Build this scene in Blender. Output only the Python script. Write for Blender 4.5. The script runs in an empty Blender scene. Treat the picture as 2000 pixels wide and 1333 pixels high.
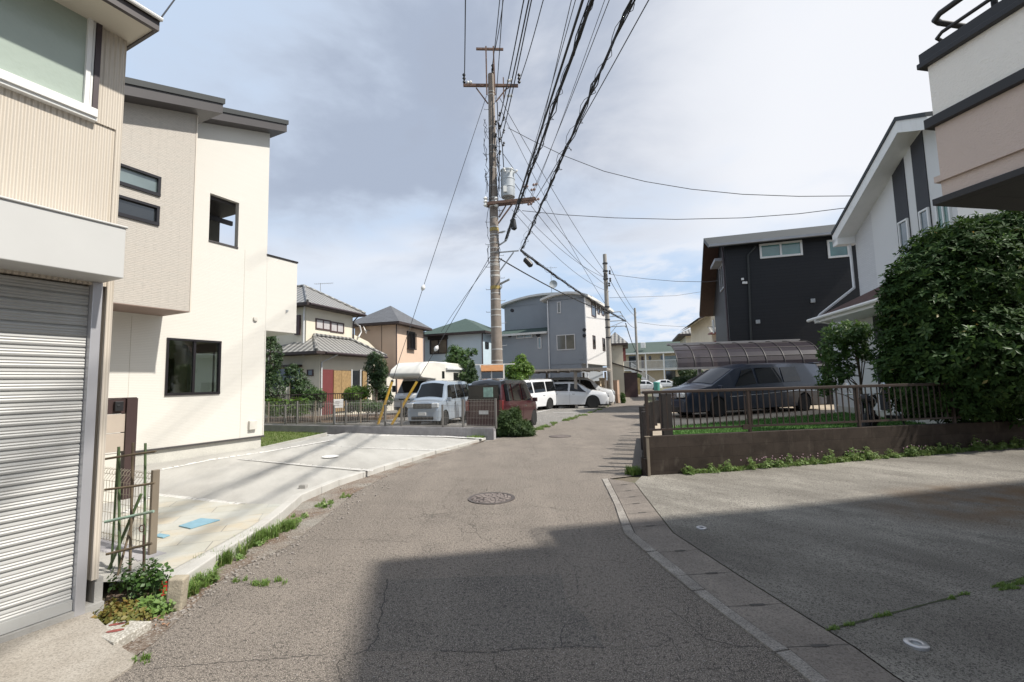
import bpy, math, random
import numpy as np
from mathutils import Vector, Matrix, noise

SC = bpy.context.scene
COL = SC.collection
RAD = math.radians

# ---------------------------------------------------------------- camera
FPX, CAMH, YHOR = 900.0, 1.65, 747.0
PITCH = math.atan((YHOR - 666.5) / FPX)
ROLL = 0.0245
_r0 = np.array([1, 0, 0.]); _f = np.array([0, math.cos(PITCH), math.sin(PITCH)])
_u0 = np.array([0, -math.sin(PITCH), math.cos(PITCH)])
_u = _u0 * math.cos(ROLL) + _r0 * math.sin(ROLL)
_r = _r0 * math.cos(ROLL) - _u0 * math.sin(ROLL)
_C = np.array([0, 0, CAMH])
cam_d = bpy.data.cameras.new("camera")
cam = bpy.data.objects.new("camera", cam_d)
COL.objects.link(cam)
cam_d.sensor_width = 36.0
cam_d.lens = 36.0 * FPX / 2000.0
cam_d.clip_start = 0.05
cam_d.clip_end = 3000
m = Matrix.Identity(4)
for i in range(3):
    m[i][0] = _r[i]; m[i][1] = _u[i]; m[i][2] = -_f[i]; m[i][3] = _C[i]
cam.matrix_world = m
SC.camera = cam

# ---------------------------------------------------------------- sun, sky, exposure
SUN_EL, SUN_AZ = 50.7, 110.0          # azimuth clockwise from +Y
sun_dir = Vector((math.sin(RAD(SUN_AZ)) * math.cos(RAD(SUN_EL)), math.cos(RAD(SUN_AZ)) * math.cos(RAD(SUN_EL)), math.sin(RAD(SUN_EL))))
sd = bpy.data.lights.new("sun", 'SUN'); sd.energy = 5.0; sd.angle = RAD(1.3); sd.color = (1.0, 0.945, 0.865)
so = bpy.data.objects.new("sun", sd); COL.objects.link(so)
so.rotation_euler = sun_dir.to_track_quat('Z', 'Y').to_euler()
so.location = (30, -10, 40)

w = bpy.data.worlds.new("World"); SC.world = w; w.use_nodes = True
nt = w.node_tree; N = nt.nodes; Lk = nt.links
for n_ in list(N): N.remove(n_)
out = N.new('ShaderNodeOutputWorld'); bg = N.new('ShaderNodeBackground')
sky = N.new('ShaderNodeTexSky'); sky.sky_type = 'NISHITA'; sky.sun_disc = False
sky.sun_elevation = RAD(SUN_EL); sky.sun_rotation = RAD(SUN_AZ)
sky.air_density = 1.0; sky.dust_density = 1.6; sky.ozone_density = 1.0
tc = N.new('ShaderNodeTexCoord')
sep = N.new('ShaderNodeSeparateXYZ'); Lk.new(tc.outputs['Generated'], sep.inputs[0])
def wm(op, a, b=None, c=None, clamp=False):
    n = N.new('ShaderNodeMath'); n.operation = op; n.use_clamp = clamp
    for i, v in enumerate((a, b, c)):
        if v is None: continue
        if isinstance(v, (int, float)): n.inputs[i].default_value = v
        else: Lk.new(v, n.inputs[i])
    return n.outputs[0]
# planar cloud layer: direction divided by its height
zz = wm('MAXIMUM', wm('ADD', sep.outputs['Z'], 0.16), 0.03)
cx = wm('DIVIDE', sep.outputs['X'], zz); cy = wm('DIVIDE', sep.outputs['Y'], zz)
cmb = N.new('ShaderNodeCombineXYZ'); Lk.new(cx, cmb.inputs[0]); Lk.new(cy, cmb.inputs[1])
def wnoise(scale, detail, off, rough=.55, dist=0.):
    mp = N.new('ShaderNodeMapping'); mp.inputs['Location'].default_value = off
    Lk.new(cmb.outputs[0], mp.inputs['Vector'])
    n = N.new('ShaderNodeTexNoise'); n.inputs['Scale'].default_value = scale
    n.inputs['Detail'].default_value = detail; n.inputs['Roughness'].default_value = rough
    n.inputs['Distortion'].default_value = dist
    Lk.new(mp.outputs[0], n.inputs['Vector']); return n.outputs[0]
def wramp(v, a, b):
    n = N.new('ShaderNodeMapRange'); n.interpolation_type = 'SMOOTHSTEP'
    n.inputs['From Min'].default_value = a; n.inputs['From Max'].default_value = b
    Lk.new(v, n.inputs['Value']); return n.outputs[0]
n1 = wnoise(0.55, 4, (3.1, 1.7, 0), .45)
n2 = wnoise(1.35, 8, (7.3, 4.1, 0), .55, .25)
cover = wramp(wm('ADD', wm('MULTIPLY', n1, .7), wm('MULTIPLY', n2, .3)), .40, .56)
elev = wramp(sep.outputs['Z'], .06, .34)                  # clouds stay off the low sky
cover = wm('MULTIPLY', cover, elev)
left = wm('MULTIPLY', wramp(sep.outputs['X'], .50, .10), wramp(sep.outputs['X'], -.75, -.40))                     # heavier grey bank to the north west
high = wramp(wm('ADD', sep.outputs['Z'], wm('MULTIPLY', wm('SUBTRACT', n2, .5), .35)), .20, .42)
dark = wm('MULTIPLY', wm('MULTIPLY', left, high), wm('ADD', wm('MULTIPLY', wramp(n2, .34, .60), .62), .36))
n3 = wnoise(2.6, 8, (1.3, 9.1, 0), .6, .3)
right = wm('MULTIPLY', wramp(sep.outputs['X'], -.10, .40), wramp(n3, .34, .56))
mixc = N.new('ShaderNodeMix'); mixc.data_type = 'RGBA'
mixc.inputs['A'].default_value = (8.9, 9.1, 9.6, 1)         # lit thin cloud (sky units)
mixc.inputs['B'].default_value = (4.0, 4.6, 5.8, 1)         # grey cloud base
Lk.new(dark, mixc.inputs['Factor'])
hz = N.new('ShaderNodeMix'); hz.data_type = 'RGBA'           # milky summer air over the clean sky
hz.inputs['B'].default_value = (5.6, 7.3, 9.7, 1)
Lk.new(sky.outputs[0], hz.inputs['A']); hz.inputs['Factor'].default_value = .86
mx = N.new('ShaderNodeMix'); mx.data_type = 'RGBA'
cv2 = wm('MAXIMUM', wm('MULTIPLY', cover, 1.0), wm('MULTIPLY', right, wm('MULTIPLY', wramp(n2, .40, .54), .85)))
cv2 = wm('MAXIMUM', cv2, wm('MULTIPLY', dark, .95), clamp=True)
Lk.new(cv2, mx.inputs['Factor']); Lk.new(hz.outputs['Result'], mx.inputs['A']); Lk.new(mixc.outputs['Result'], mx.inputs['B'])
Lk.new(mx.outputs['Result'], bg.inputs['Color']); bg.inputs['Strength'].default_value = 0.085
Lk.new(bg.outputs[0], out.inputs['Surface'])
vs = SC.view_settings
vs.view_transform = 'Standard'; vs.look = 'None'; vs.gamma = 1; vs.use_curve_mapping = False; vs.exposure = 0.27
SC.cycles.max_bounces = 6; SC.cycles.diffuse_bounces = 3; SC.cycles.glossy_bounces = 3
SC.cycles.transparent_max_bounces = 12; SC.cycles.transmission_bounces = 4
SC.cycles.use_denoising = True

# ---------------------------------------------------------------- survey helpers (picture ray -> real position)
def ray(px, py): return _f + _r * (px - 1000) / FPX + _u * (666.5 - py) / FPX
def gp(px, py, z=0.):
    d = ray(px, py); q = _C + d * (z - CAMH) / d[2]; return Vector(q)
def at(px, py, Y):
    d = ray(px, py); return Vector(_C + d * Y / d[1])
def hdg(h): return np.array([math.sin(RAD(h)), math.cos(RAD(h)), 0.])
def onplane(px, py, o, h):
    """point of the vertical plane through o with heading h, seen at px,py -> (distance along, height)"""
    dd = hdg(h); nn = np.array([dd[1], -dd[0], 0.]); r = ray(px, py); o = np.array([o[0], o[1], 0.])
    q = _C + r * (np.dot(o - _C, nn) / np.dot(r, nn))
    return float(np.dot(q - o, dd)), float(q[2])

# ---------------------------------------------------------------- materials
MATS = {}
def nmat(name):
    mt = bpy.data.materials.new(name); mt.use_nodes = True
    for n in list(mt.node_tree.nodes): mt.node_tree.nodes.remove(n)
    return mt
class NB:
    def __init__(s, name):
        s.m = nmat(name); s.t = s.m.node_tree; s.n = s.t.nodes; s.l = s.t.links
        s.out = s.n.new('ShaderNodeOutputMaterial'); s.b = s.n.new('ShaderNodeBsdfPrincipled')
        s.l.new(s.b.outputs[0], s.out.inputs[0]); MATS[name] = s.m
    def tc(s, k='Object'):
        n = s.n.new('ShaderNodeTexCoord'); return n.outputs[k]
    def pos(s): return s.n.new('ShaderNodeNewGeometry').outputs['Position']
    def math(s, op, a, b=None, c=None, clamp=False):
        n = s.n.new('ShaderNodeMath'); n.operation = op; n.use_clamp = clamp
        for i, v in enumerate((a, b, c)):
            if v is None: continue
            if isinstance(v, (int, float)): n.inputs[i].default_value = v
            else: s.l.new(v, n.inputs[i])
        return n.outputs[0]
    def noise(s, vec, scale, detail=4, rough=.55, dist=0.):
        n = s.n.new('ShaderNodeTexNoise'); n.inputs['Scale'].default_value = scale
        n.inputs['Detail'].default_value = detail; n.inputs['Roughness'].default_value = rough
        n.inputs['Distortion'].default_value = dist
        s.l.new(vec, n.inputs['Vector']); return n.outputs[0]
    def map(s, vec, scale=(1, 1, 1), loc=(0, 0, 0), rot=(0, 0, 0)):
        n = s.n.new('ShaderNodeMapping'); n.inputs['Scale'].default_value = scale
        n.inputs['Location'].default_value = loc; n.inputs['Rotation'].default_value = rot
        s.l.new(vec, n.inputs['Vector']); return n.outputs[0]
    def rng(s, v, a, b, c=0., d=1., smooth=False):
        n = s.n.new('ShaderNodeMapRange'); n.inputs['From Min'].default_value = a; n.inputs['From Max'].default_value = b
        n.inputs['To Min'].default_value = c; n.inputs['To Max'].default_value = d
        if smooth: n.interpolation_type = 'SMOOTHSTEP'
        s.l.new(v, n.inputs['Value']); return n.outputs[0]
    def mix(s, f, a, b, mode='MIX'):
        n = s.n.new('ShaderNodeMix'); n.data_type = 'RGBA'; n.blend_type = mode
        if isinstance(f, (int, float)): n.inputs['Factor'].default_value = f
        else: s.l.new(f, n.inputs['Factor'])
        for k, v in (('A', a), ('B', b)):
            if isinstance(v, tuple): n.inputs[k].default_value = (*v[:3], 1)
            else: s.l.new(v, n.inputs[k])
        return n.outputs['Result']
    def bump(s, h, strength=.5, dist=.01):
        n = s.n.new('ShaderNodeBump'); n.inputs['Strength'].default_value = strength
        n.inputs['Distance'].default_value = dist; s.l.new(h, n.inputs['Height'])
        s.l.new(n.outputs[0], s.b.inputs['Normal'])
    def col(s, c):
        if isinstance(c, tuple): s.b.inputs['Base Color'].default_value = (*c[:3], 1)
        else: s.l.new(c, s.b.inputs['Base Color'])
    def set(s, rough=.6, metal=0., spec=.5, coat=0.):
        if isinstance(rough, (int, float)): s.b.inputs['Roughness'].default_value = rough
        else: s.l.new(rough, s.b.inputs['Roughness'])
        s.b.inputs['Metallic'].default_value = metal
        s.b.inputs['Specular IOR Level'].default_value = spec
        s.b.inputs['Coat Weight'].default_value = coat; s.b.inputs['Coat Roughness'].default_value = .05
def sc3(c, k): return tuple(min(1., x * k) for x in c)
def M(name, c, rough=.6, metal=0., var=.10, scale=3., bump=0., bscale=60., spec=.5, coat=0., dirt=0., dirtc=(.12, .1, .08)):
    if name in MATS: return MATS[name]
    b = NB(name); p = b.tc()
    f = b.rng(b.noise(p, scale, 5), .3, .7)
    cc = b.mix(f, sc3(c, 1 - var), sc3(c, 1 + var))
    if dirt > 0:
        g = b.rng(b.noise(b.map(p, (1, 1, .35)), scale * 1.7, 8, .65), .5, .75)
        cc = b.mix(b.math('MULTIPLY', g, dirt), cc, dirtc)
    b.col(cc); b.set(rough, metal, spec, coat)
    if bump > 0: b.bump(b.noise(p, bscale, 4), bump, .01)
    return b.m
def siding(name, c, period=.035, amp=.35, c2=None, brick=None, rough=.7, stag=True, linec=.8, var=.05, speck=0.):
    """wall cladding in horizontal courses; UV is in metres"""
    b = NB(name); uv = b.tc('UV')
    s = b.n.new('ShaderNodeSeparateXYZ'); b.l.new(uv, s.inputs[0])
    br = b.n.new('ShaderNodeTexBrick'); b.l.new(uv, br.inputs['Vector'])
    bw = brick or .45
    br.inputs['Scale'].default_value = 1.; br.inputs['Brick Width'].default_value = bw
    br.inputs['Row Height'].default_value = period; br.inputs['Mortar Size'].default_value = period * .09
    br.inputs['Mortar Smooth'].default_value = .6; br.inputs['Bias'].default_value = 0.
    br.inputs['Color1'].default_value = (*sc3(c, 1 - var), 1); br.inputs['Color2'].default_value = (*sc3(c2 or c, 1 + var), 1)
    br.inputs['Mortar'].default_value = (*sc3(c, linec), 1)
    f = b.rng(b.noise(uv, 1.1, 4), .3, .7)
    cc = b.mix(b.math('MULTIPLY', f, .35), br.outputs['Color'], sc3(c, .95))
    if speck > 0:
        cc = b.mix(b.math('MULTIPLY', b.rng(b.noise(b.map(uv, (12, 55, 1)), 1.0, 3), .45, .7), speck), cc, sc3(c, .62))
    b.col(cc); b.set(rough, 0, .3)
    b.bump(b.math('SUBTRACT', 1., br.outputs['Fac']), amp, .004)
    return b.m

# ---------------------------------------------------------------- mesh builder
class MB:
    def __init__(s): s.v = []; s.f = []; s.mi = []
    def pts(s, P_): 
        i = len(s.v); s.v.extend([tuple(map(float, p)) for p in P_]); return i
    def poly(s, P_, m=0):
        i = s.pts(P_); s.f.append(tuple(range(i, i + len(P_)))); s.mi.append(m)
    def box(s, x0, y0, z0, x1, y1, z1, m=0):
        if x0 > x1: x0, x1 = x1, x0
        if y0 > y1: y0, y1 = y1, y0
        if z0 > z1: z0, z1 = z1, z0
        i = s.pts([(x0, y0, z0), (x1, y0, z0), (x1, y1, z0), (x0, y1, z0), (x0, y0, z1), (x1, y0, z1), (x1, y1, z1), (x0, y1, z1)])
        for q in ((0, 3, 2, 1), (4, 5, 6, 7), (0, 1, 5, 4), (1, 2, 6, 5), (2, 3, 7, 6), (3, 0, 4, 7)):
            s.f.append(tuple(i + k for k in q)); s.mi.append(m)
    def obox(s, c, ax, ay, az, m=0):
        """oriented box: centre and three half-axis vectors"""
        c, ax, ay, az = map(Vector, (c, ax, ay, az))
        P_ = [c + sx * ax + sy * ay + sz * az for sz in (-1, 1) for sx, sy in ((-1, -1), (1, -1), (1, 1), (-1, 1))]
        i = s.pts(P_)
        for q in ((0, 3, 2, 1), (4, 5, 6, 7), (0, 1, 5, 4), (1, 2, 6, 5), (2, 3, 7, 6), (3, 0, 4, 7)):
            s.f.append(tuple(i + k for k in q)); s.mi.append(m)
    def beam(s, p0, p1, w, h, m=0, up=(0, 0, 1)):
        p0, p1 = Vector(p0), Vector(p1); d = p1 - p0; L = d.length; d.normalize()
        u = Vector(up); sd_ = d.cross(u)
        if sd_.length < 1e-4: sd_ = d.cross(Vector((1, 0, 0)))
        sd_.normalize(); u = sd_.cross(d)
        s.obox((p0 + p1) / 2, d * L / 2, sd_ * w / 2, u * h / 2, m)
    def tube(s, P_, r, n=8, m=0, cap=True):
        P_ = [Vector(p) for p in P_]; rr = r if isinstance(r, (list, tuple)) else [r] * len(P_)
        rings = []; prev = None
        for k, p in enumerate(P_):
            a = P_[max(0, k - 1)]; b = P_[min(len(P_) - 1, k + 1)]; d = (b - a)
            if d.length < 1e-9: d = Vector((0, 0, 1))
            d.normalize()
            if prev is None:
                x = d.orthogonal().normalized()
            else:
                x = (prev - d * prev.dot(d))
                x = x.normalized() if x.length > 1e-6 else d.orthogonal().normalized()
            prev = x; y = d.cross(x)
            rings.append(s.pts([p + (x * math.cos(2 * math.pi * j / n) + y * math.sin(2 * math.pi * j / n)) * rr[k] for j in range(n)]))
        for k in range(len(rings) - 1):
            a, b = rings[k], rings[k + 1]
            for j in range(n):
                j2 = (j + 1) % n; s.f.append((a + j, a + j2, b + j2, b + j)); s.mi.append(m)
        if cap:
            s.f.append(tuple(rings[0] + j for j in reversed(range(n)))); s.mi.append(m)
            s.f.append(tuple(rings[-1] + j for j in range(n))); s.mi.append(m)
    def cyl(s, p0, p1, r0, r1=None, n=16, m=0): s.tube([p0, p1], [r0, r0 if r1 is None else r1], n, m)
    def lathe(s, prof, c=(0, 0, 0), n=20, axis='Z', m=0):
        """prof: list of (r, h) revolved about axis through c"""
        c = Vector(c); rings = []
        for r, h in prof:
            P_ = []
            for j in range(n):
                a = 2 * math.pi * j / n; x, y = r * math.cos(a), r * math.sin(a)
                v = Vector((x, y, h)) if axis == 'Z' else (Vector((x, h, y)) if axis == 'Y' else Vector((h, x, y)))
                P_.append(c + v)
            rings.append(s.pts(P_))
        for k in range(len(rings) - 1):
            a, b = rings[k], rings[k + 1]
            for j in range(n):
                j2 = (j + 1) % n; s.f.append((a + j, a + j2, b + j2, b + j)); s.mi.append(m)
        for rg in (rings[0], rings[-1]):
            s.f.append(tuple(rg + j for j in range(n))); s.mi.append(m)
    def prism(s, poly2, z0, z1, m=0):
        n = len(poly2); a = s.pts([(x, y, z0) for x, y in poly2]); b = s.pts([(x, y, z1) for x, y in poly2])
        s.f.append(tuple(a + j for j in reversed(range(n)))); s.mi.append(m)
        s.f.append(tuple(b + j for j in range(n))); s.mi.append(m)
        for j in range(n):
            j2 = (j + 1) % n; s.f.append((a + j, a + j2, b + j2, b + j)); s.mi.append(m)
    def extr(s, prof, y0, y1, m=0, swap=False):
        """closed profile of (x, z) extruded along y (or x when swap)"""
        n = len(prof)
        def q(p, y): return (p[0], y, p[1]) if not swap else (y, p[0], p[1])
        a = s.pts([q(p, y0) for p in prof]); b = s.pts([q(p, y1) for p in prof])
        s.f.append(tuple(a + j for j in range(n))); s.mi.append(m)
        s.f.append(tuple(b + j for j in reversed(range(n)))); s.mi.append(m)
        for j in range(n):
            j2 = (j + 1) % n; s.f.append((a + j, b + j, b + j2, a + j2)); s.mi.append(m)
    def build(s, name, mats, parent=None, smooth=None, loc=None, bevel=0., fix=True):
        if not isinstance(mats, (list, tuple)): mats = [mats]
        me = bpy.data.meshes.new(name); me.from_pydata(s.v, [], s.f)
        for mt in mats: me.materials.append(mt)
        me.polygons.foreach_set('material_index', s.mi)
        if fix:
            import bmesh
            bm = bmesh.new(); bm.from_mesh(me); bmesh.ops.recalc_face_normals(bm, faces=bm.faces[:]); bm.to_mesh(me); bm.free()
        add_uv(me)
        if smooth is not None:
            me.polygons.foreach_set('use_smooth', [True] * len(me.polygons)); me.set_sharp_from_angle(angle=RAD(smooth))
        me.update()
        o = bpy.data.objects.new(name, me); COL.objects.link(o)
        if parent: o.parent = parent
        if loc: o.location = loc
        if bevel > 0:
            md = o.modifiers.new('bevel', 'BEVEL'); md.width = bevel; md.segments = 2; md.limit_method = 'ANGLE'; md.angle_limit = RAD(40)
            md.harden_normals = False
        return o
def add_uv(me):
    uv = me.uv_layers.new(name='UVMap').data
    vs_ = me.vertices
    for p in me.polygons:
        n = p.normal
        if abs(n.z) > .97: tx, ty = Vector((1, 0, 0)), Vector((0, 1, 0))
        else:
            tx = Vector((-n.y, n.x, 0)).normalized(); ty = n.cross(tx)
        for li in p.loop_indices:
            c = vs_[me.loops[li].vertex_index].co
            uv[li].uv = (c.dot(tx), c.dot(ty))
def fast_mesh(name, V, F, mats, parent=None, smooth=False):
    """numpy mesh: V (n,3), F (m,k) all same size"""
    me = bpy.data.meshes.new(name); k = F.shape[1]
    me.vertices.add(len(V)); me.vertices.foreach_set('co', V.astype(np.float32).ravel())
    me.loops.add(F.size); me.loops.foreach_set('vertex_index', F.astype(np.int32).ravel())
    me.polygons.add(len(F)); me.polygons.foreach_set('loop_start', np.arange(0, F.size, k, dtype=np.int32))
    me.polygons.foreach_set('loop_total', np.full(len(F), k, dtype=np.int32))
    for mt in (mats if isinstance(mats, (list, tuple)) else [mats]): me.materials.append(mt)
    me.update(calc_edges=True); me.validate()
    if smooth: me.polygons.foreach_set('use_smooth', [True] * len(me.polygons))
    o = bpy.data.objects.new(name, me); COL.objects.link(o)
    if parent: o.parent = parent
    return o

# ---------------------------------------------------------------- scene-graph helpers
def tag(o, label=None, cat=None, group=None, kind=None):
    if label: o['label'] = label
    if cat: o['category'] = cat
    if group: o['group'] = group
    if kind: o['kind'] = kind
    return o
def thing(name, label, cat, loc=(0, 0, 0), heading=None, rz=0., group=None):
    """Empty at the thing's base; local +X points along heading (clockwise from +Y)"""
    o = bpy.data.objects.new(name, None); COL.objects.link(o)
    o.empty_display_size = .2
    o.location = loc; o.rotation_euler = (0, 0, RAD(90 - heading) if heading is not None else rz)
    return tag(o, label, cat, group)
def struct(o): o['kind'] = 'structure'; return o
def kids(o): return [c for c in COL.objects if c.parent == o]
def dup(o, parent=None, loc=None, rz=None, label=None):
    c = o.copy(); COL.objects.link(c); c.parent = parent
    if loc is not None: c.location = loc
    if rz is not None: c.rotation_euler = (0, 0, rz)
    if label: c['label'] = label
    for k in kids(o):
        if k is not c: dup(k, c)
    return c
class Fr:
    """local frame of a building: origin corner, +x away along heading, +y to the left of it"""
    def __init__(s, o, h, z=0.):
        s.o = Vector((o[0], o[1], 0)); s.h = h; s.z = z
        s.X = Vector(hdg(h)); s.Y = Vector((-math.cos(RAD(h)), math.sin(RAD(h)), 0))
    def s_(s, px, py, off=0.):
        """street face (plane y=-off): -> (x, z)"""
        return onplane(px, py, s.o - s.Y * off, s.h)
    def n_(s, px, py, off=0.):
        """near face (plane x=-off): -> (y, z)"""
        return onplane(px, py, s.o - s.X * off, s.h - 90)
    def w(s, x, y, z=0.):
        p = s.o + s.X * x + s.Y * y; return (p.x, p.y, z)
def fmap(face, a, dep, z, off):
    return (a, -(off + dep), z) if face == 'S' else (-(off + dep), a, z)
def window(root, face, a0, a1, z0, z1, glass, frame, split=2, off=0., fw=.05, proud=.05, name='window', sill=False, shade=None):
    if a0 > a1: a0, a1 = a1, a0
    if z0 > z1: z0, z1 = z1, z0
    mb = MB()
    def bx(A0, A1, Z0, Z1, d0, d1, mb=mb):
        p = fmap(face, A0, d0, Z0, off); q = fmap(face, A1, d1, Z1, off); mb.box(*p, *q)
    bx(a0, a1, z1 - fw, z1, -.02, proud); bx(a0, a1, z0, z0 + fw, -.02, proud)
    bx(a0, a0 + fw, z0 + fw, z1 - fw, -.02, proud - .002); bx(a1 - fw, a1, z0 + fw, z1 - fw, -.02, proud - .002)
    for k in range(1, split):
        am = a0 + (a1 - a0) * k / split; bx(am - fw * .45, am + fw * .45, z0 + fw, z1 - fw, .0, proud - .006)
    if sill: bx(a0 - .03, a1 + .03, z0 - .035, z0 - .001, -.01, proud + .03)
    o = mb.build(name, frame, root)
    g = MB(); p = fmap(face, a0 + fw * .6, .004, z0 + fw * .6, off); q = fmap(face, a1 - fw * .6, .014, z1 - fw * .6, off); g.box(*p, *q)
    g.build('pane', glass, o)
    return o
def wallgrid(mb, face, a0, a1, z0, z1, holes, off=0., reveal=.09, m=0):
    """wall skin with real rectangular openings and their reveals"""
    As = sorted({a0, a1, *[h[0] for h in holes], *[h[1] for h in holes]}); Zs = sorted({z0, z1, *[h[2] for h in holes], *[h[3] for h in holes]})
    for i in range(len(As) - 1):
        for j in range(len(Zs) - 1):
            ca, cz = (As[i] + As[i + 1]) / 2, (Zs[j] + Zs[j + 1]) / 2
            if any(h[0] < ca < h[1] and h[2] < cz < h[3] for h in holes): continue
            mb.poly([fmap(face, a, 0, z, off) for a, z in ((As[i], Zs[j]), (As[i + 1], Zs[j]), (As[i + 1], Zs[j + 1]), (As[i], Zs[j + 1]))], m)
    for h in holes:
        c = [(h[0], h[2]), (h[1], h[2]), (h[1], h[3]), (h[0], h[3])]
        for k in range(4):
            (A, Z), (B, Y) = c[k], c[(k + 1) % 4]
            mb.poly([fmap(face, A, 0, Z, off), fmap(face, B, 0, Y, off), fmap(face, B, -reveal, Y, off), fmap(face, A, -reveal, Z, off)], m)
def hiproof(mb, x0, y0, x1, y1, ze, zr, ov=.5, th=.12, m=0, mf=1, ridge='x', inset=None):
    """hipped roof over the rectangle, eaves at ze, ridge at zr"""
    X0, X1, Y0, Y1 = x0 - ov, x1 + ov, y0 - ov, y1 + ov
    hx, hy = (X1 - X0) / 2, (Y1 - Y0) / 2
    ins = inset if inset is not None else min(hx, hy)
    if ridge == 'x': A = (X0 + ins, (Y0 + Y1) / 2, zr); B = (X1 - ins, (Y0 + Y1) / 2, zr)
    else: A = ((X0 + X1) / 2, Y0 + ins, zr); B = ((X0 + X1) / 2, Y1 - ins, zr)
    c = [(X0, Y0, ze), (X1, Y0, ze), (X1, Y1, ze), (X0, Y1, ze)]
    if ridge == 'x':
        mb.poly([c[0], c[1], B, A], m); mb.poly([c[1], c[2], B], m); mb.poly([c[2], c[3], A, B], m); mb.poly([c[3], c[0], A], m)
    else:
        mb.poly([c[0], c[1], A], m); mb.poly([c[1], c[2], B, A], m); mb.poly([c[2], c[3], B], m); mb.poly([c[3], c[0], A, B], m)
    # fascia and soffit
    g = .002
    for k in range(4):
        a, b = c[k], c[(k + 1) % 4]; mb.poly([a, b, (b[0], b[1], ze - th), (a[0], a[1], ze - th)], mf)
    mb.poly([(p[0], p[1], ze - th) for p in c], mf)
# ---------------------------------------------------------------- shared materials
M('white_paint', (.78, .77, .74), .5, var=.03, scale=2, dirt=.12)
M('dark_metal', (.02, .02, .024), .35, .3, var=.1)
M('brown_metal', (.075, .05, .038), .45, .3, var=.2, scale=8, dirt=.3, dirtc=(.16, .09, .05))
M('black_frame', (.018, .016, .018), .3, var=.1, spec=.5)
M('silver_metal', (.55, .55, .55), .32, .8, var=.06)
M('galvanised', (.36, .38, .39), .5, .5, var=.12, scale=6)
M('white_frame', (.72, .72, .70), .35, var=.03)
M('rust_metal', (.10, .06, .045), .7, .2, var=.35, scale=14)
M('rubber', (.018, .018, .018), .8, var=.1)
M('concrete_grey', (.33, .32, .30), .9, var=.14, scale=4, bump=.35, bscale=90, dirt=.35, dirtc=(.15, .13, .11))
M('porcelain', (.75, .75, .72), .25, var=.03)
M('black_plastic', (.015, .015, .016), .4, var=.1)
M('soffit_white', (.62, .61, .58), .7, var=.04)
M('soil', (.16, .11, .075), .95, var=.35, scale=9, bump=.8, bscale=40)
M('curtain', (.62, .62, .58), .8, var=.08, scale=6)
M('frost_glass', (.46, .44, .44), .22, var=.08, scale=3)
M('bark', (.12, .09, .065), .9, var=.3, scale=20, bump=.8, bscale=40)
def glass(name, c, rough=.06, spec=.9, var=.2, scale=1.2):
    b = NB(name); p = b.tc(); f = b.rng(b.noise(p, scale, 2), .35, .65)
    b.col(b.mix(f, sc3(c, 1 - var), sc3(c, 1 + var))); b.set(rough, 0, spec)
    b.b.inputs['IOR'].default_value = 1.6
    return b.m
glass('glass_dark', (.018, .02, .021)); glass('glass_car', (.008, .009, .010), .03, .35); glass('glass_tan', (.11, .10, .075), .08)
glass('glass_green', (.07, .17, .15), .15); glass('glass_pale', (.16, .2, .2), .1); glass('glass_blue', (.11, .15, .17), .1)
def clear_glass(name, tint=(.75, .8, .76), refl=.35):
    b = NB(name); tr = b.n.new('ShaderNodeBsdfTransparent'); tr.inputs[0].default_value = (*tint, 1)
    gl = b.n.new('ShaderNodeBsdfGlossy'); gl.inputs['Roughness'].default_value = .02
    fr = b.n.new('ShaderNodeFresnel'); fr.inputs[0].default_value = 1.5
    f = b.math('ADD', b.math('MULTIPLY', fr.outputs[0], 1.2), refl * .25, clamp=True)
    mx_ = b.n.new('ShaderNodeMixShader'); b.l.new(f, mx_.inputs[0]); b.l.new(tr.outputs[0], mx_.inputs[1]); b.l.new(gl.outputs[0], mx_.inputs[2])
    b.l.new(mx_.outputs[0], b.out.inputs[0]); return b.m
clear_glass('glass_clear')

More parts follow.
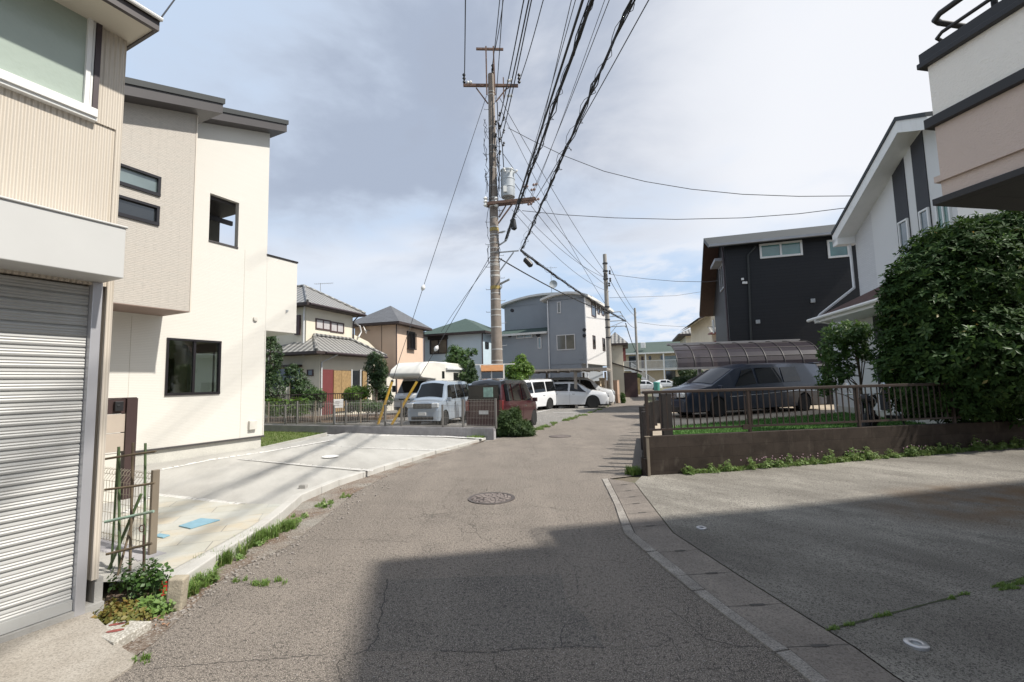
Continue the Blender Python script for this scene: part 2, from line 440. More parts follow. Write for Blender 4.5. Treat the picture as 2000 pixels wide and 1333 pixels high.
# asphalt ---------------------------------------------------------
def asphalt(name, base, warm, crack=1.):
    b = NB(name); p = b.pos()
    fine = b.noise(p, 125, 2, .75); mid = b.noise(p, 34, 4, .6); big = b.noise(b.map(p, (1.5, .28, 1), (0, 0, 0), (0, 0, RAD(14))), .8, 5, .6); big2 = b.noise(p, 1.7, 5, .6)
    c = b.mix(b.rng(big, .3, .7), sc3(base, .84), sc3(warm, 1.12))
    c = b.mix(b.rng(big2, .48, .72), c, sc3(base, .70))
    c = b.mix(b.rng(fine, .50, .64), c, sc3(warm, 2.5)); c = b.mix(b.rng(fine, .48, .33), c, sc3(base, .38))
    c = b.mix(b.math('MULTIPLY', b.rng(mid, .54, .68), .75), c, sc3(warm, 1.45))
    c = b.mix(b.math('MULTIPLY', b.rng(mid, .46, .34), .8), c, sc3(base, .5))
    # pale chips
    vo0 = b.n.new('ShaderNodeTexVoronoi'); vo0.inputs['Scale'].default_value = 26; b.l.new(p, vo0.inputs['Vector'])
    chip = b.math('MULTIPLY', b.rng(vo0.outputs['Distance'], .12, .07), b.rng(b.noise(p, 5.3, 2), .6, .63))
    c = b.mix(chip, c, (.45, .43, .4))
    if crack:
        wv = b.n.new('ShaderNodeVectorMath'); wv.operation = 'ADD'
        nz = b.n.new('ShaderNodeTexNoise'); nz.inputs['Scale'].default_value = 7; nz.inputs['Detail'].default_value = 4; b.l.new(p, nz.inputs['Vector'])
        sc_ = b.n.new('ShaderNodeVectorMath'); sc_.operation = 'SCALE'; sc_.inputs['Scale'].default_value = .16
        b.l.new(nz.outputs['Color'], sc_.inputs[0]); b.l.new(p, wv.inputs[0]); b.l.new(sc_.outputs[0], wv.inputs[1])
        vo = b.n.new('ShaderNodeTexVoronoi'); vo.feature = 'DISTANCE_TO_EDGE'; vo.inputs['Scale'].default_value = 4.6; b.l.new(wv.outputs[0], vo.inputs['Vector'])
        area = b.rng(b.noise(b.map(p, (1, 1, 1), (4.2, 1.3, 0)), .42, 3), .56, .66)
        ck = b.math('MULTIPLY', b.rng(vo.outputs['Distance'], .020, .004), area)
        vo2 = b.n.new('ShaderNodeTexVoronoi'); vo2.feature = 'DISTANCE_TO_EDGE'; vo2.inputs['Scale'].default_value = .62; b.l.new(wv.outputs[0], vo2.inputs['Vector'])
        ck2 = b.math('MULTIPLY', b.rng(vo2.outputs['Distance'], .0035, .0008), b.rng(b.noise(p, 1.3, 3), .44, .56))
        ckk = b.math('MULTIPLY', b.math('MAXIMUM', ck, ck2), .42 * crack); c = b.mix(ckk, c, (.025, .023, .022))
    b.col(c); b.set(.88, 0, .3)
    h = b.math('ADD', b.math('MULTIPLY', fine, .6), b.math('MULTIPLY', mid, .8))
    if crack: h = b.math('SUBTRACT', h, ckk)
    b.bump(h, 1., .014); return b.m
asphalt('asphalt', (.130, .115, .100), (.178, .155, .132))
asphalt('asphalt_patch', (.112, .102, .092), (.15, .134, .116), .5)
asphalt('asphalt_lot', (.155, .148, .14), (.19, .18, .165), .3)

def conc(name, c, dark, streak=(1, 1, 1), fine=120, bump_=.5, dirtk=.8, big=.5, rot=0.):
    b = NB(name); p = b.map(b.pos(), (1, 1, 1), (0, 0, 0), (0, 0, rot)); ps = b.map(p, streak)
    f = b.rng(b.noise(ps, big, 7, .62), .40, .60); f2 = b.rng(b.noise(ps, big * 5, 6, .65), .45, .72)
    cc = b.mix(f, sc3(dark, 1.), c); cc = b.mix(b.math('MULTIPLY', f2, min(.8, dirtk * .8)), cc, dark)
    fn = b.noise(p, fine, 3, .6); md = b.noise(p, 75, 4, .7)
    cc = b.mix(b.math('MULTIPLY', b.rng(fn, .5, .72), .5), cc, sc3(c, 1.35))
    cc = b.mix(b.math('MULTIPLY', b.rng(md, .52, .38), dirtk), cc, sc3(dark, .45))
    b.col(cc); b.set(.92, 0, .3); b.bump(b.math('ADD', b.math('MULTIPLY', fn, .5), md), bump_, .008); return b
b = conc('yard_concrete', (.32, .30, .26), (.13, .118, .102), (1, .40, 1), 150, .7, .95, .55, RAD(-35))
# brown algae stain by the house (a stain with a place of its own)
p = b.pos(); q = b.map(p, (.42, .8, 1), (-6.4 * .42, -5.6 * .8, 0))
ln = b.n.new('ShaderNodeVectorMath'); ln.operation = 'LENGTH'; b.l.new(q, ln.inputs[0])
st = b.math('MULTIPLY', b.rng(ln.outputs['Value'], 1.0, .35), b.rng(b.noise(p, 2.2, 5), .30, .6))
base_in = b.b.inputs['Base Color'].links[0].from_socket
b.col(b.mix(b.math('MULTIPLY', st, .85), base_in, (.15, .085, .035)))
conc('gutter_concrete', (.245, .215, .185), (.155, .135, .118), (1, 1, 1), 130, .6, .6, .9)
conc('kerbstone', (.36, .335, .30), (.22, .20, .18), (1, 1, 1), 100, .9, .8, 3)
conc('driveway_concrete', (.42, .41, .38), (.33, .32, .295), (.35, 1.2, 1), 140, .22, .08, 1.1, RAD(64))
conc('ramp_concrete', (.36, .33, .285), (.27, .24, .20), (1, 1, 1), 110, .6, .5, 1.6)
conc('sand_drive', (.46, .39, .30), (.33, .28, .22), (1, 1, 1), 110, .3, .4, 1.)
conc('wall_concrete', (.55, .54, .49), (.47, .46, .42), (1, 1, 1), 80, .15, .3, 1.)

# the base ground
b = NB('ground_soil'); p = b.pos(); f = b.rng(b.noise(p, .6, 6), .4, .6)
b.col(b.mix(f, (.13, .105, .08), (.10, .12, .055))); b.set(.95); b.bump(b.noise(p, 20, 5), .8, .03)
mb = MB(); mb.poly([(-300, -200, -.02), (300, -200, -.02), (300, 600, -.02), (-300, 600, -.02)])
struct(mb.build('ground', MATS['ground_soil']))

def sheet(name, pts, z, mat_, parent=None, tri=True):
    import bmesh
    me = bpy.data.meshes.new(name); bm = bmesh.new()
    vs_ = [bm.verts.new((p[0], p[1], (p[2] if z is None else z))) for p in pts]
    f = bm.faces.new(vs_); f.normal_update()
    if f.normal.z < 0: f.normal_flip()
    bmesh.ops.triangulate(bm, faces=bm.faces[:]); bm.to_mesh(me); bm.free(); add_uv(me); me.materials.append(mat_)
    o = bpy.data.objects.new(name, me); COL.objects.link(o)
    if parent: o.parent = parent
    return o
LE = [(250, 1300), (262, 1288), (335, 1222), (372, 1188), (418, 1137), (470, 1108), (560, 1068), (640, 1005), (700, 958), (760, 925), (850, 892), (935, 866), (1000, 850), (1050, 838), (1100, 823), (1190, 791), (1216, 775), (1236, 763), (1242, 757)]
LEW = [gp(*q) for q in LE]
STRIP_L = [(1252, 928), (1176, 937), (1200, 985), (1220, 1045), (1296, 1110), (1360, 1163), (1420, 1207), (1504, 1270), (1580, 1333)]
RW = [gp(1300, 757), gp(1264, 767), gp(1262, 785), gp(1262, 800), gp(1258, 850), gp(1253, 900)]
SL = [gp(*q) for q in STRIP_L]
road = [(-6.5, -30, 0), (-5.7, -2.2, 0), (-3.3, 2.75, 0)] + [tuple(v) for v in LEW] + [tuple(v) for v in RW] + [tuple(v) for v in SL] + [(2.15, 1.4, 0), (3.1, -1.5, 0), (5.0, -8, 0), (9, -30, 0)]
struct(sheet('road', road, 0.0, MATS['asphalt']))

struct(sheet('road_patch', [tuple(gp(*q)) for q in ((757, 1134), (900, 1128), (1096, 1122), (1104, 1170), (1150, 1212), (1180, 1264), (1020, 1268), (860, 1273), (712, 1273), (738, 1240), (750, 1175))], .001, MATS['asphalt_patch']))
# explicit long cracks in the road
random.seed(3)
def crackline(mb, pix, wd, z=.0015):
    P_ = [gp(*q) for q in pix]; pts = []
    for a, c in zip(P_[:-1], P_[1:]):
        L = (c - a).length; k = max(2, int(L / .03))
        for i in range(k): pts.append(a.lerp(c, i / k) + Vector((random.gauss(0, .006), random.gauss(0, .006), 0)))
    pts.append(P_[-1])
    for i in range(len(pts) - 1):
        a, c = pts[i], pts[i + 1]; d = (c - a)
        if d.length < 1e-5: continue
        s_ = Vector((-d.y, d.x, 0)).normalized(); w0 = wd * random.uniform(.25, 1.); w1 = wd * random.uniform(.25, 1.)
        mb.poly([(*(a - s_ * w0).xy, z), (*(a + s_ * w0).xy, z), (*(c + s_ * w1).xy, z), (*(c - s_ * w1).xy, z)])
M('crack_dark', (.068, .062, .056), .95, var=.3, scale=30)
M('crack_moss', (.045, .055, .022), .95, var=.4, scale=20)
mb = MB()
crackline(mb, [(757, 1132), (750, 1175), (742, 1215), (735, 1250), (712, 1272), (690, 1280)], .008)
crackline(mb, [(860, 1272), (950, 1275), (1020, 1267), (1075, 1268), (1110, 1262), (1180, 1265)], .006)
crackline(mb, [(1096, 1262), (1100, 1225), (1120, 1215), (1150, 1212)], .006)
crackline(mb, [(1104, 1170), (1130, 1160), (1124, 1110), (1100, 1090), (1130, 1083)], .004)
crackline(mb, [(640, 1278), (500, 1290), (420, 1296), (300, 1306)], .004)
crackline(mb, [(800, 1060), (700, 1053), (590, 1056)], .004)
crackline(mb, [(800, 1052), (840, 1012), (880, 960), (905, 935)], .003)
crackline(mb, [(1300, 1185), (1340, 1215), (1380, 1250), (1440, 1262), (1500, 1265)], .004)
crackline(mb, [(1255, 1200), (1270, 1230), (1310, 1245), (1330, 1290)], .003)
crackline(mb, [(1340, 1215), (1345, 1180), (1380, 1165)], .003)
crackline(mb, [(1310, 1245), (1290, 1262), (1240, 1268)], .003)
tag(mb.build('road_crack', MATS['crack_dark'], fix=False), kind='structure')

# flush kerb strip and gutter slabs on the right
KR = [(1187, 936), (1212, 985), (1240, 1046), (1308, 1098), (1366, 1146), (1422, 1190), (1546, 1276), (1616, 1333)]
SR = [(1240, 944), (1277, 992), (1316, 1042), (1436, 1120), (1532, 1180), (1616, 1232), (1700, 1284), (1762, 1333)]
KRW = [gp(*q) for q in KR]; SRW = [gp(*q) for q in SR]
def ext(P_, k): 
    a, c = P_[-2], P_[-1]; d = (c - a).normalized(); d = Vector((d.x * .35 + .22, d.y, 0)).normalized(); return P_ + [c + d * k, c + d * k * 2.2 + Vector((.5, 0, 0))]
def stripmesh(mb, A, B, z0, z1, m=0):
    n = min(len(A), len(B))
    for i in range(n - 1):
        a, c, e, g = A[i], B[i], B[i + 1], A[i + 1]
        mb.poly([(a.x, a.y, z1), (c.x, c.y, z1), (e.x, e.y, z1), (g.x, g.y, z1)], m)
        mb.poly([(a.x, a.y, z0), (a.x, a.y, z1), (g.x, g.y, z1), (g.x, g.y, z0)], m)
        mb.poly([(c.x, c.y, z0), (c.x, c.y, z1), (e.x, e.y, z1), (e.x, e.y, z0)], m)
def resamp(P_, n):
    L = [0.]
    for a, c in zip(P_[:-1], P_[1:]): L.append(L[-1] + (c - a).length)
    r = []
    for i in range(n):
        t = L[-1] * i / (n - 1); k = max(j for j in range(len(L)) if L[j] <= t + 1e-9); k = min(k, len(P_) - 2)
        r.append(P_[k].lerp(P_[k + 1], (t - L[k]) / max(1e-9, L[k + 1] - L[k])))
    return r
SLx = resamp(ext(SL[1:], 5), 60); KRx = resamp(ext(KRW, 5), 60); SRx = resamp(ext(SRW, 5), 60)
mb = MB()
random.seed(8)
for i in range(59):       # kerb stones with narrow joints
    g = .0; j = .012 if i % 3 == 2 else 0
    a, c, e, f_ = SLx[i], KRx[i], KRx[i + 1], SLx[i + 1]
    if j:
        e = e.lerp(c, .06); f_ = f_.lerp(a, .06)
    za = .012 + random.uniform(0, .004)
    mb.prism([(a.x, a.y), (c.x, c.y), (e.x, e.y), (f_.x, f_.y)], -.01, za)
struct(mb.build('kerb', MATS['kerbstone']))
joints = [948, 960, 972, 985, 1003, 1029, 1078, 1122, 1184, 1264, 1345]
mb = MB(); mbk = MB()
stripmesh(mb, [p + Vector((.012, 0, 0)) for p in KRx], [p - Vector((.012, 0, 0)) for p in SRx], -.005, .006)
struct(mb.build('gutter', MATS['gutter_concrete']))
for q in ([948, 960, 972, 985, 1003, 1029, 1078, 1122, 1184, 1264]):
    def xin(P_, py):
        for a, c in zip(P_[:-1], P_[1:]):
            if a[1] <= py <= c[1]: return a[0] + (c[0] - a[0]) * (py - a[1]) / (c[1] - a[1])
        return None
    xa, xb = xin(KR, q + 2), xin(SR, q - 2)
    if xa is None or xb is None: continue
    a, c = gp(xa, q + 3), gp(xb, q - 3); d = c - a; u = d.normalized(); s_ = Vector((-u.y, u.x, 0))
    for t0, t1, wd in ((.02, .98, .003), (.40, .64, .014)):
        A, B = a + d * t0, a + d * t1
        mbk.poly([(*(A - s_ * wd).xy, .0075 + (wd > .01) * .002), (*(A + s_ * wd).xy, .0075 + (wd > .01) * .002), (*(B + s_ * wd).xy, .0075 + (wd > .01) * .002), (*(B - s_ * wd).xy, .0075 + (wd > .01) * .002)])
struct(mbk.build('gutter_slot', MATS['crack_dark'], fix=False))

# concrete yard on the right, rising gently away from the road
WALL0 = Vector((2.26, 8.06, 0)); WH = 82.0; WD = Vector(hdg(WH)); WN = Vector((-WD.y, WD.x, 0))
def yz(p):
    s_ = (Vector((p[0], p[1], 0)) - WALL0).dot(WD); return .006 + .17 * max(0., min(1.3, (s_ - .6) / 7.4))
rows = [WALL0 + Vector((-.10, -.02, 0))] + SRx
mb = MB(); ss = [0, .6, 1.2, 2, 3, 4.5, 6, 8, 11, 15, 22]
P2 = [[(lambda q: (q.x, q.y, yz(q) if k else .006))(r_ + WD * s_) for k, s_ in enumerate(ss)] for r_ in rows]
for i in range(len(P2) - 1):
    for j in range(len(ss) - 1): mb.poly([P2[i][j], P2[i][j + 1], P2[i + 1][j + 1], P2[i + 1][j]])
struct(mb.build('yard', MATS['yard_concrete'], smooth=60))
def yp(px, py):
    z = .05
    for _ in range(6): q = gp(px, py, z); z = yz(q)
    return Vector((q.x, q.y, z))
# expansion joint with moss
mb = MB(); A = yp(1617, 1231); B = yp(2000, 1128); d = (B - A); B = B + d * .6; d = (B - A)
u = d.normalized(); s_ = Vector((-u.y, u.x, 0)); K = 60; random.seed(5)
prevw = .012
for i in range(K):
    a = A + d * (i / K); c = A + d * ((i + 1) / K); w1 = random.uniform(.004, .011)
    mb.poly([(*(a - s_ * prevw).xy, yz(a) + .003), (*(a + s_ * prevw).xy, yz(a) + .003), (*(c + s_ * w1).xy, yz(c) + .003), (*(c - s_ * w1).xy, yz(c) + .003)]); prevw = w1
struct(mb.build('yard_joint', MATS['crack_moss'], fix=False))

# driveway of the cream house -------------------------------------
DZ = .12
CE = [(352, 1130, .12), (430, 1078, .12), (502, 1035, .12), (543, 1004, .12), (587, 967, .11), (660, 938, .10), (749, 911, .09), (850, 881, .075), (948, 856, .05)]
CW = [gp(x, y, z) for x, y, z in CE]
FA = 25.86
A0 = gp(513, 875, DZ)                                    # foot of the cream house corner
HD = Vector(hdg(FA)); HN = Vector((-math.cos(RAD(FA)), math.sin(RAD(FA)), 0))       # along the facade / away from the street
FW0 = CW[-1] + Vector((.05, .1, 0)); FWH = 112.; FD = -Vector(hdg(FWH))
drive = [(v.x, v.y, v.z) for v in CW] + [tuple(FW0 + FD * 3 + Vector((0, 0, .02))), tuple(FW0 + FD * 6 + Vector((0, 0, .05)))] + [tuple(A0 + HD * .3 + HN * .2), tuple(A0 + HN * .5 - HD * 1), tuple(A0 + HN * 1 - HD * 6), tuple(A0 + HN * 2.2 - HD * 9.5 )]
drive = [(x, y, min(z, .12)) for x, y, z in drive]
P_ = [Vector(q) for q in drive]
dr = [(q.x, q.y, q.z) for q in CW] + [tuple(Vector((*(FW0 + FD * 3.4).xy, .085))), tuple(Vector((*(FW0 + FD * 5.2).xy, .11)))] + [(*(A0 + HD * 0).xy, .12), (*(A0 - HD * 3).xy, .12), (*(A0 - HD * 6.2).xy, .12), (*(A0 - HD * 9.3 - HN * .6).xy, .12)]
struct(sheet('driveway', dr, None, MATS['driveway_concrete']))
mb = MB()
for i in range(len(CW) - 1):                              # raised concrete edging along the road
    a, c = CW[i], CW[i + 1]; d = (c - a).normalized(); s_ = Vector((d.y, -d.x, 0))
    K = max(1, round((c - a).length / .6))
    for k in range(K):
        p0 = a.lerp(c, k / K); p1 = a.lerp(c, (k + .985) / K)
        q = [(p0 - s_ * .10), (p0 + s_ * .025), (p1 + s_ * .025), (p1 - s_ * .10)]
        zt = (p0.z + p1.z) / 2 + .012
        mb.prism([(v.x, v.y) for v in q], -.01, zt)
struct(mb.build('driveway_kerb', MATS['kerbstone'] if 0 else M('edge_concrete', (.44, .43, .40), .9, var=.1, scale=3, bump=.25, dirt=.3, dirtc=(.28, .24, .2)), bevel=.012))
M('white_gravel', (.60, .59, .56), .85, var=.1, scale=30, bump=.9, bscale=120)
def gravel(mb, pix, wd, z=DZ, seed=1):
    random.seed(seed); P_ = [gp(x, y, z) for x, y in pix]
    for a, c in zip(P_[:-1], P_[1:]):
        d = c - a; L = d.length; u = d / L; s_ = Vector((-u.y, u.x, 0)); k = max(2, int(L / .05)); pw = wd
        for i in range(k):
            A, B = a + d * (i / k), a + d * ((i + 1) / k); w1 = wd * random.uniform(.7, 1.15); h = random.uniform(.008, .022)
            mb.poly([(*(A - s_ * pw).xy, z + .001), (*A.xy, z + h), (*B.xy, z + h), (*(B - s_ * w1).xy, z + .001)])
            mb.poly([(*(A + s_ * pw).xy, z + .001), (*(B + s_ * w1).xy, z + .001), (*B.xy, z + h), (*A.xy, z + h)]); pw = w1
mb = MB()
gravel(mb, [(240, 1004), (300, 966), (470, 985)], .06, seed=2); gravel(mb, [(300, 921), (410, 899), (514, 884), (650, 860)], .05, seed=3)
gravel(mb, [(465, 897), (600, 909), (730, 920)], .03, seed=4)
gravel(mb, [(640, 850), (760, 851), (870, 853), (945, 857)], .10, .085, seed=5)
gravel(mb, [(612, 869), (700, 875), (880, 880)], .02, .10, seed=6)
tag(mb.build('gravel_strip', MATS['white_gravel'], fix=False), kind='structure')
# flagstones
b = NB('flagstone'); p = b.map(b.pos(), (1, 1, 1), (0, 0, 0), (0, 0, RAD(-20)))
br = b.n.new('ShaderNodeTexBrick'); b.l.new(p, br.inputs['Vector']); br.inputs['Scale'].default_value = 1.
br.inputs['Brick Width'].default_value = .62; br.inputs['Row Height'].default_value = .31; br.inputs['Mortar Size'].default_value = .005
br.inputs['Color1'].default_value = (.38, .39, .35, 1); br.inputs['Color2'].default_value = (.46, .40, .30, 1); br.inputs['Mortar'].default_value = (.22, .21, .19, 1)
cc = b.mix(b.rng(b.noise(p, 3, 6), .4, .65), br.outputs['Color'], (.44, .44, .40)); b.col(cc); b.set(.8)
b.bump(b.math('ADD', b.noise(p, 25, 5), b.math('MULTIPLY', br.outputs['Fac'], -1.5)), .4, .01)
fl = [gp(x, y, DZ + .004) for x, y in ((338, 1112), (420, 1068), (488, 1030), (556, 985), (470, 984), (300, 968), (215, 1000), (215, 1060))]
struct(sheet('flagstone_path', [tuple(v) for v in fl], DZ + .004, MATS['flagstone']))
# lawn strip beside the cream house
def blades(name, areas, n, h, matl, seed, kind='stuff', parent=None, lean=.5, wd=.006, label=None, cat=None):
    """areas: list of quads/triangles [(x,y,z)*3]; grass made of curved blades"""
    rs = np.random.RandomState(seed); V = []; F = []
    ar = np.array([[list(p) for p in t] for t in areas]); e = np.cross(ar[:, 1] - ar[:, 0], ar[:, 2] - ar[:, 0]); wgt = np.linalg.norm(e, axis=1); wgt /= wgt.sum()
    k = rs.choice(len(ar), n, p=wgt); u = rs.rand(n, 1); v = rs.rand(n, 1); fl_ = (u + v) > 1; u = np.where(fl_, 1 - u, u); v = np.where(fl_, 1 - v, v)
    base = ar[k, 0] + (ar[k, 1] - ar[k, 0]) * u + (ar[k, 2] - ar[k, 0]) * v
    th = rs.rand(n) * 6.283; H = h * (.4 + rs.rand(n)); ln_ = lean * rs.rand(n)
    side = np.stack([np.cos(th), np.sin(th), 0 * th], 1); dirn = np.stack([-np.sin(th), np.cos(th), 0 * th], 1)
    w_ = wd * (.6 + rs.rand(n, 1) * .8)
    p1 = base + dirn * (H * ln_ * .3)[:, None] + np.array([0, 0, 1]) * (H * .6)[:, None]
    p2 = base + dirn * (H * ln_)[:, None] + np.array([0, 0, 1]) * (H * (1 - .3 * ln_))[:, None]
    Vv = np.stack([base - side * w_, base + side * w_, p1 + side * w_ * .8, p1 - side * w_ * .8, p2], 1).reshape(-1, 3)
    i = np.arange(n)[:, None] * 5
    F = np.concatenate([i + np.array([[0, 1, 2]]), i + np.array([[0, 2, 3]]), i + np.array([[3, 2, 4]])], 0)
    o = fast_mesh(name, Vv, F, matl, parent); 
    return tag(o, label, cat, None, kind)
def leafmat(name, c1, c2, c3, rough=.45, trans=.3, spec=.5):
    b = NB(name); g = b.n.new('ShaderNodeNewGeometry'); r = g.outputs['Random Per Island']
    cc = b.mix(b.rng(r, 0., .7), c1, c2); cc = b.mix(b.rng(r, .85, 1.), cc, c3)
    b.col(cc); b.set(rough, 0, spec)
    tr = b.n.new('ShaderNodeBsdfTranslucent'); b.l.new(b.mix(.5, cc, sc3(c3, 1.2)), tr.inputs[0])
    mx_ = b.n.new('ShaderNodeMixShader'); mx_.inputs[0].default_value = trans
    b.l.new(b.b.outputs[0], mx_.inputs[1]); b.l.new(tr.outputs[0], mx_.inputs[2]); b.l.new(mx_.outputs[0], b.out.inputs[0]); return b.m
leafmat('grass', (.07, .12, .022), (.12, .19, .035), (.21, .24, .07), .6)
leafmat('weed', (.09, .17, .03), (.15, .26, .05), (.34, .36, .14), .55)
M('lawn_base', (.13, .15, .05), .95, var=.3, scale=4)
lw = [(A0 + HD * .0 + HN * .1), (A0 + HD * .15 - HN * .02), (FW0 + FD * 5.2), (FW0 + FD * 3.6), (FW0 + FD * 12), (A0 + HD * .3 + HN * 6)]
tt_ = onplane(640, 848, FW0, FWH)[0]; q0 = A0 - HD * .25 - HN * .0; q1 = FW0 + Vector(hdg(FWH)) * tt_; q2 = FW0 + FD * 12; q3 = A0 + HN * 3
lawn = [(q0.x, q0.y), (q1.x, q1.y), (q2.x, q2.y), (q3.x, q3.y)]
LZ = [.130, .078, .09, .130]; lawn3 = [(x, y, z) for (x, y), z in zip(lawn, LZ)]
mb = MB(); mb.beam((q0.x, q0.y, .055), (q1.x, q1.y, .02), .06, .15); struct(mb.build('lawn_edging', MATS['edge_concrete']))
struct(sheet('lawn', lawn3, None, MATS['lawn_base']))
blades('lawn_grass', [[lawn3[0], lawn3[1], lawn3[2]], [lawn3[0], lawn3[2], lawn3[3]]], 12000, .035, MATS['grass'], 4)

# parking lot behind the mesh fence, with its painted lines
LW = [tuple(v) for v in LEW[11:]]
lot = [(*FW0.xy, 0), (*(FW0 + FD * 14).xy, 0), (-19, 34, 0), (-12, 42, 0), (7, 44, 0), (9, 40, 0)] + [(x + .05, y, 0) for x, y, z in reversed(LW[:6])]
struct(sheet('parking_lot', lot, -.006, MATS['asphalt_lot']))
M('line_paint', (.6, .6, .58), .7, var=.2, scale=10)
mb = MB()
def gline(mb, a, c, wd, z):
    a, c = Vector(a), Vector(c); d = (c - a).normalized(); s_ = Vector((-d.y, d.x, 0)) * wd
    mb.poly([(*(a - s_).xy, z), (*(a + s_).xy, z), (*(c + s_).xy, z), (*(c - s_).xy, z)])
for a, c in (((1036, 808), (1080, 799)), ((1080, 806), (1130, 806)), ((565, 824), (625, 824)), ((596, 834), (640, 829)), ((1096, 795), (1150, 790)), ((650, 828), (700, 823))): gline(mb, gp(*a), gp(*c), .05, -.001)
struct(mb.build('parking_line', MATS['line_paint'], fix=False))
# property on the right, 0.3 m above the road
PZ = .3
pr = [(2.5, 8.25), (2.72, 9.2), (4.15, 14.0), (6.1, 20.3), (8.9, 29.), (16, 44), (60, 60), (60, 15), (24, 11.2), (2.26 + WD.x * 10, 8.06 + WD.y * 10 + .2)]
mb = MB(); mb.prism(pr, -.05, PZ); struct(mb.build('right_plot', MATS['sand_drive']))
g0 = gp(1312, 834, PZ); g1 = gp(1660, 806, PZ)
lawn2 = [(2.75, 8.5), (3.05, 9.6), (g0.x, g0.y), (g1.x, g1.y), (13.5, 11.2), (11, 9.5)]
struct(sheet('lawn_right', [(x, y, PZ + .006) for x, y in lawn2], PZ + .006, M('lawn_base_right', (.075, .15, .03), .95, var=.25, scale=3)))
tri = [[(*lawn2[0], PZ), (*lawn2[i], PZ), (*lawn2[i + 1], PZ)] for i in range(1, 5)]
leafmat('turf', (.05, .13, .02), (.07, .17, .03), (.10, .22, .05), .6)
blades('lawn_right_grass', tri, 42000, .06, MATS['turf'], 9)
# ================================================================ shuttered shop (left edge)
SO = gp(165, 1190, .12)
SH = Fr(SO, FA)
M('cream_metal_siding', (.66, .58, .47), .55, var=.03, scale=1.2)
b = NB('corrugated_cream'); uv = b.tc('UV'); s = b.n.new('ShaderNodeSeparateXYZ'); b.l.new(uv, s.inputs[0])
wv = b.math('SINE', b.math('MULTIPLY', s.outputs[0], 2 * math.pi / .033))
b.col(b.mix(b.rng(b.noise(b.map(uv, (1, .25, 1)), 2.3, 5), .35, .7), (.60, .54, .455), (.56, .50, .42))); b.set(.5, 0, .4); b.bump(wv, .8, .006)
M('shutter_steel', (.41, .41, .395), .5, .1, var=.06, scale=2.5, dirt=.3, dirtc=(.25, .23, .2))
M('shutter_box_paint', (.50, .50, .485), .5, .0, var=.03)
M('pale_pane', (.34, .40, .35), .18, var=.04, scale=2, bump=.25, bscale=18)
shop = thing('shuttered_shop', 'cream corrugated shop front with a closed steel roller shutter at the left edge', 'shop', (SO.x, SO.y, 0), heading=FA)
mb = MB(); mb.box(.03, 0, .30, .072, 6, 4.62); mb.box(-6, .012, 2.45, .04, .10, 3.70); mb.box(-6, .10, .10, .04, 6, 4.60)
mb.box(-.10, .0, 3.70, .03, .1, 4.62)
mb.build('wall', MATS['corrugated_cream'], shop)
mb = MB(); mb.box(-6, -.01, -.02, .11, .5, .13); mb.box(.06, .02, .12, .11, .6, .30); mb.build('foundation', MATS['concrete_grey'], shop)
# roller shutter with real slats
mb = MB(); prof = []; z = .20; ph = .0775
while z < 2.40:
    for a, dz in ((.000, 0), (.013, .006), (.016, .018), (.011, .027), (.016, .036), (.011, .046), (.016, .055), (.014, .066), (.002, .072)):
        prof.append((-a - .002 + .055, z + dz))
    z += ph
for i in range(len(prof) - 1):
    (ya, za), (yb, zb) = prof[i], prof[i + 1]; mb.poly([(-6, ya, za), (-.062, ya, za), (-.062, yb, zb), (-6, yb, zb)])
mb.box(-6, .018, .135, -.062, .06, .205)
mb.build('shutter', MATS['shutter_steel'], shop, smooth=70, fix=False)
mb = MB(); mb.box(-.060, -.012, .09, -.0, .06, 2.47); mb.build('shutter_rail', M('rail_silver', (.50, .50, .52), .35, .5, var=.04), shop, bevel=.004)
mb = MB(); mb.box(-6, -.30, 2.47, .0, .06, 2.845); mb.box(-6, -.312, 2.842, .010, .06, 2.857); mb.build('shutter_box', MATS['shutter_box_paint'], shop, bevel=.006)
wf = MB(); wf.box(-6, -.05, 3.715, -.105, .02, 3.78); wf.box(-6, -.035, 3.69, -.10, .02, 3.716); wf.box(-.185, -.035, 3.78, -.155, .02, 4.62); wf.box(-.15, -.022, 3.78, -.135, .02, 4.62)
wo = wf.build('window', MATS['white_frame'], shop, bevel=.003)
mb = MB(); mb.box(-6, -.006, 3.775, -.18, .01, 4.62); mb.build('pane', MATS['pale_pane'], wo)
mb = MB(); mb.box(-.133, -.03, 3.722, -.100, .02, 4.62); mb.build('shutter_guide', M('dark_brown_metal', (.045, .03, .035), .5, var=.1), shop)
ro = MB(); ro.box(-6, -.33, 4.47, .10, 6, 4.475); ro.build('soffit', M('soffit_cream', (.60, .56, .47), .7, var=.04), shop)
mb = MB(); mb.box(-6, -.365, 4.455, .12, -.33, 4.53); mb.box(.10, -.33, 4.455, .12, 6, 4.53)
mb.box(-6, -.37, 4.535, .125, -.32, 4.56); mb.box(-6, -.34, 4.56, .13, 6, 4.60)
mb.build('roof', M('roof_brown', (.06, .05, .05), .5, var=.2), shop)
mb = MB(); mb.tube([(-6, -.385, 4.545), (.128, -.385, 4.545)], .016, 8); mb.build('gutter', MATS['white_frame'], shop)

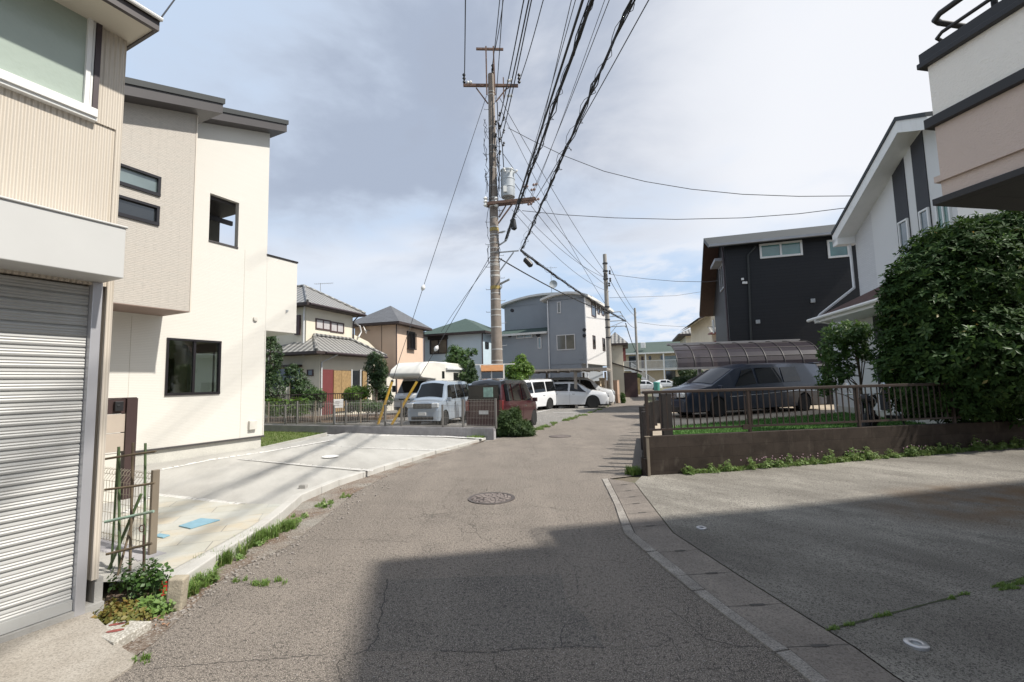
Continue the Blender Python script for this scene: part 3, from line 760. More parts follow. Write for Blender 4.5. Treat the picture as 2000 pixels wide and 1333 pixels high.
# concrete ramp in front of it and the patterned slab
rp = [gp(x, y, .09) for x, y in ((-200, 1330), (0, 1246), (120, 1205), (168, 1188), (205, 1222))] + [gp(x, y, .02) for x, y in ((238, 1262), (266, 1283), (258, 1300), (210, 1333), (150, 1390))]
ramp_o = thing('concrete_ramp', 'stained concrete ramp sloping from the shutter down to the road', 'ramp', (rp[3].x, rp[3].y, 0))
o0 = Vector((rp[3].x, rp[3].y, 0))
mb = MB(); T = [v - o0 for v in rp]
inner = [Vector((-9 * HD.x, -9 * HD.y, .09)) + Vector((0, 0, 0)), Vector((T[3].x, T[3].y, .09)), Vector((T[4].x + .05, T[4].y + .02, .075))]
pl = [Vector((*(HD * -6 + HN * .02).xy, .10)), Vector((*(HD * 0 + HN * .02).xy, .10)), Vector((*(gp(205, 1222, .07) - o0).xy, .07)), Vector((*(gp(240, 1266, .035) - o0).xy, .035)), Vector((*(gp(266, 1284, .015) - o0).xy, .02)), Vector((*(gp(257, 1302, .01) - o0).xy, .012)), Vector((*(gp(190, 1345, .01) - o0).xy, .008)), Vector((*(HD * -3.2 - HN * 1.0).xy, .01)), Vector((*(HD * -6 - HN * 1.1).xy, .01))]
cen = Vector((*(HD * -1.6 - HN * .38).xy, .085)); 
for i in range(len(pl)):
    mb.poly([pl[i], pl[(i + 1) % len(pl)], cen]); a, c = pl[i], pl[(i + 1) % len(pl)]; mb.poly([(a.x, a.y, -.02), (c.x, c.y, -.02), c, a])
rr = mb.build('slab', MATS['ramp_concrete'], ramp_o)
sb = rr.modifiers.new('s', 'SUBSURF'); sb.subdivision_type = 'SIMPLE'; sb.levels = 3; sb.render_levels = 3
c4 = [gp(x, y, .06) for x, y in ((183, 1236), (222, 1211), (297, 1213), (222, 1256))]
st = thing('paving_slab', 'terrazzo slab with dark red oval marks beside the shop corner', 'paving slab', (c4[1].x, c4[1].y, 0))
o1 = Vector((c4[1].x, c4[1].y, 0)); mb = MB(); mb.prism([((v - o1).x, (v - o1).y) for v in c4], -.01, .06)
b = NB('terrazzo'); p = b.pos(); vo = b.n.new('ShaderNodeTexVoronoi'); vo.inputs['Scale'].default_value = 70; b.l.new(p, vo.inputs['Vector'])
b.col(b.mix(b.rng(vo.outputs['Distance'], .2, .6), (.52, .5, .45), (.30, .28, .24))); b.set(.8)
mb.build('slab', MATS['terrazzo'], st, bevel=.006)
M('dark_red', (.22, .06, .05), .7, var=.2, scale=30)
mb = MB()
for (x, y), ax, ay in (((229, 1219), .050, .018), ((225, 1232), .052, .02), ((191, 1229), .03, .02)):
    c = gp(x, y, .063) - o1; u = Vector((.95, .3, 0)); v_ = Vector((-.3, .95, 0))
    mb.poly([c + u * ax * math.cos(t * math.pi / 8) + v_ * ay * math.sin(t * math.pi / 8) for t in range(16)])
mb.build('oval_mark', MATS['dark_red'], st, fix=False)

# ================================================================ cream house
CF = Fr(A0, FA)
siding('cream_siding', (.63, .61, .56), .034, .55, brick=3.0, linec=.90, var=.012)
siding('bay_siding', (.50, .465, .415), .034, .8, (.47, .43, .38), brick=.30, linec=.74, var=.05, speck=.45)
M('roof_dark', (.026, .030, .030), .6, var=.12, scale=2)
M('fascia_dark', (.055, .05, .05), .5, var=.06)
cream = thing('cream_house', 'new cream clapboard house with a projecting upper bay and dark mono-pitch roof', 'house', (A0.x, A0.y, 0), heading=FA)
zr = lambda x: 8.62 + .335 * x             # wall top follows the roof slope
W1 = (-2.34, -1.155, 1.54, 2.805)           # living room window
OP = (-1.53, -.81, 5.21, 6.37)             # terrace opening
mb = MB()
wallgrid(mb, 'S', -9, 0, .44, 6.6, [W1, OP], reveal=.12)
# sloping upper part
for x0, x1 in ((-9, -4), (-4, -1.53), (-1.53, -.81), (-.81, 0)):
    mb.poly([(x0, 0, 6.6), (x1, 0, 6.6), (x1, 0, zr(x1)), (x0, 0, zr(x0))])
mb.poly([(0, 0, .44), (0, 1.0, .44), (0, 1.0, 3.2), (0, 0, 3.2)]); mb.poly([(0, 1., .44), (0, 3.2, .44), (0, 3.2, .8), (0, 1., .8)]); mb.poly([(0, 1., 2.7), (0, 3.2, 2.7), (0, 3.2, 3.2), (0, 1., 3.2)]); mb.poly([(0, 3.2, .44), (0, 8, .44), (0, 8, 3.2), (0, 3.2, 3.2)]); mb.poly([(0, 0, 3.2), (0, 8, 3.2), (0, 8, 8.6), (0, 2.1, 8.6), (0, 2.1, 5.2), (0, 0, 5.2)])
mb.poly([(0, 0, 5.2), (0, .14, 5.2), (0, .14, zr(0)), (0, 0, zr(0))]); mb.poly([(-.81, .14, 5.2), (0, .14, 5.2), (0, .14, zr(0)), (-.81, .14, zr(-.81))])
mb.box(-9, .3, .44, -2.6, 7.9, 6.9); mb.box(-4.2, 2.3, 3.2, -1.7, 7.9, 7.6)
# terrace parapet running past the corner
mb.box(.003, 0, 3.175, .945, .14, 5.195); mb.box(.805, .14, 3.175, .945, 3.2, 5.195)
mb.build('wall', MATS['cream_siding'], cream)
mb = MB(); mb.box(-9, .035, -.05, .0 - .03, 7.8, .40); mb.build('foundation', MATS['wall_concrete'], cream)
mb = MB(); mb.box(-9, -.028, .40, .028, .0, .44); mb.box(-.0, .0, .40, .028, 7.8, .44); mb.build('drip_edge', MATS['fascia_dark'], cream)
mb = MB(); mb.box(0, 0, 5.195, .965, -.02, 5.24); mb.box(-.012, -.02, 5.195, .965, .16, 5.24); mb.box(.79, .16, 5.195, .965, 3.2, 5.24); mb.build('parapet_cap', MATS['fascia_dark'], cream); mb = MB(); mb.box(OP[0], -.02, 5.175, OP[1], .15, 5.215)
mb.build('parapet_cap', MATS['fascia_dark'], cream)
mb = MB(); mb.box(-.0, .1, 3.16, .94, 3.2, 3.174); mb.box(.01, .14, 4.05, .80, 3.2, 4.1); mb.build('terrace_floor', MATS['soffit_white'], cream)
for xj in (-3.0, -.62):
    mb = MB(); mb.box(xj - .004, -.0025, .445, xj + .004, 0, 3.2 if xj < -1 else 5.2); mb.build('siding_joint', M('joint_cream', (.46, .43, .37), .8), cream)
mb = MB(); mb.lathe([(.01, -.05), (.06, -.045), (.065, 0)], (-.30, 0, 3.45), 14, 'Y'); mb.build('vent_hood', M('vent_cream', (.55, .53, .48), .5), cream, smooth=50)
mb = MB(); mb.box(-.42, -.08, .62, -.22, -.001, .84); mb.build('outlet_box', MATS['vent_cream'], cream, bevel=.01)
# the projecting bay
mb = MB()
bx0, bx1 = -6.2, -2.44
zb = lambda x: 8.00 + .335 * (x + 1.15)
for (x0, x1) in ((bx0, bx1),):
    H1 = (-3.93, -3.08, 5.50, 5.91); H2 = (-3.93, -3.08, 4.905, 5.305)
    wallgrid(mb, 'S', bx0, bx1, 3.28, 6.2, [H1, H2], off=1.0, reveal=.07)
    mb.poly([(x0, -1, 6.2), (x1, -1, 6.2), (x1, -1, zb(x1)), (x0, -1, zb(x0))])
mb.poly([(bx1, -1, 3.28), (bx1, 0, 3.28), (bx1, 0, zb(bx1)), (bx1, -1, zb(bx1))])
mb.build('bay', MATS['bay_siding'], cream)
mb = MB(); mb.box(bx0, -1.0, 3.262, bx1 + .004, -.002, 3.279); mb.build('bay_soffit', M('soffit_brown', (.22, .16, .13), .7, var=.05), cream)
mb = MB(); mb.box(-.014, -.012, .442, .012, .01, 3.17); mb.build('corner_trim', MATS['cream_siding'], cream); mb = MB(); mb.box(bx1 - .012, -1.014, 3.262, bx1 + .014, -.99, 7.55); mb.build('corner_trim', M('trim_beige', (.58, .53, .46), .6, var=.03), cream)
def slope_slab(mb, x0, x1, y0, y1, zf, th, m=0):
    P_ = [(x0, y0, zf(x0)), (x1, y0, zf(x1)), (x1, y1, zf(x1)), (x0, y1, zf(x0))]
    Q = [(x, y, z + th) for x, y, z in P_]; i = mb.pts(P_ + Q)
    for q in ((0, 3, 2, 1), (4, 5, 6, 7), (0, 1, 5, 4), (1, 2, 6, 5), (2, 3, 7, 6), (3, 0, 4, 7)): mb.f.append(tuple(i + k for k in q)); mb.mi.append(m)
mb = MB(); slope_slab(mb, -9, .26, -.34, 8, zr, .21, 0); slope_slab(mb, bx0, -2.12, -1.36, -.345, zb, .21, 0)
slope_slab(mb, -9, .29, -.37, 8, lambda x: zr(x) + .212, .12, 1); slope_slab(mb, bx0, -2.09, -1.39, -.372, lambda x: zb(x) + .212, .12, 1)
mb.build('roof', [MATS['fascia_dark'], MATS['roof_dark']], cream)
# sliding window with the pale room behind it
def openwin(root, face, h, off, split, dep=.06, fw=.045, gmat='glass_clear', sill=True):
    a0, a1, z0, z1 = h; mb = MB()
    def bx(A0_, A1_, Z0, Z1, d0, d1, mb=mb): p = fmap(face, A0_, d0, Z0, off); q = fmap(face, A1_, d1, Z1, off); mb.box(*p, *q)
    bx(a0, a1, z1 - fw, z1 - .001, -dep, .028); bx(a0, a1, z0 + .001, z0 + fw * 1.3, -dep, .03); bx(a0 + .001, a0 + fw, z0 + fw * 1.3, z1 - fw, -dep, .026); bx(a1 - fw, a1 - .001, z0 + fw * 1.3, z1 - fw, -dep, .026)
    for k in range(1, split): am = a0 + (a1 - a0) * k / split; bx(am - fw * .55, am + fw * .55, z0 + fw * 1.3, z1 - fw, -dep, .004)
    o = mb.build('window', MATS['black_frame'], root)
    g = MB(); p = fmap(face, a0 + fw, -.03, z0 + fw, off); q = fmap(face, a1 - fw, -.036, z1 - fw, off); g.box(*p, *q); g.build('pane', MATS[gmat], o); return o
openwin(cream, 'S', W1, 0, 2)
openwin(cream, 'S', H1, 1.0, 1, gmat='glass_pale', fw=.05); openwin(cream, 'S', H2, 1.0, 1, gmat='glass_dark', fw=.05)
mb = MB()                                     # the room seen through the window
x0, x1, y0, y1, z0, z1 = -2.6 + .01, -.005, .16, 3.4, .62, 2.95
for P_ in (([x0, y1, z0], [x1, y1, z0], [x1, y1, z1], [x0, y1, z1]), ([x0, y0, z0], [x0, y1, z0], [x0, y1, z1], [x0, y0, z1]), ([x0, y0, z1], [x1, y0, z1], [x1, y1, z1], [x0, y1, z1])): mb.poly(P_)
mb.box(-1.55, 3.0, .62, -1.48, 3.35, 2.6); mb.box(-1.0, 2.2, .62, -.95, 3.39, 2.5); mb.box(-1.95, 3.2, .62, -1.7, 3.38, 2.3)
mb.build('room', M('room_wall', (.55, .50, .40), .8, var=.08), cream, fix=False)
mb = MB(); mb.poly([(x0, y0, z0 - .002), (x1, y0, z0 - .002), (x1, y1, z0 - .002), (x0, y1, z0 - .002)]); mb.build('floor', M('room_floor', (.30, .20, .11), .5, var=.1), cream, fix=False)
mb = MB(); mb.poly([(-.02, 1.0, .8), (-.02, 3.2, .8), (-.02, 3.2, 2.7), (-.02, 1.0, 2.7)])
b = NB('thin_curtain'); tr = b.n.new('ShaderNodeBsdfTranslucent'); tr.inputs[0].default_value = (.8, .8, .74, 1); b.col((.6, .6, .56)); mx_ = b.n.new('ShaderNodeMixShader'); mx_.inputs[0].default_value = .7; b.l.new(b.b.outputs[0], mx_.inputs[1]); b.l.new(tr.outputs[0], mx_.inputs[2]); b.l.new(mx_.outputs[0], b.out.inputs[0])
mb.build('curtain', MATS['thin_curtain'], cream, fix=False)  # translucent sheet added so skylight reaches the room white and diffuse
mb = MB(); mb.box(-.05, 2.06, .8, -.03, 2.14, 2.7); mb.build('curtain_bar', MATS['white_frame'], cream)
# terrace roof beams seen through the opening
mb = MB(); mb.box(-1.9, .2, 6.65, .1, 3.0, 6.7); mb.box(-1.6, .16, 6.30, -.6, .24, 6.62); mb.box(-1.6, 1.5, 6.28, 0, 1.58, 6.4); mb.build('terrace_ceiling', MATS['fascia_dark'], cream)
mb = MB(); mb.box(.60, -.03, 3.76, .66, -.002, 3.80); mb.box(.60, -.03, 3.72, .62, -.002, 3.76); mb.build('wall_hook', MATS['galvanised'], cream)

# gate post with intercom and letter slots, beside the shop
gpo = at(208, 1000, 6.6)
gx0 = onplane(208, 900, gpo, FA)[0]; gx1 = onplane(241, 900, gpo, FA)[0]; gx2 = onplane(262, 900, gpo, FA)[0]
zt = onplane(262, 778, gpo, FA)[1]; z1_ = onplane(210, 810, gpo, FA)[1]; z2_ = onplane(210, 848, gpo, FA)[1]; z3_ = onplane(210, 886, gpo, FA)[1]
gate = thing('gatepost', 'dark brown gatepost with intercom and cream letterbox panels beside the shop corner', 'gatepost', (gpo.x, gpo.y, 0), heading=FA)
M('gate_brown', (.05, .03, .028), .45, var=.12)
mb = MB(); mb.box(gx1, -.03, .05, gx2, .12, zt); mb.box(gx0 - .5, .005, zt - .004, gx2, .1, zt + .012); mb.box(gx0 - .5, .012, z1_, gx1 - .004, .1, zt - .006); mb.build('post', MATS['gate_brown'], gate)
mb = MB(); mb.box(gx0 - .5, -.005, z2_ + .008, gx1 - .006, .09, z1_ - .008); mb.box(gx0 - .5, -.005, z3_ + .008, gx1 - .006, .09, z2_ - .006); mb.build('letterbox', M('letter_beige', (.42, .36, .30), .45, var=.05), gate, bevel=.004)
mb = MB(); mb.box(gx0 - .5, .012, .1, gx1 - .03, .08, z3_ - .02); mb.build('panel', M('panel_white', (.6, .58, .52), .6), gate)
mb = MB(); mb.box(gx0 + .05, -.045, z1_ + .04, gx1 - .05, .01, zt - .04); mb.box(gx0 + .07, -.052, z1_ + .10, gx1 - .09, -.04, z1_ + .13); mb.build('intercom', MATS['black_plastic'], gate, bevel=.006)

# ribbed block wall and curly mesh fence between shop and driveway
bw0 = gp(298, 1112, .02); BH = -64.0         # runs away to the left
M('ribbed_block', (.36, .35, .36), .9, var=.12, scale=6, bump=.4)
e = at(313, 1080, 4.55); blk = thing('block_wall', 'short ribbed grey block wall under the wire fence beside the shop', 'wall', (e.x, e.y, 0), heading=FA)
ztop = onplane(310, 1078, e, FA)[1]
mb = MB()
for i in range(6):
    x = .0 - i * .033; mb.box(x - .026, -.115, .0, x, -.10, ztop - .002); 
mb.box(-.21, -.10, .0, .0, .10, ztop)
for i in range(30):
    y = -.09 + i * .06; mb.box(-.222, y, 0, -.21, y + .04, ztop - .003)
mb.box(-.21, .10, .0, .0, 2.2, ztop - .001)
mb.build('blocks', MATS['ribbed_block'], blk)
zf = onplane(305, 922, e, FA)[1]
wfn = thing('wire_fence', 'low wire mesh fence panel with rolled top edge standing on the ribbed blocks', 'fence', (e.x, e.y, ztop), heading=FA - 90)
M('tan_metal', (.25, .21, .16), .5, .3, var=.1)
mb = MB(); mb.box(-.02, -.06 + .1, 0, .02 + .0, .10, zf - ztop + .02); mb.build('post', MATS['tan_metal'], wfn, bevel=.004)
mb = MB(); Hh = zf - ztop - .02
for i in range(34):
    x = .05 + i * .055; P_ = [(x, .075, .02), (x, .075, Hh - .11), (x, .04, Hh - .06), (x, .02, Hh - .02), (x, .05, Hh + .01), (x, .08, Hh - .02), (x, .075, Hh - .05)]
    mb.tube(P_, .0022, 4)
    P_ = [(x, .075, .02), (x, .05, .03), (x, .03, .06), (x, .06, .09), (x, .075, .07)]; mb.tube(P_, .0022, 4)
for zz_ in (.03, .09, .2, .3, .4, .5, Hh - .12, Hh - .05, Hh): 
    if zz_ <= Hh: mb.tube([(.02, .072, zz_), (1.9, .072, zz_)], .0022, 4)
mb.build('mesh_panel', M('fence_wire', (.42, .38, .30), .5, .4), wfn)

# green garden-stake trellis
M('stake_green', (.085, .13, .055), .55, var=.3, scale=9, dirt=.5, dirtc=(.10, .085, .06)); M('stake_teal', (.25, .36, .30), .6, var=.25, scale=7, dirt=.5, dirtc=(.24, .15, .08)); M('stake_brown', (.13, .10, .065), .7, var=.3, scale=12)
def tp(px, py, Y=4.05): return at(px, py, Y)
t0_ = tp(240, 1200, 4.0); tre = thing('garden_trellis', 'trellis of crossed green garden stakes tied with wire beside the shop', 'trellis', (t0_.x, t0_.y, 0))
Tz = Vector((t0_.x, t0_.y, 0))
def stake(pts, r, mt, Y=4.05, name='stake'):
    mb = MB(); mb.tube([tp(x, y, Y + dy) - Tz for x, y, dy in pts], r, 7); return mb.build(name, MATS[mt], tre, smooth=60)
stake([(232, 873, 0), (234, 1192, 0)], .011, 'stake_green'); stake([(260, 865, .05), (252, 1188, .05)], .011, 'stake_brown'); stake([(284, 866, .02), (281, 1172, .02)], .010, 'stake_green')
stake([(231, 880, .12), (213, 1185, .12)], .009, 'stake_green'); stake([(276, 965, .1), (210, 1118, .1)], .012, 'stake_green'); stake([(262, 1005, .08), (212, 1190, -.1)], .009, 'stake_brown')
stake([(205, 897, -.03), (262, 888, -.03), (304, 882, -.03)], .010, 'stake_brown', name='cross_stake'); stake([(205, 957, -.03), (262, 950, -.03), (302, 944, -.03)], .010, 'stake_brown', name='cross_stake')
stake([(205, 1020, -.03), (300, 999, -.03)], .012, 'stake_teal', name='cross_stake'); stake([(208, 1083, -.03), (296, 1062, -.03)], .011, 'stake_brown', name='cross_stake'); stake([(215, 1143, -.03), (298, 1117, -.03)], .012, 'stake_teal', name='cross_stake')
mb = MB(); mb.tube([tp(280, 1170, 4.02) - Tz, tp(281, 1045, 4.02) - Tz], .008, 8); c = tp(277, 1033, 4.02) - Tz
mb.tube([c + Vector((.022 * math.sin(t * .6), 0, -.028 * math.cos(t * .6))) for t in range(11)], .005, 6); mb.build('iron_rod', MATS['rust_metal'], tre)
# boundary stone and red marker
bs = at(342, 1190, 4.02); q = gp(343, 1190, .0)
bst = tag((lambda mb: (mb.box(-.055, -.05, 0, .055, .05, .235), mb.build('boundary_stone', M('old_stone', (.33, .29, .22), .95, var=.25, scale=12, bump=.6), None, bevel=.012))[1])(MB()), 'weathered square boundary stone at the driveway corner', 'boundary stone')
bst.location = (q.x, q.y, 0); bst.rotation_euler = (0, RAD(4), RAD(12))
q = gp(318, 1163, .0)
mb = MB(); mb.cyl((0, 0, 0), (0, 0, .10), .028, .026, 12); mb.cyl((0, 0, .10), (0, 0, .108), .020, .012, 12)
rm = tag(mb.build('marker_cap', M('red_plastic', (.45, .02, .02), .35), None, smooth=40), 'small red marker cap against the block wall', 'marker'); rm.location = (q.x, q.y, 0)
q = gp(592, 968, 0.); mb = MB(); mb.box(-.05, -.05, 0, .05, .05, .16); mb.box(-.04, -.04, .16, .04, .04, .168)
so_ = tag(mb.build('boundary_peg', MATS['concrete_grey'], None, bevel=.008), 'small grey concrete peg at the driveway edge by the bare soil', 'boundary peg'); so_.location = (q.x, q.y, 0)

# covers ------------------------------------------------------------
b = NB('cast_iron'); p = b.tc(); vo = b.n.new('ShaderNodeTexVoronoi'); vo.feature = 'DISTANCE_TO_EDGE'; vo.inputs['Scale'].default_value = 14; b.l.new(b.map(p, (1, 1, 1)), vo.inputs['Vector'])
g = b.rng(vo.outputs['Distance'], .03, .12)
b.col(b.mix(g, (.055, .042, .038), (.22, .185, .165))); b.set(.7, .2); b.bump(g, .8, .012)
def cover(name, c, r, label, cat, group=None):
    t = thing(name, label, cat, (c.x, c.y, c.z), group=group)
    mb = MB(); mb.lathe([(r * .86, .0), (r * .87, .010), (r, .012), (r * 1.01, .0)], n=40); mb.build('rim', M('iron_rim', (.10, .085, .078), .6, .3, var=.2, scale=15), t, smooth=30)
    mb = MB(); mb.cyl((0, 0, -.005), (0, 0, .009), r * .855, n=40); mb.build('lid', MATS['cast_iron'], t, smooth=30); return t
cover('manhole_cover', gp(960, 974), .335, 'rusty brown patterned manhole cover in the middle of the road', 'manhole cover')
cover('manhole_cover', gp(1094, 853), .33, 'dark manhole cover sunk in the road near the far fence corner', 'manhole cover')
q = gp(645, 892, .122); mb = MB(); mb.lathe([(.001, .012), (.15, .012), (.17, .008), (.175, 0)], n=32)
o = tag(mb.build('inspection_lid', MATS['white_paint'], None, smooth=30), 'round white inspection lid in the pale driveway', 'drain lid'); o.location = q
def plate(pix, name, label, cat, matl, z):
    c = [gp(x, y, z) for x, y in pix]; o0_ = sum(c, Vector()) / 4; mb = MB(); mb.prism([((v - o0_).x, (v - o0_).y) for v in c], 0, .012)
    o = tag(mb.build(name, matl, None, bevel=.003), label, cat); o.location = o0_; return o
bl = M('blue_cover', (.19, .34, .42), .5, var=.1, scale=10)
plate([(349, 1029), (372, 1034), (430, 1017), (392, 1014)], 'meter_lid', 'light blue rectangular meter lid in the flagstone paving', 'meter lid', bl, DZ + .006)
plate([(300, 1049), (318, 1052), (332, 1047), (312, 1044)], 'meter_lid', 'small blue lid beside the wire fence post', 'meter lid', bl, DZ + .006)
M('chrome_cap', (.45, .45, .46), .3, .7, var=.1)
for (px, py, r, hole, lb) in ((1370, 1033, .055, True, 'small round steel drain cap near the gutter slabs'), (1790, 1261, .062, False, 'larger round steel drain cap at the bottom right of the concrete yard')):
    q = yp(px, py); t = thing('drain_cap', lb, 'drain cap', q)
    mb = MB(); mb.lathe([(r * .42, .004), (r * .45, .016), (r * .8, .02), (r, .014), (r * 1.02, 0)], n=28); mb.build('ring', MATS['chrome_cap'], t, smooth=50)
    mb = MB(); mb.cyl((0, 0, -.002), (0, 0, .006), r * .43, n=24); mb.build('centre', MATS['dark_metal'] if hole else MATS['galvanised'], t)

# ================================================================ house on the right, close to the camera
RH = 79.0
RO = Vector((3.86, 3.98, 0)); RF = Fr(RO, RH)            # local x = along the far end (to the right), local y = away from the camera
b = NB('stucco_white'); p = b.pos(); n_ = b.noise(b.map(p, (1, 1, 1.6)), 34, 3, .6, .8); b.col(b.mix(b.rng(b.noise(p, 2, 4), .3, .7), (.78, .755, .70), (.82, .79, .735))); b.set(.9, 0, .2); b.bump(n_, .7, .012)
b = NB('stucco_pink'); p = b.pos(); n_ = b.noise(b.map(p, (1, 1, 1.6)), 34, 3, .6, .8); b.col(b.mix(b.rng(b.noise(p, 2, 4), .3, .7), (.54, .45, .40), (.57, .475, .42))); b.set(.9, 0, .2); b.bump(n_, .7, .012)
rh = thing('stucco_house', 'two tone white and pinkish stucco house with black trims at the right edge', 'house', (RO.x, RO.y, 0), heading=RH)
zA = 3.10; zMidA = onplane(1825, 250, RO, RH - 90)[1]; zTop = 4.50
def c_(px, py): return onplane(px, py, RO, RH - 90)
zM0 = (c_(1830, 247)[1] + .0); zM1 = zM0 + .09; zB1 = c_(1846, 345)[1]; zLow = c_(1846, 398)[1]; zCap = c_(1820, 120)[1]
Ly = -7.5; Lx = 9
mb = MB(); mb.box(0, Ly, zM1, Lx, 0, zCap); mb.box(.6, Ly, zCap, Lx, -1.62, 7.15); mb.build('upper_wall', MATS['stucco_white'], rh)
mb = MB(); mb.box(0.002, Ly, zLow + .06, Lx, -.002, zM0); mb.box(1.0, Ly, .05, Lx, -1.9, zLow); mb.build('lower_wall', MATS['stucco_pink'], rh)
blk_ = M('black_trim', (.016, .016, .018), .5, var=.1)
mb = MB(); mb.box(-.04, Ly, zCap, Lx, .04, zCap + .11); mb.box(-.055, Ly, zCap - .03, Lx, .055, zCap + .02); mb.box(-.05, Ly, zM0, Lx, .05, zM1); mb.box(-.05, Ly, zLow, Lx, .05, zLow + .06); mb.build('trim_band', blk_, rh, bevel=.006)
mb = MB(); mb.box(-.03, Ly, zB1 - .035, Lx, .03, zB1 + .02); mb.build('belt_strip', MATS['stucco_pink'], rh)
mb = MB(); mb.box(.25, Ly, zLow + .012, Lx, -.22, zLow + .03); mb.build('soffit', M('soffit_grey', (.22, .21, .20), .8), rh)
mb = MB(); mb.box(.05, Ly, zLow - .001, .25, -.05, zLow + .028); mb.box(.25, -.22, zLow - .001, Lx, -.05, zLow + .028); mb.build('soffit_edge', blk_, rh)
mb = MB(); mb.box(.1, Ly, 7.15, Lx, -1.55, 7.3); mb.build('roof', MATS['roof_dark'], rh)
mb = MB()
zr1, zr2 = zCap + .42, zCap + .24
for zz_, rr_ in ((zr1, .026), (zr2, .016)): mb.tube([(.06, Ly, zz_), (.06, -.10, zz_), (.10, -.03, zz_), (.18, -.01, zz_), (Lx, -.01, zz_)], rr_, 10)
for k in range(6): mb.cyl((.12, -.45 - k * 1.1, zCap + .1), (.12, -.45 - k * 1.1, zr1), .022)
for k in range(5): mb.cyl((1.0 + k * 1.2, -.05, zCap + .1), (1.0 + k * 1.2, -.05, zr1), .022)
mb.build('handrail', blk_, rh, smooth=50)
# ================================================================ houses beyond the parking lot
# roof tiles: courses of curved clay tiles, UV in metres
def tilemat(name, c, c2, pu=.27, pv=.24, light=.5):
    b = NB(name); uv = b.tc('UV'); s = b.n.new('ShaderNodeSeparateXYZ'); b.l.new(uv, s.inputs[0])
    u = b.math('FRACT', b.math('DIVIDE', s.outputs[0], pu)); v = b.math('FRACT', b.math('DIVIDE', s.outputs[1], pv))
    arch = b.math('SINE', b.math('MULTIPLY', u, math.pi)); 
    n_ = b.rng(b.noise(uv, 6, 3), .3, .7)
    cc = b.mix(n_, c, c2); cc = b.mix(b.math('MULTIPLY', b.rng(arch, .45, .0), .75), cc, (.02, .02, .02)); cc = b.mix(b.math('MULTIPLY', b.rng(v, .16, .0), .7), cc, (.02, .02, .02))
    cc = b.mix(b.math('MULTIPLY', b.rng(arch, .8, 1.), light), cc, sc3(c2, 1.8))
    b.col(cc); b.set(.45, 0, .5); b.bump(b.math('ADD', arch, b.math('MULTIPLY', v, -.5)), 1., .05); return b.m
tilemat('kawara_tile', (.15, .15, .15), (.24, .235, .22), .36, .30, .6)
siding('slate_roof', (.115, .12, .13), .22, .6, brick=.6, linec=.55, var=.10)
siding('green_roof', (.06, .09, .078), .24, .5, brick=.9, linec=.6, var=.06)
siding('apt_green_roof', (.075, .10, .087), .30, .3, brick=3., linec=.8, var=.05)
siding('brown_roof', (.085, .04, .032), .19, .9, brick=.45, linec=.45, var=.22)
M('stucco_cream', (.66, .61, .50), .9, var=.04, scale=1.2, dirt=.12, dirtc=(.4, .35, .28))
M('stucco_greyside', (.60, .57, .50), .9, var=.04)
M('stucco_beige_pink', (.62, .47, .36), .9, var=.03, scale=1.2)
M('stucco_blue', (.46, .56, .62), .9, var=.03, scale=1.5)
M('siding_grey', (.265, .285, .31), .8, var=.04, scale=1.2)
M('siding_pale', (.58, .57, .56), .8, var=.03)
M('brown_frame', (.07, .04, .04), .45, var=.1)
M('eave_dark', (.045, .032, .03), .6, var=.15)
M('pipe_brown', (.05, .035, .04), .5); M('pipe_white', (.66, .66, .66), .4)
M('shutter_maroon', (.16, .042, .042), .55, var=.06)
M('reed', (.40, .27, .13), .85, var=.22, scale=9)
def pipe(root, pts, mt='pipe_brown', r=.04, name='downpipe'):
    mb = MB(); mb.tube(pts, r, 8); return mb.build(name, MATS[mt], root, smooth=60)
def ridge_caps(root, pts, r=.09, mt='kawara_tile'):
    mb = MB()
    for a, c in pts: mb.tube([a, c], r, 8)
    return mb.build('ridge_tiles', MATS[mt], root, smooth=60)

# ---- old house with tiled roofs
YA = 25.
cA = at(596, 757, YA); A = Fr(cA, 18)
ha = thing('tiled_house', 'old cream house with grey tiled roofs, maroon shutter and reed screens behind the hedge', 'house', (cA.x, cA.y, 0), heading=18)
# upper storey: length from the picture
L1 = A.s_(689, 620)[0]; ze = A.s_(598, 594)[1]; zl = A.s_(622, 688, .9)[1]
p_ = .95                                                        # the ground floor stands out towards the lot
L0 = A.s_(723, 720, p_)[0]
wallmats = [MATS['stucco_cream'], MATS['stucco_greyside']]
mb = MB(); mb.box(0, 0, 3.0, L1, 6.2, ze + .25); mb.build('upper_wall', MATS['stucco_cream'], ha)
mb = MB(); mb.box(.01, -p_, 0, L0 + .2, 6.2, zl + .03); mb.build('lower_wall', MATS['stucco_cream'], ha)
mb = MB(); zw = A.s_(703, 655)[1]; prof = [(L1, 2.9), (L1 + 2.4, 2.9), (L1 + 2.4, zw - .75), (L1 + 1.6, zw - .35), (L1, zw)]
mb.extr(prof, .0, .18); mb.build('wing_wall', MATS['stucco_cream'], ha)
mb = MB(); mb.box(L1 + .01, 1.2, 0, L1 + 3.6, 6.0, 3.1); mb.build('rear_wall', MATS['stucco_cream'], ha)
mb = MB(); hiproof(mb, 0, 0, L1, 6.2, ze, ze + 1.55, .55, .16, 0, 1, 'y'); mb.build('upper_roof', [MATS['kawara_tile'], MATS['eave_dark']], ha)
zr_ = ze + 1.55; ridge_caps(ha, [((-.55, -.55, ze + .05), (L1 / 2, L1 / 2, zr_ + .03)), ((L1 + .55, -.55, ze + .05), (L1 / 2, L1 / 2, zr_ + .03)), ((L1 / 2, L1 / 2, zr_ + .04), (L1 / 2, 6, zr_ + .04))], .08)
mb = MB()                                                       # skirt roof over the ground floor
y0, x1_ = -p_ - .6, L0 + .9; zt_ = zl + 1.0
P_ = lambda x, y, z: (x, y, z)
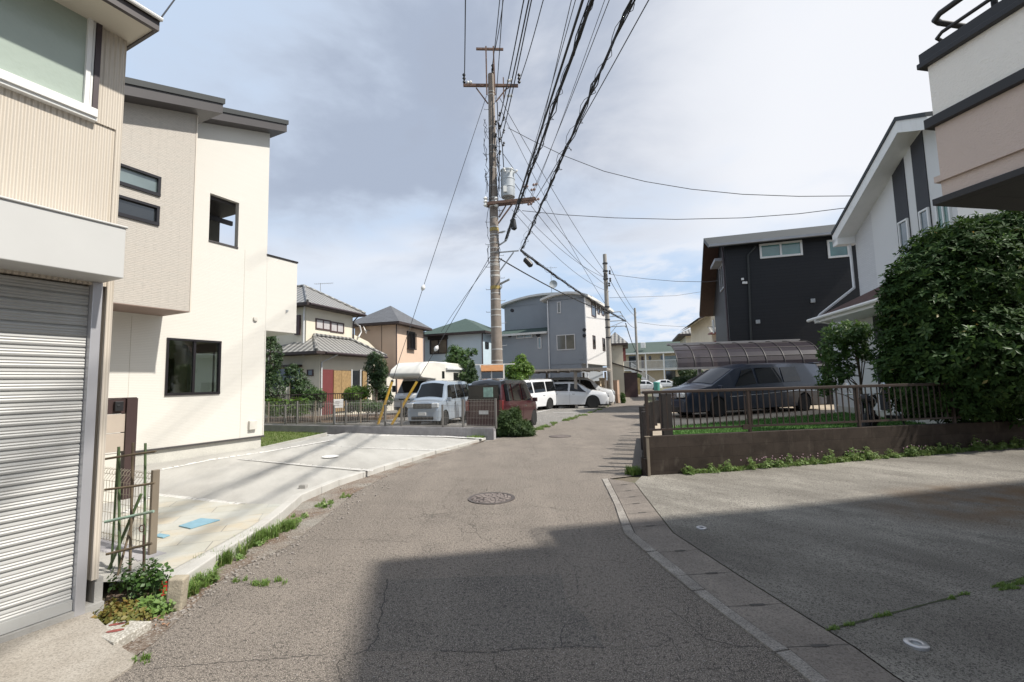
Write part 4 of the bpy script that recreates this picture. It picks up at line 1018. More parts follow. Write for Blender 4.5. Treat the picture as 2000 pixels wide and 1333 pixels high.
mb.poly([P_(-.95, y0, zl), P_(x1_, y0, zl), P_(x1_ - 1.6, -.01, zt_), P_(.6, -.01, zt_)], 0)
mb.poly([P_(-.95, 2.2, zl), P_(-.95, y0, zl), P_(.6, -.01, zt_), P_(.1, 2.2, zl + .45)], 0)
mb.poly([P_(x1_, y0, zl), P_(x1_, 2, zl), P_(x1_ - 1.6, 2, zt_), P_(x1_ - 1.6, -.01, zt_)], 0)
mb.poly([P_(-.95, y0, zl - .14), P_(x1_, y0, zl - .14), P_(x1_, 2, zl - .14), P_(-.95, 2.2, zl - .14)], 1)
for a, c in (((-.95, y0), (x1_, y0)), ((-.95, 2.2), (-.95, y0)), ((x1_, y0), (x1_, 2))): mb.poly([P_(*a, zl), P_(*c, zl), P_(*c, zl - .14), P_(*a, zl - .14)], 1)
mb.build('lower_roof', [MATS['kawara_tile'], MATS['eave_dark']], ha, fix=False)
ridge_caps(ha, [((-.95, y0, zl + .05), (.6, -.05, zt_ + .06)), ((.6, -.04, zt_ + .06), (x1_ - 1.6, -.04, zt_ + .06)), ((x1_, y0, zl + .05), (x1_ - 1.6, -.04, zt_ + .06))], .085)
mb = MB(); mb.tube([(-.3, y0 - .06, zl - .07), (x1_, y0 - .06, zl - .07)], .06, 8); mb.tube([(-.4, -.62, ze - .08), (L1 + .5, -.62, ze - .08)], .055, 8); mb.build('gutter', MATS['pipe_brown'], ha)
for (q0, q1) in (((616, 621), (645, 647)), ((645, 627), (671, 652))):
    a, b_ = A.s_(*q0), A.s_(*q1); window(ha, 'S', a[0], b_[0], b_[1], a[1] - .02, MATS['frost_glass'], MATS['brown_frame'], 2, fw=.07)
pipe(ha, [(-.12, .0, ze - .1), (-.12, .05, ze - .5), (-.12, .05, 3.3)], 'pipe_white', .045); xx = L1 - .02
pipe(ha, [(xx, -.55, ze - .1), (xx, -.08, ze - .5), (xx, -.08, 3.4)]); pipe(ha, [(.7, y0, zl - .12), (.06, -p_ - .08, zl - .55), (.06, -p_ - .08, .1)], 'pipe_white')
pipe(ha, [(xx + .1, -.10, ze - .55), (xx + .55, -.14, ze - .75), (xx + .7, -.14, ze - 1.1), (xx + .45, -.12, ze - 1.45)], 'pipe_white', .05, 'duct')
s0 = A.s_(626.5, 722, p_); s1 = A.s_(649, 800, p_)
mb = MB(); mb.box(s0[0], -p_ - .05, .15, s1[0], -p_, s0[1]); n_ = 26
mb.build('shutter_door', MATS['shutter_maroon'], ha)
s2 = A.s_(716, 724, p_)
mb = MB(); mb.box(s1[0] + .01, -p_ - .02, .2, s2[0], -p_, s0[1] - .02); mb.build('window', MATS['glass_dark'], ha)
M('reed_edge', (.30, .20, .10), .85)
for (xa, xb) in ((649.5, 664), (664.5, 683), (706, 714)):
    a = A.s_(xa, 724, p_)[0]; b2 = A.s_(xb, 724, p_)[0]
    mb = MB(); k = int((b2 - a) / .03)
    for i in range(k): x = a + (b2 - a) * i / k; mb.box(x, -p_ - .10 - .008 * (i % 2), .25, x + .024, -p_ - .06, s0[1] - .04)
    mb.build('reed_screen', MATS['reed'], ha)
for px in (683.5, 701, 716): a = A.s_(px, 724, p_)[0]; mb = MB(); mb.box(a, -p_ - .12, .1, a + .07, -p_ - .04, s0[1] + .05); mb.build('post', MATS['white_frame'], ha)
a, b_ = A.n_(612, 722), A.n_(600, 735); window(ha, 'N', a[0], b_[0], b_[1], a[1], MATS['glass_dark'], MATS['brown_frame'], 1)
a, b_ = A.n_(588, 616), A.n_(578, 655); mb = MB(); mb.box(-.12, a[0], b_[1], 0, b_[0], a[1]); mb.build('shutter_case', MATS['brown_frame'], ha)
mb = MB(); z_ = A.n_(560, 714)[1]; a = A.n_(590, 714)[0]; mb.box(-.5, a, z_ - .12, 0, a + 3, z_); mb.build('lean_to_roof', MATS['eave_dark'], ha)
mb = MB(); mb.box(-.03, a + .1, .3, .02, a + 3, z_ - .2); mb.build('side_window', MATS['glass_dark'], ha)
# television antenna
p = at(625.5, 590, YA + 1.5); mb = MB(); zt_ = at(625.5, 553, YA + 1.5).z
ant = thing('tv_antenna', 'thin television antenna on the tiled roof of the old cream house', 'antenna', (p.x, p.y, ze + .9))
z0_ = ze + .9; h = zt_ - z0_
mb.tube([(0, 0, 0), (0, 0, h)], .018, 6); mb.build('mast', MATS['galvanised'], ant)
mb = MB(); mb.tube([(-.35, 0, h - .06), (.75, 0, h - .02)], .012, 5)
for k in range(9): x = -.3 + k * .12; mb.tube([(x, -.16, h - .05), (x, .16, h - .05)], .006, 4)
mb.build('boom', MATS['galvanised'], ant)

# ---- pinkish beige house
YB = 31.; cB = at(774, 752, YB); B = Fr(cB, 16)
hb = thing('beige_house', 'pinkish beige two-storey house with dark hipped roof and a wall-mounted dish', 'house', (cB.x, cB.y, 0), heading=16)
zeB = B.s_(775, 630)[1]; LB = B.s_(827, 650)[0]; WB = B.n_(693, 640)[0]; zrB = zeB + 1.55
mb = MB(); mb.box(0, 0, 0, LB, WB, zeB); mb.build('wall', MATS['stucco_beige_pink'], hb)
mb = MB(); hiproof(mb, 0, 0, LB, WB, zeB, zrB, .5, .16, 0, 1, 'y'); mb.build('roof', [MATS['slate_roof'], MATS['eave_dark']], hb)
pipe(hb, [(-.06, -.06, zeB - .1), (-.06, -.06, 0)]); pipe(hb, [(LB - .05, -.08, zeB - .2), (LB - .05, -.08, 0)])
mb = MB(); mb.box(-.012, B.n_(746, 700)[0], .1, .002, B.n_(745.5, 700)[0] + .02, zeB - .1); mb.build('wall_joint', MATS['eave_dark'], hb)
a, b_ = B.s_(794.5, 647), B.s_(808.5, 683); window(hb, 'S', a[0], b_[0], b_[1], a[1], MATS['glass_dark'], MATS['black_frame'], 2, proud=.12, fw=.08)
mb = MB(); mb.box(a[0] - .02, -.22, b_[1] - .05, b_[0], -.0, b_[1] + .02)
for i in range(8): x = a[0] + (b_[0] - a[0]) * i / 7; mb.box(x, -.22, b_[1], x + .03, -.19, a[1] - .1)
mb.build('window_grille', MATS['black_frame'], hb)
zz_ = B.n_(735, 734)[1]; mb = MB(); mb.box(-1.2, .0, 0, 0, 2.6, zz_); mb.box(-1.3, -.1, zz_, 0, 2.7, zz_ + .12, 1); mb.build('lean_to', [MATS['stucco_greyside'], MATS['eave_dark']], hb)
dq = B.n_(721.5, 645); dsh = thing('satellite_dish', 'pale satellite dish on the side wall of the pinkish beige house', 'satellite dish', B.w(-.55, dq[0], dq[1] - .05), heading=16)
mb = MB(); mb.lathe([(.0, .06), (.15, .045), (.3, 0), (.31, .0), (.15, .03), (0, .045)], n=18, axis='X'); dd = mb.build('dish', MATS['siding_pale'], dsh, smooth=60); dd.rotation_euler = (0, RAD(-20), RAD(-60))
mb = MB(); mb.tube([(.55, 0, 0), (.08, 0, 0)], .02, 6); mb.tube([(.08, 0, -.15), (-.25, -.28, -.12)], .012, 6); mb.box(-.30, -.33, -.16, -.22, -.25, -.08); mb.build('arm', MATS['galvanised'], dsh)

# ---- pale blue house
YC = 35.; cC = at(943, 749, YC); Cf = Fr(cC, 20)
hc = thing('pale_blue_house', 'pale blue two-storey house with green hipped roof behind the camper', 'house', (cC.x, cC.y, 0), heading=20)
zeC = Cf.s_(943, 648)[1]; WC = Cf.n_(828, 655)[0]; LC = 6.5
mb = MB(); mb.box(0, 0, 0, LC, WC, zeC); mb.build('wall', MATS['stucco_blue'], hc)
mb = MB(); hiproof(mb, 0, 0, LC, WC, zeC, zeC + 1.45, .5, .16, 0, 1, 'x', inset=2.9); mb.build('roof', [MATS['green_roof'], MATS['eave_dark']], hc)
a, b_ = Cf.n_(840, 664), Cf.n_(874, 691); window(hc, 'N', a[0], b_[0], b_[1], a[1], MATS['glass_tan'], MATS['black_frame'], 2, proud=.08, fw=.07)
mb = MB(); mb.box(-.2, b_[0] - .05, a[1] - .02, 0, a[0] + .1, a[1] + .22); mb.build('shutter_case', MATS['black_frame'], hc)
a, b_ = Cf.s_(947, 668), Cf.s_(954, 682); window(hc, 'S', a[0], b_[0], b_[1], a[1], MATS['glass_dark'], MATS['black_frame'], 1)
pipe(hc, [(-.07, -.05, zeC - .1), (-.07, -.05, 0)], 'pipe_brown', .05)

# ---- slate grey three-storey house
YG = 34.; cG = at(1147, 745, YG); Gf = Fr(cG, 24)
hg = thing('grey_house', 'slate grey three-storey house with shallow curved roof and a pale street side', 'house', (cG.x, cG.y, 0), heading=24)
zeG = Gf.s_(1148, 585)[1]; LG = Gf.s_(1190, 620)[0]; WG = Gf.n_(1068, 600)[0]
mb = MB(); mb.box(0, .0, 2.9, .02, WG, zeG); mb.box(0, WG - .02, 2.9, LG, WG, zeG); mb.box(.02, 0, 2.9, LG, WG - .02, zeG + .0, 1)
mb.box(.03, .4, 0, LG * .8, WG, 2.899)
mb.build('wall', [MATS['siding_grey'], MATS['siding_pale']], hg)
W2 = Gf.n_(985, 600, -1.6)[0]; zU = Gf.n_(995, 600, -1.6)[1]
mb = MB(); mb.box(1.6, WG + .01, 0, LG, W2, zU + .02); mb.build('rear_wall', MATS['siding_grey'], hg)
zL = Gf.n_(1030, 650, 0)[1]; WL = Gf.n_(975, 660)[0]
mb = MB(); mb.box(.02, WG + .01, 0, 1.58, WL, zL - .12); mb.build('lower_wall', MATS['siding_grey'], hg)
mb = MB(); mb.poly([(-.35, WG, zL - .05), (-.35, WL + .3, zL - .05), (1.6, WL + .3, zL + .5), (1.6, WG, zL + .5)]); mb.box(-.38, WG, zL - .2, -.34, WL + .3, zL - .04, 1); mb.poly([(-.35, WG, zL - .18), (-.35, WL + .3, zL - .18), (1.6, WL + .3, zL - .1), (1.6, WG, zL - .1)], 1); mb.poly([(-.35, WG, zL - .05), (1.6, WG, zL + .5), (1.6, WG, zL - .1), (-.35, WG, zL - .18)], 1)
mb.build('lower_roof', [MATS['green_roof'], MATS['soffit_white']], hg, fix=False)
def archroof(root, x0, x1, y0, y1, zf, rise, ov=.4, th=.16):
    """shallow barrel roof, low at both y ends"""
    mb = MB(); K = 12; pr_ = []
    for k in range(K + 1): t = k / K; pr_.append((y0 - ov + (y1 - y0 + 2 * ov) * t, zf + rise * (1 - (2 * t - 1) ** 2)))
    for i in range(K):
        (ya, za), (yb, zb_) = pr_[i], pr_[i + 1]
        mb.poly([(x0 - ov, ya, za + th), (x1 + ov, ya, za + th), (x1 + ov, yb, zb_ + th), (x0 - ov, yb, zb_ + th)], 0)
        mb.poly([(x0 - ov, ya, za), (x1 + ov, ya, za), (x1 + ov, yb, zb_), (x0 - ov, yb, zb_)], 1)
        mb.poly([(x0 - ov, ya, za), (x0 - ov, yb, zb_), (x0 - ov, yb, zb_ + th), (x0 - ov, ya, za + th)], 1)
    mb.poly([(x0 - ov, pr_[0][0], zf), (x1 + ov, pr_[0][0], zf), (x1 + ov, pr_[0][0], zf + th), (x0 - ov, pr_[0][0], zf + th)], 1)
    for i in range(K):      # gable infill
        (ya, za), (yb, zb_) = pr_[i], pr_[i + 1]
        mb.poly([(x0, max(y0, min(y1, ya)), zf - .02), (x0, max(y0, min(y1, yb)), zf - .02), (x0, max(y0, min(y1, yb)), zb_ + .01), (x0, max(y0, min(y1, ya)), za + .01)], 2)
    mb.build('roof', [MATS['green_roof'], MATS['soffit_white'], MATS['siding_grey']], root, fix=False)
archroof(hg, 0, LG, 0, WG, zeG - .05, .38); archroof(hg, 1.6, LG, .1, W2, zU, zeG + .72 - zU)
for q0, q1, sp in (((1087, 655), (1124, 683), 2), ((1088, 590), (1096, 612), 1)):
    a, b_ = Gf.n_(*q0), Gf.n_(*q1); window(hg, 'N', a[0], b_[0], b_[1], a[1], MATS['glass_tan'], MATS['siding_pale'], sp, fw=.06)
for q0, q1, sp in (((1008, 652), (1040, 660), 2), ((1050, 659), (1058, 681), 1)):
    a, b_ = Gf.n_(*q0), Gf.n_(*q1); window(hg, 'N', a[0], b_[0], b_[1], a[1], MATS['glass_pale'], MATS['siding_pale'], sp, fw=.06)
for q0, q1 in (((1157, 655), (1163, 682)), ((1176, 660), (1182, 686)), ((1154, 588), (1164, 621)), ((1166, 594), (1171, 615)), ((1174, 598), (1180, 618))):
    a, b_ = Gf.s_(*q0), Gf.s_(*q1); window(hg, 'S', a[0], b_[0], b_[1], a[1], MATS['glass_dark'], MATS['brown_frame'], 1, fw=.07)
pipe(hg, [(-.06, -.06, zeG), (-.06, -.06, .4)], 'pipe_white', .05); a = Gf.n_(1070, 600)[0]; pipe(hg, [(-.06, a, zeG), (-.06, a, .4)], 'pipe_white', .05)
mb = MB(); mb.box(-.05, .25, 3.2, 0, .5, 3.75); mb.build('meter_box', MATS['siding_grey'], hg)
for q in ((1142, 645), (1142, 656), (996, 656), (1051, 655), (1001, 607)):
    a = Gf.n_(*q); mb = MB(); mb.lathe([(.01, -.16), (.14, -.14), (.15, 0)], (0 - 0, a[0], a[1]), 10, 'X'); mb.build('vent_hood', MATS['dark_metal'], hg, smooth=50)
q = at(1077.5, 573, YG + 3); mt_ = at(1077.5, 521, YG + 3).z
an2 = thing('tv_antenna', 'antenna mast with a small round dish on the grey house roof', 'antenna', (q.x, q.y, zU + .8))
hh_ = mt_ - zU - .8; mb = MB(); mb.tube([(0, 0, 0), (0, 0, hh_)], .02, 6); mb.build('mast', MATS['galvanised'], an2)
mb = MB(); mb.tube([(-.75, 0, hh_ - .1), (.5, 0, hh_ - .1)], .012, 5)
for k in range(9): x = -.7 + k * .14; mb.tube([(x, -.2, hh_ - .1), (x, .2, hh_ - .1)], .008, 4)
mb.build('boom', MATS['galvanised'], an2)
mb = MB(); mb.lathe([(0, .1), (.2, .07), (.33, 0), (.2, .04), (0, .07)], (0.15, -.1, at(1077.5, 556, YG + 3).z - zU - .8), 16, 'Y'); mb.build('dish', MATS['galvanised'], an2, smooth=60)

# ---- small cream house with tiled roof behind the second pole
YD = 43.; cD = at(1219, 742, YD); Df = Fr(cD, 14)
hd_ = thing('small_tiled_house', 'small beige house with dark tiled roof just right of the second utility pole', 'house', (cD.x, cD.y, 0), heading=14)
zeD = Df.n_(1215, 671)[1]; WD_ = Df.n_(1188, 680)[0]
mb = MB(); mb.box(0, 0, 0, 5, WD_, zeD); mb.build('wall', MATS['stucco_cream'], hd_)
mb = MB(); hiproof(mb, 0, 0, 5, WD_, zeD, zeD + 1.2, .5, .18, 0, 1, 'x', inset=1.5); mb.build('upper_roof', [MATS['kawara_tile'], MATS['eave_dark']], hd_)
a, b_ = Df.s_(1220, 682), Df.s_(1224, 706); window(hd_, 'S', .3, 2.2, 3.4, 4.6, MATS['glass_dark'], MATS['shutter_maroon'], 2, proud=.25)
mb = MB(); z2 = Df.n_(1205, 712)[1]; mb.poly([(-.2, -1.6, z2 - .7), (-.2, WD_, z2 + .3), (2.5, WD_, z2 + .3), (2.5, -1.6, z2 - .7)]); mb.poly([(-.2, -1.6, z2 - .8), (-.2, WD_, z2 + .2), (2.5, WD_, z2 + .2), (2.5, -1.6, z2 - .8)], 1); mb.poly([(-.2, -1.6, z2 - .8), (-.2, WD_, z2 + .2), (-.2, WD_, z2 + .3), (-.2, -1.6, z2 - .7)], 1); mb.build('lower_roof', [MATS['kawara_tile'], MATS['eave_dark']], hd_, fix=False)
mb = MB(); mb.box(.3, -1.2, 0, 2.3, 0, z2 - .8); mb.build('porch', MATS['brown_frame'], hd_)

# ---- apartment block with green roof at the end of the street
YE = 92.; cE = at(1229, 742, YE); EH = 108.
Ef = Fr(cE, EH)        # x runs to the right, y (left of heading) away from the camera
def E_(px, py, off=0): return onplane(px, py, cE - Ef.Y * off, EH)
ap = thing('apartment_block', 'two-storey apartment block with green roof, white balustrade and outside stair', 'apartment building', (cE.x, cE.y, 0), heading=EH)
zeE = E_(1230, 691)[1]; zrE = E_(1230, 667)[1]; x0E = E_(1212, 700)[0]; x1E = E_(1372, 690)[0]
M('apt_wall', (.50, .42, .30), .9, var=.06)
mb = MB(); mb.box(x0E, 1.6, 0, x1E, 9, zeE); mb.build('wall', MATS['apt_wall'], ap)
mb = MB(); P_ = [(x0E - .3, -.3, zeE), (x1E, -.3, zeE), (x1E, 5, zrE), (x0E - .3, 5, zrE)]; mb.poly(P_); mb.poly([(x0E - .3, 10, zeE), (x1E, 10, zeE), (x1E, 5, zrE), (x0E - .3, 5, zrE)]); mb.box(x0E - .3, -.35, zeE - .2, x1E, -.29, zeE + .05, 1); mb.poly([(x0E - .3, -.3, zeE - .19), (x1E, -.3, zeE - .19), (x1E, 1.6, zeE - .19), (x0E - .3, 1.6, zeE - .19)], 1); mb.build('roof', [MATS['apt_green_roof'], MATS['white_paint']], ap, fix=False)
zf_ = E_(1250, 722)[1]; zh_ = E_(1250, 705)[1]
mb = MB(); mb.box(x0E, 0, zf_ - .25, x1E, 1.6, zf_); mb.build('walkway', MATS['white_paint'], ap)
mb = MB(); mb.box(x0E, -.03, zh_ - .08, x1E, .03, zh_); mb.box(x0E, -.03, zf_ + .1, x1E, .03, zf_ + .17); k = int((x1E - x0E) / .22)
for i in range(k): x = x0E + i * .22; mb.box(x, -.02, zf_ + .1, x + .05, .02, zh_ - .05)
mb.build('balustrade', MATS['white_paint'], ap)
for px in (1297, 1262): a = E_(px, 720)[0]; mb = MB(); mb.box(a - .12, -.1, 0, a + .12, .14, zeE - .2); mb.build('post', MATS['white_paint'], ap)
for q0, q1, mtn in (((1228, 696), (1243, 718), 'glass_dark'), ((1298, 696), (1326, 718), 'glass_pale'), ((1252, 697), (1258, 719), 'brown_frame'), ((1267, 696), (1272, 703), 'glass_dark'), ((1290, 695), (1296, 703), 'glass_dark'), ((1260, 732), (1268, 742), 'glass_dark'), ((1300, 725), (1320, 742), 'glass_dark')):
    a, b_ = E_(*q0, -1.6), E_(*q1, -1.6); mb = MB(); mb.box(a[0], 1.55, b_[1], b_[0], 1.6, a[1]); mb.build('window', MATS[mtn], ap)
mb = MB(); a = E_(1234, 708)[0]; b2 = E_(1283, 752)[0]; K = 16
for i in range(K): t = i / K; x = a + (b2 - a) * t; z = zf_ * (1 - t); mb.box(x, -1.6, z - .2, x + (b2 - a) / K * 1.1, -.35, z - .1)
mb.beam((a, -1.6, zf_ - .2), (b2, -1.6, -.1), .08, .5); mb.build('stair', MATS['siding_pale'], ap)
mb = MB(); mb.beam((a, -1.6, zf_ + 1.3), (b2, -1.6, 1.2), .06, .08)
for i in range(24): t = i / 23; x = a + (b2 - a) * t; z = zf_ * (1 - t); mb.box(x, -1.63, z, x + .06, -1.57, z + 1.25)
mb.build('stair_rail', MATS['white_paint'], ap)
a = E_(1251, 672)[0]; b2 = E_(1260, 672)[0]; zz_ = E_(1255, 680)[1]; z2 = E_(1255, 669)[1]
mb = MB(); mb.box(a, .3, zz_, b2, .9, z2); mb.build('roof_unit', MATS['white_paint'], ap, bevel=.05)

# ---- cream tiled houses behind the black one
for (nm, YF, pc, pr_, pe, hd2, lb, hgt, xl) in (('tiled_gable_house', 34., 1396, 0, 612, 12, 'beige house with a tiled gable roof squeezed beside the black house', 1.0, 2.6), ('tiled_corner_house', 52., 1344, 0, 655, 15, 'low cream house with grey tiled roof behind the carport', 1.2, 9)):
    c0 = at(pc, 738, YF); Ff = Fr(c0, hd2); zz_ = at(pc, pe, YF).z
    hf = thing(nm, lb, 'house', (c0.x, c0.y, 0), heading=hd2 if YF < 40 else 105)
    mb = MB(); 
    if YF < 40:
        mb.box(0, -3.5, 0, 9, 0, zz_); mb.build('wall', MATS['stucco_cream'], hf)
        mb = MB(); mb.poly([(-.3, .95, zz_ - .35), (9, .95, zz_ - .35), (9, -1.7, zz_ + .9), (-.3, -1.7, zz_ + .9)], 0); mb.poly([(-.3, .95, zz_ - .5), (9, .95, zz_ - .5), (9, -1.7, zz_ + .75), (-.3, -1.7, zz_ + .75)], 2)
        mb.poly([(-.3, .95, zz_ - .35), (-.3, -1.7, zz_ + .9), (-.3, -1.7, zz_ + .7), (-.3, .95, zz_ - .5)], 1); mb.poly([(-.3, -4.4, zz_ - .35), (9, -4.4, zz_ - .35), (9, -1.7, zz_ + .9), (-.3, -1.7, zz_ + .9)], 0)
        mb.poly([(0, -3.5, zz_), (0, 0, zz_), (0, -1.7, zz_ + .85)], 2); mb.build('roof', [MATS['kawara_tile'], MATS['eave_dark'], MATS['stucco_cream']], hf, fix=False)
        mb = MB(); mb.box(-.35, -.9, 2.9, 0, -.1, 4.3); mb.build('bay_window', MATS['shutter_maroon'], hf); mb = MB(); mb.poly([(-1, .3, 4.9), (-1, -2.5, 4.9), (0, -2.5, 5.4), (0, .3, 5.4)]); mb.box(-1, -2.5, 4.8, 0, .3, 4.88, 1); mb.build('canopy', [MATS['kawara_tile'], MATS['shutter_maroon']], hf)
    else:
        mb.box(0, 0, 0, 9, 7, zz_); mb.build('wall', MATS['stucco_cream'], hf); mb = MB(); hiproof(mb, 0, 0, 9, 7, zz_ + .1, zz_ + 2.1, .9, .2, 0, 1, 'x'); mb.build('roof', [MATS['kawara_tile'], MATS['eave_dark']], hf)
        window(hf, 'S', 1.9, 3.6, zz_ - 1.5, zz_ - .4, MATS['glass_dark'], MATS['eave_dark'], 2)

# ================================================================ black house
YK = 22.; KH = 17.
cK = at(1431, 734, YK); Kf = Fr(cK, KH, PZ)
siding('charcoal_siding', (.017, .018, .021), .15, .3, brick=3.0, linec=.7, var=.06, rough=.55)
bh = thing('black_house', 'tall black clad house with white-framed windows behind the carport', 'house', (cK.x, cK.y, 0), heading=KH)
def K_(px, py, off=0): y, z = onplane(px, py, cK - Kf.X * off, KH + 90); return -y, z         # near face: y (negative = to the right)
zeK = K_(1500, 466)[1]; WK = K_(1700, 500)[0]; LK = Kf.s_(1396, 620)[0]
if LK > 12 or LK < 3: LK = 9.
zend = Kf.s_(1382, 578, -.0)[1]
mb = MB(); pf = [(0, .2), (LK, .2), (LK, zeK - 2.6), (1.3, zeK + .35), (0, zeK - .1)]
mb.extr(pf, WK, 0); mb.build('wall', MATS['charcoal_siding'], bh)
mb = MB(); top = [(-.45, zeK - .12), (1.35, zeK + .72), (LK + .9, zeK - 2.65)]; bot = [(LK + .9, zeK - 2.83), (1.35, zeK + .50), (-.45, zeK - .3)]
mb.extr(top + bot, WK - .5, .75); mb.build('roof', MATS['roof_dark'], bh)
mb = MB(); mb.poly([(-.43, .73, zeK - .305), (1.35, .73, zeK + .495), (1.35, .0, zeK + .495), (-.43, .0, zeK - .305)]); mb.poly([(LK + .88, .73, zeK - 2.835), (1.35, .73, zeK + .495), (1.35, 0, zeK + .495), (LK + .88, 0, zeK - 2.835)]); mb.build('soffit', M('cedar', (.045, .020, .013), .6, var=.15, scale=6), bh, fix=False)
mb = MB(); mb.box(-.58, WK - .5, zeK - .26, -.455, .74, zeK - .15); mb.build('gutter', M('gutter_grey', (.30, .31, .33), .5), bh)
for (q0, q1, g, sp) in (((1482, 474), (1568, 500), 'glass_green', 2), ((1614, 466), (1660, 503), 'glass_green', 1)):
    a, b_ = K_(*q0), K_(*q1); window(bh, 'N', b_[0], a[0], b_[1] + .03, a[1] - .1, MATS[g], MATS['white_frame'], sp, fw=.085, proud=.06)
a, b_ = Kf.s_(1421, 495), Kf.s_(1407, 545); mb = MB()
def Kside(q): return onplane(q[0], q[1], cK, KH)
a = Kside((1421, 500)); b_ = Kside((1409, 545)); xs0, xs1 = sorted((a[0], b_[0])); xs0 = max(.4, xs0); xs1 = min(LK - .5, max(xs1, xs0 + 1.6))
# the street side faces the road (local +y)
def winL(root, x0, x1, z0, z1, g, f): 
    mb = MB(); fw = .07
    mb.box(x0, 0, z1 - fw, x1, .06, z1); mb.box(x0, 0, z0, x1, .06, z0 + fw); mb.box(x0, 0, z0, x0 + fw, .058, z1); mb.box(x1 - fw, 0, z0, x1, .058, z1); mb.box((x0 + x1) / 2 - .03, 0, z0, (x0 + x1) / 2 + .03, .055, z1)
    o = mb.build('window', MATS[f], root); g_ = MB(); g_.box(x0 + .04, .003, z0 + .04, x1 - .04, .02, z1 - .04); g_.build('pane', MATS[g], o); return o
winL(bh, .5, 1.9, zeK - 2.1, zeK - .85, 'glass_dark', 'gutter_grey'); mb = MB(); mb.box(.3, 0, zeK - .8, 2.1, .42, zeK - .66); mb.build('window_hood', MATS['gutter_grey'], bh)
winL(bh, 5.4, 5.9, zeK - 3.9, zeK - 3.1, 'glass_pale', 'white_frame')
pipe(bh, [(.1, .06, zeK - .2), (.1, .06, .3)], 'pipe_brown', .045)
pth = [K_(1475, 482), K_(1460, 500), K_(1462, 540), K_(1466, 655)]
pipe(bh, [(-.06, y, z) for y, z in pth] + [(-.06, pth[-1][0], .3)], 'roof_dark', .05, 'conduit')
for q in ((1450, 546), (1452, 553), (1457, 553), (1587, 588), (1480, 629)):
    y, z = K_(*q); s_ = .09 if q[1] > 560 else .055; mb = MB(); mb.box(-.08, y - s_, z - s_, 0, y + s_, z + s_); mb.build('vent_cap', MATS['white_frame'] if s_ < .08 else MATS['galvanised'], bh, bevel=.01)

# ================================================================ white house with black stripes
cW = gp(1639, 816, .1); WHD = 12.
Wf = Fr(cW, WHD); wh = thing('white_house', 'white house with two black vertical stripes and a brown porch roof behind the big tree', 'house', (cW.x, cW.y, 0), heading=WHD + 180)
# local x runs towards the camera along the street face, local y points away from the street (to the right)
def W_(px, py, off=0):
    """street face set back by off -> (x toward the camera, z)"""
    o = cW + Vector((math.cos(RAD(WHD)), -math.sin(RAD(WHD)), 0)) * off
    a, z = onplane(px, py, o, WHD + 180); return a, z
siding('white_siding', (.60, .60, .60), .06, .6, brick=.30, linec=.78, var=.03)
M('white_wall', (.66, .66, .65), .8, var=.02, scale=1.0)
M('charcoal_panel', (.035, .035, .04), .6, var=.1)
sb_ = .65                                          # upper storey set back
xu = W_(1671, 480, sb_)[0]; zu = W_(1671, 468, sb_)[1] + .12; xa = W_(1797, 250, sb_)[0]; za = W_(1797, 262, sb_)[1] + .1
xq = W_(1702, 430, sb_)[0]; zl2 = W_(1690, 590, 0)[1]
sl = (za - zu) / (xa - xu); zg = lambda x: (zu + sl * (x - xu)) if x < xa else za - sl * (x - xa)
xe = min(5.6, xa + (xa - xu))
mb = MB()
z0 = 2.4
mb.poly([(xu, sb_, z0), (xq, sb_, z0), (xq, sb_, zg(xq)), (xu, sb_, zg(xu))], 0)
mb.poly([(xq, sb_, z0), (xa, sb_, z0), (xa, sb_, zg(xa)), (xq, sb_, zg(xq))], 1); mb.poly([(xa, sb_, z0), (xe, sb_, z0), (xe, sb_, zg(xe)), (xa, sb_, zg(xa))], 1)
mb.poly([(xu, sb_, z0), (xu, 8, z0), (xu, 8, zg(xu)), (xu, sb_, zg(xu))], 0); mb.poly([(xe, sb_, z0), (xe, 8, z0), (xe, 8, zg(xe)), (xe, sb_, zg(xe))], 1)
mb.build('upper_wall', [MATS['white_siding'], MATS['white_wall']], wh)
mb = MB(); ov = .55
for (xA, xB) in ((xu - .35, xa), (xe + .2, xa)):
    P_ = [(xA, sb_ - ov, zg(xA)), (xB, sb_ - ov, zg(xB)), (xB, 8.5, zg(xB)), (xA, 8.5, zg(xA))]; U = [(x, y, z + .34) for x, y, z in P_]; T_ = [(x, y - .03 if y < 3 else y, z + .46) for x, y, z in P_]
    mb.poly(P_, 1); mb.poly([P_[0], P_[1], U[1], U[0]], 1); mb.poly([P_[0], P_[3], U[3], U[0]], 1); mb.poly(T_, 0); Tb = [(x, y, z + .341) for x, y, z in P_]; Tb = [(x, y - .03 if y < 3 else y, z) for x, y, z in Tb]; mb.poly([Tb[0], Tb[1], T_[1], T_[0]], 0); mb.poly([Tb[0], Tb[3], T_[3], T_[0]], 0); mb.poly([Tb[0], Tb[1], U[1], U[0]], 0)
mb.build('roof', [MATS['roof_dark'], MATS['white_paint']], wh, fix=False)
mb = MB(); mb.box(xu - .35, sb_ - ov, zg(xu) - .24, xu, sb_ + .1, zg(xu) - .0); mb.build('eave_box', MATS['white_paint'], wh)
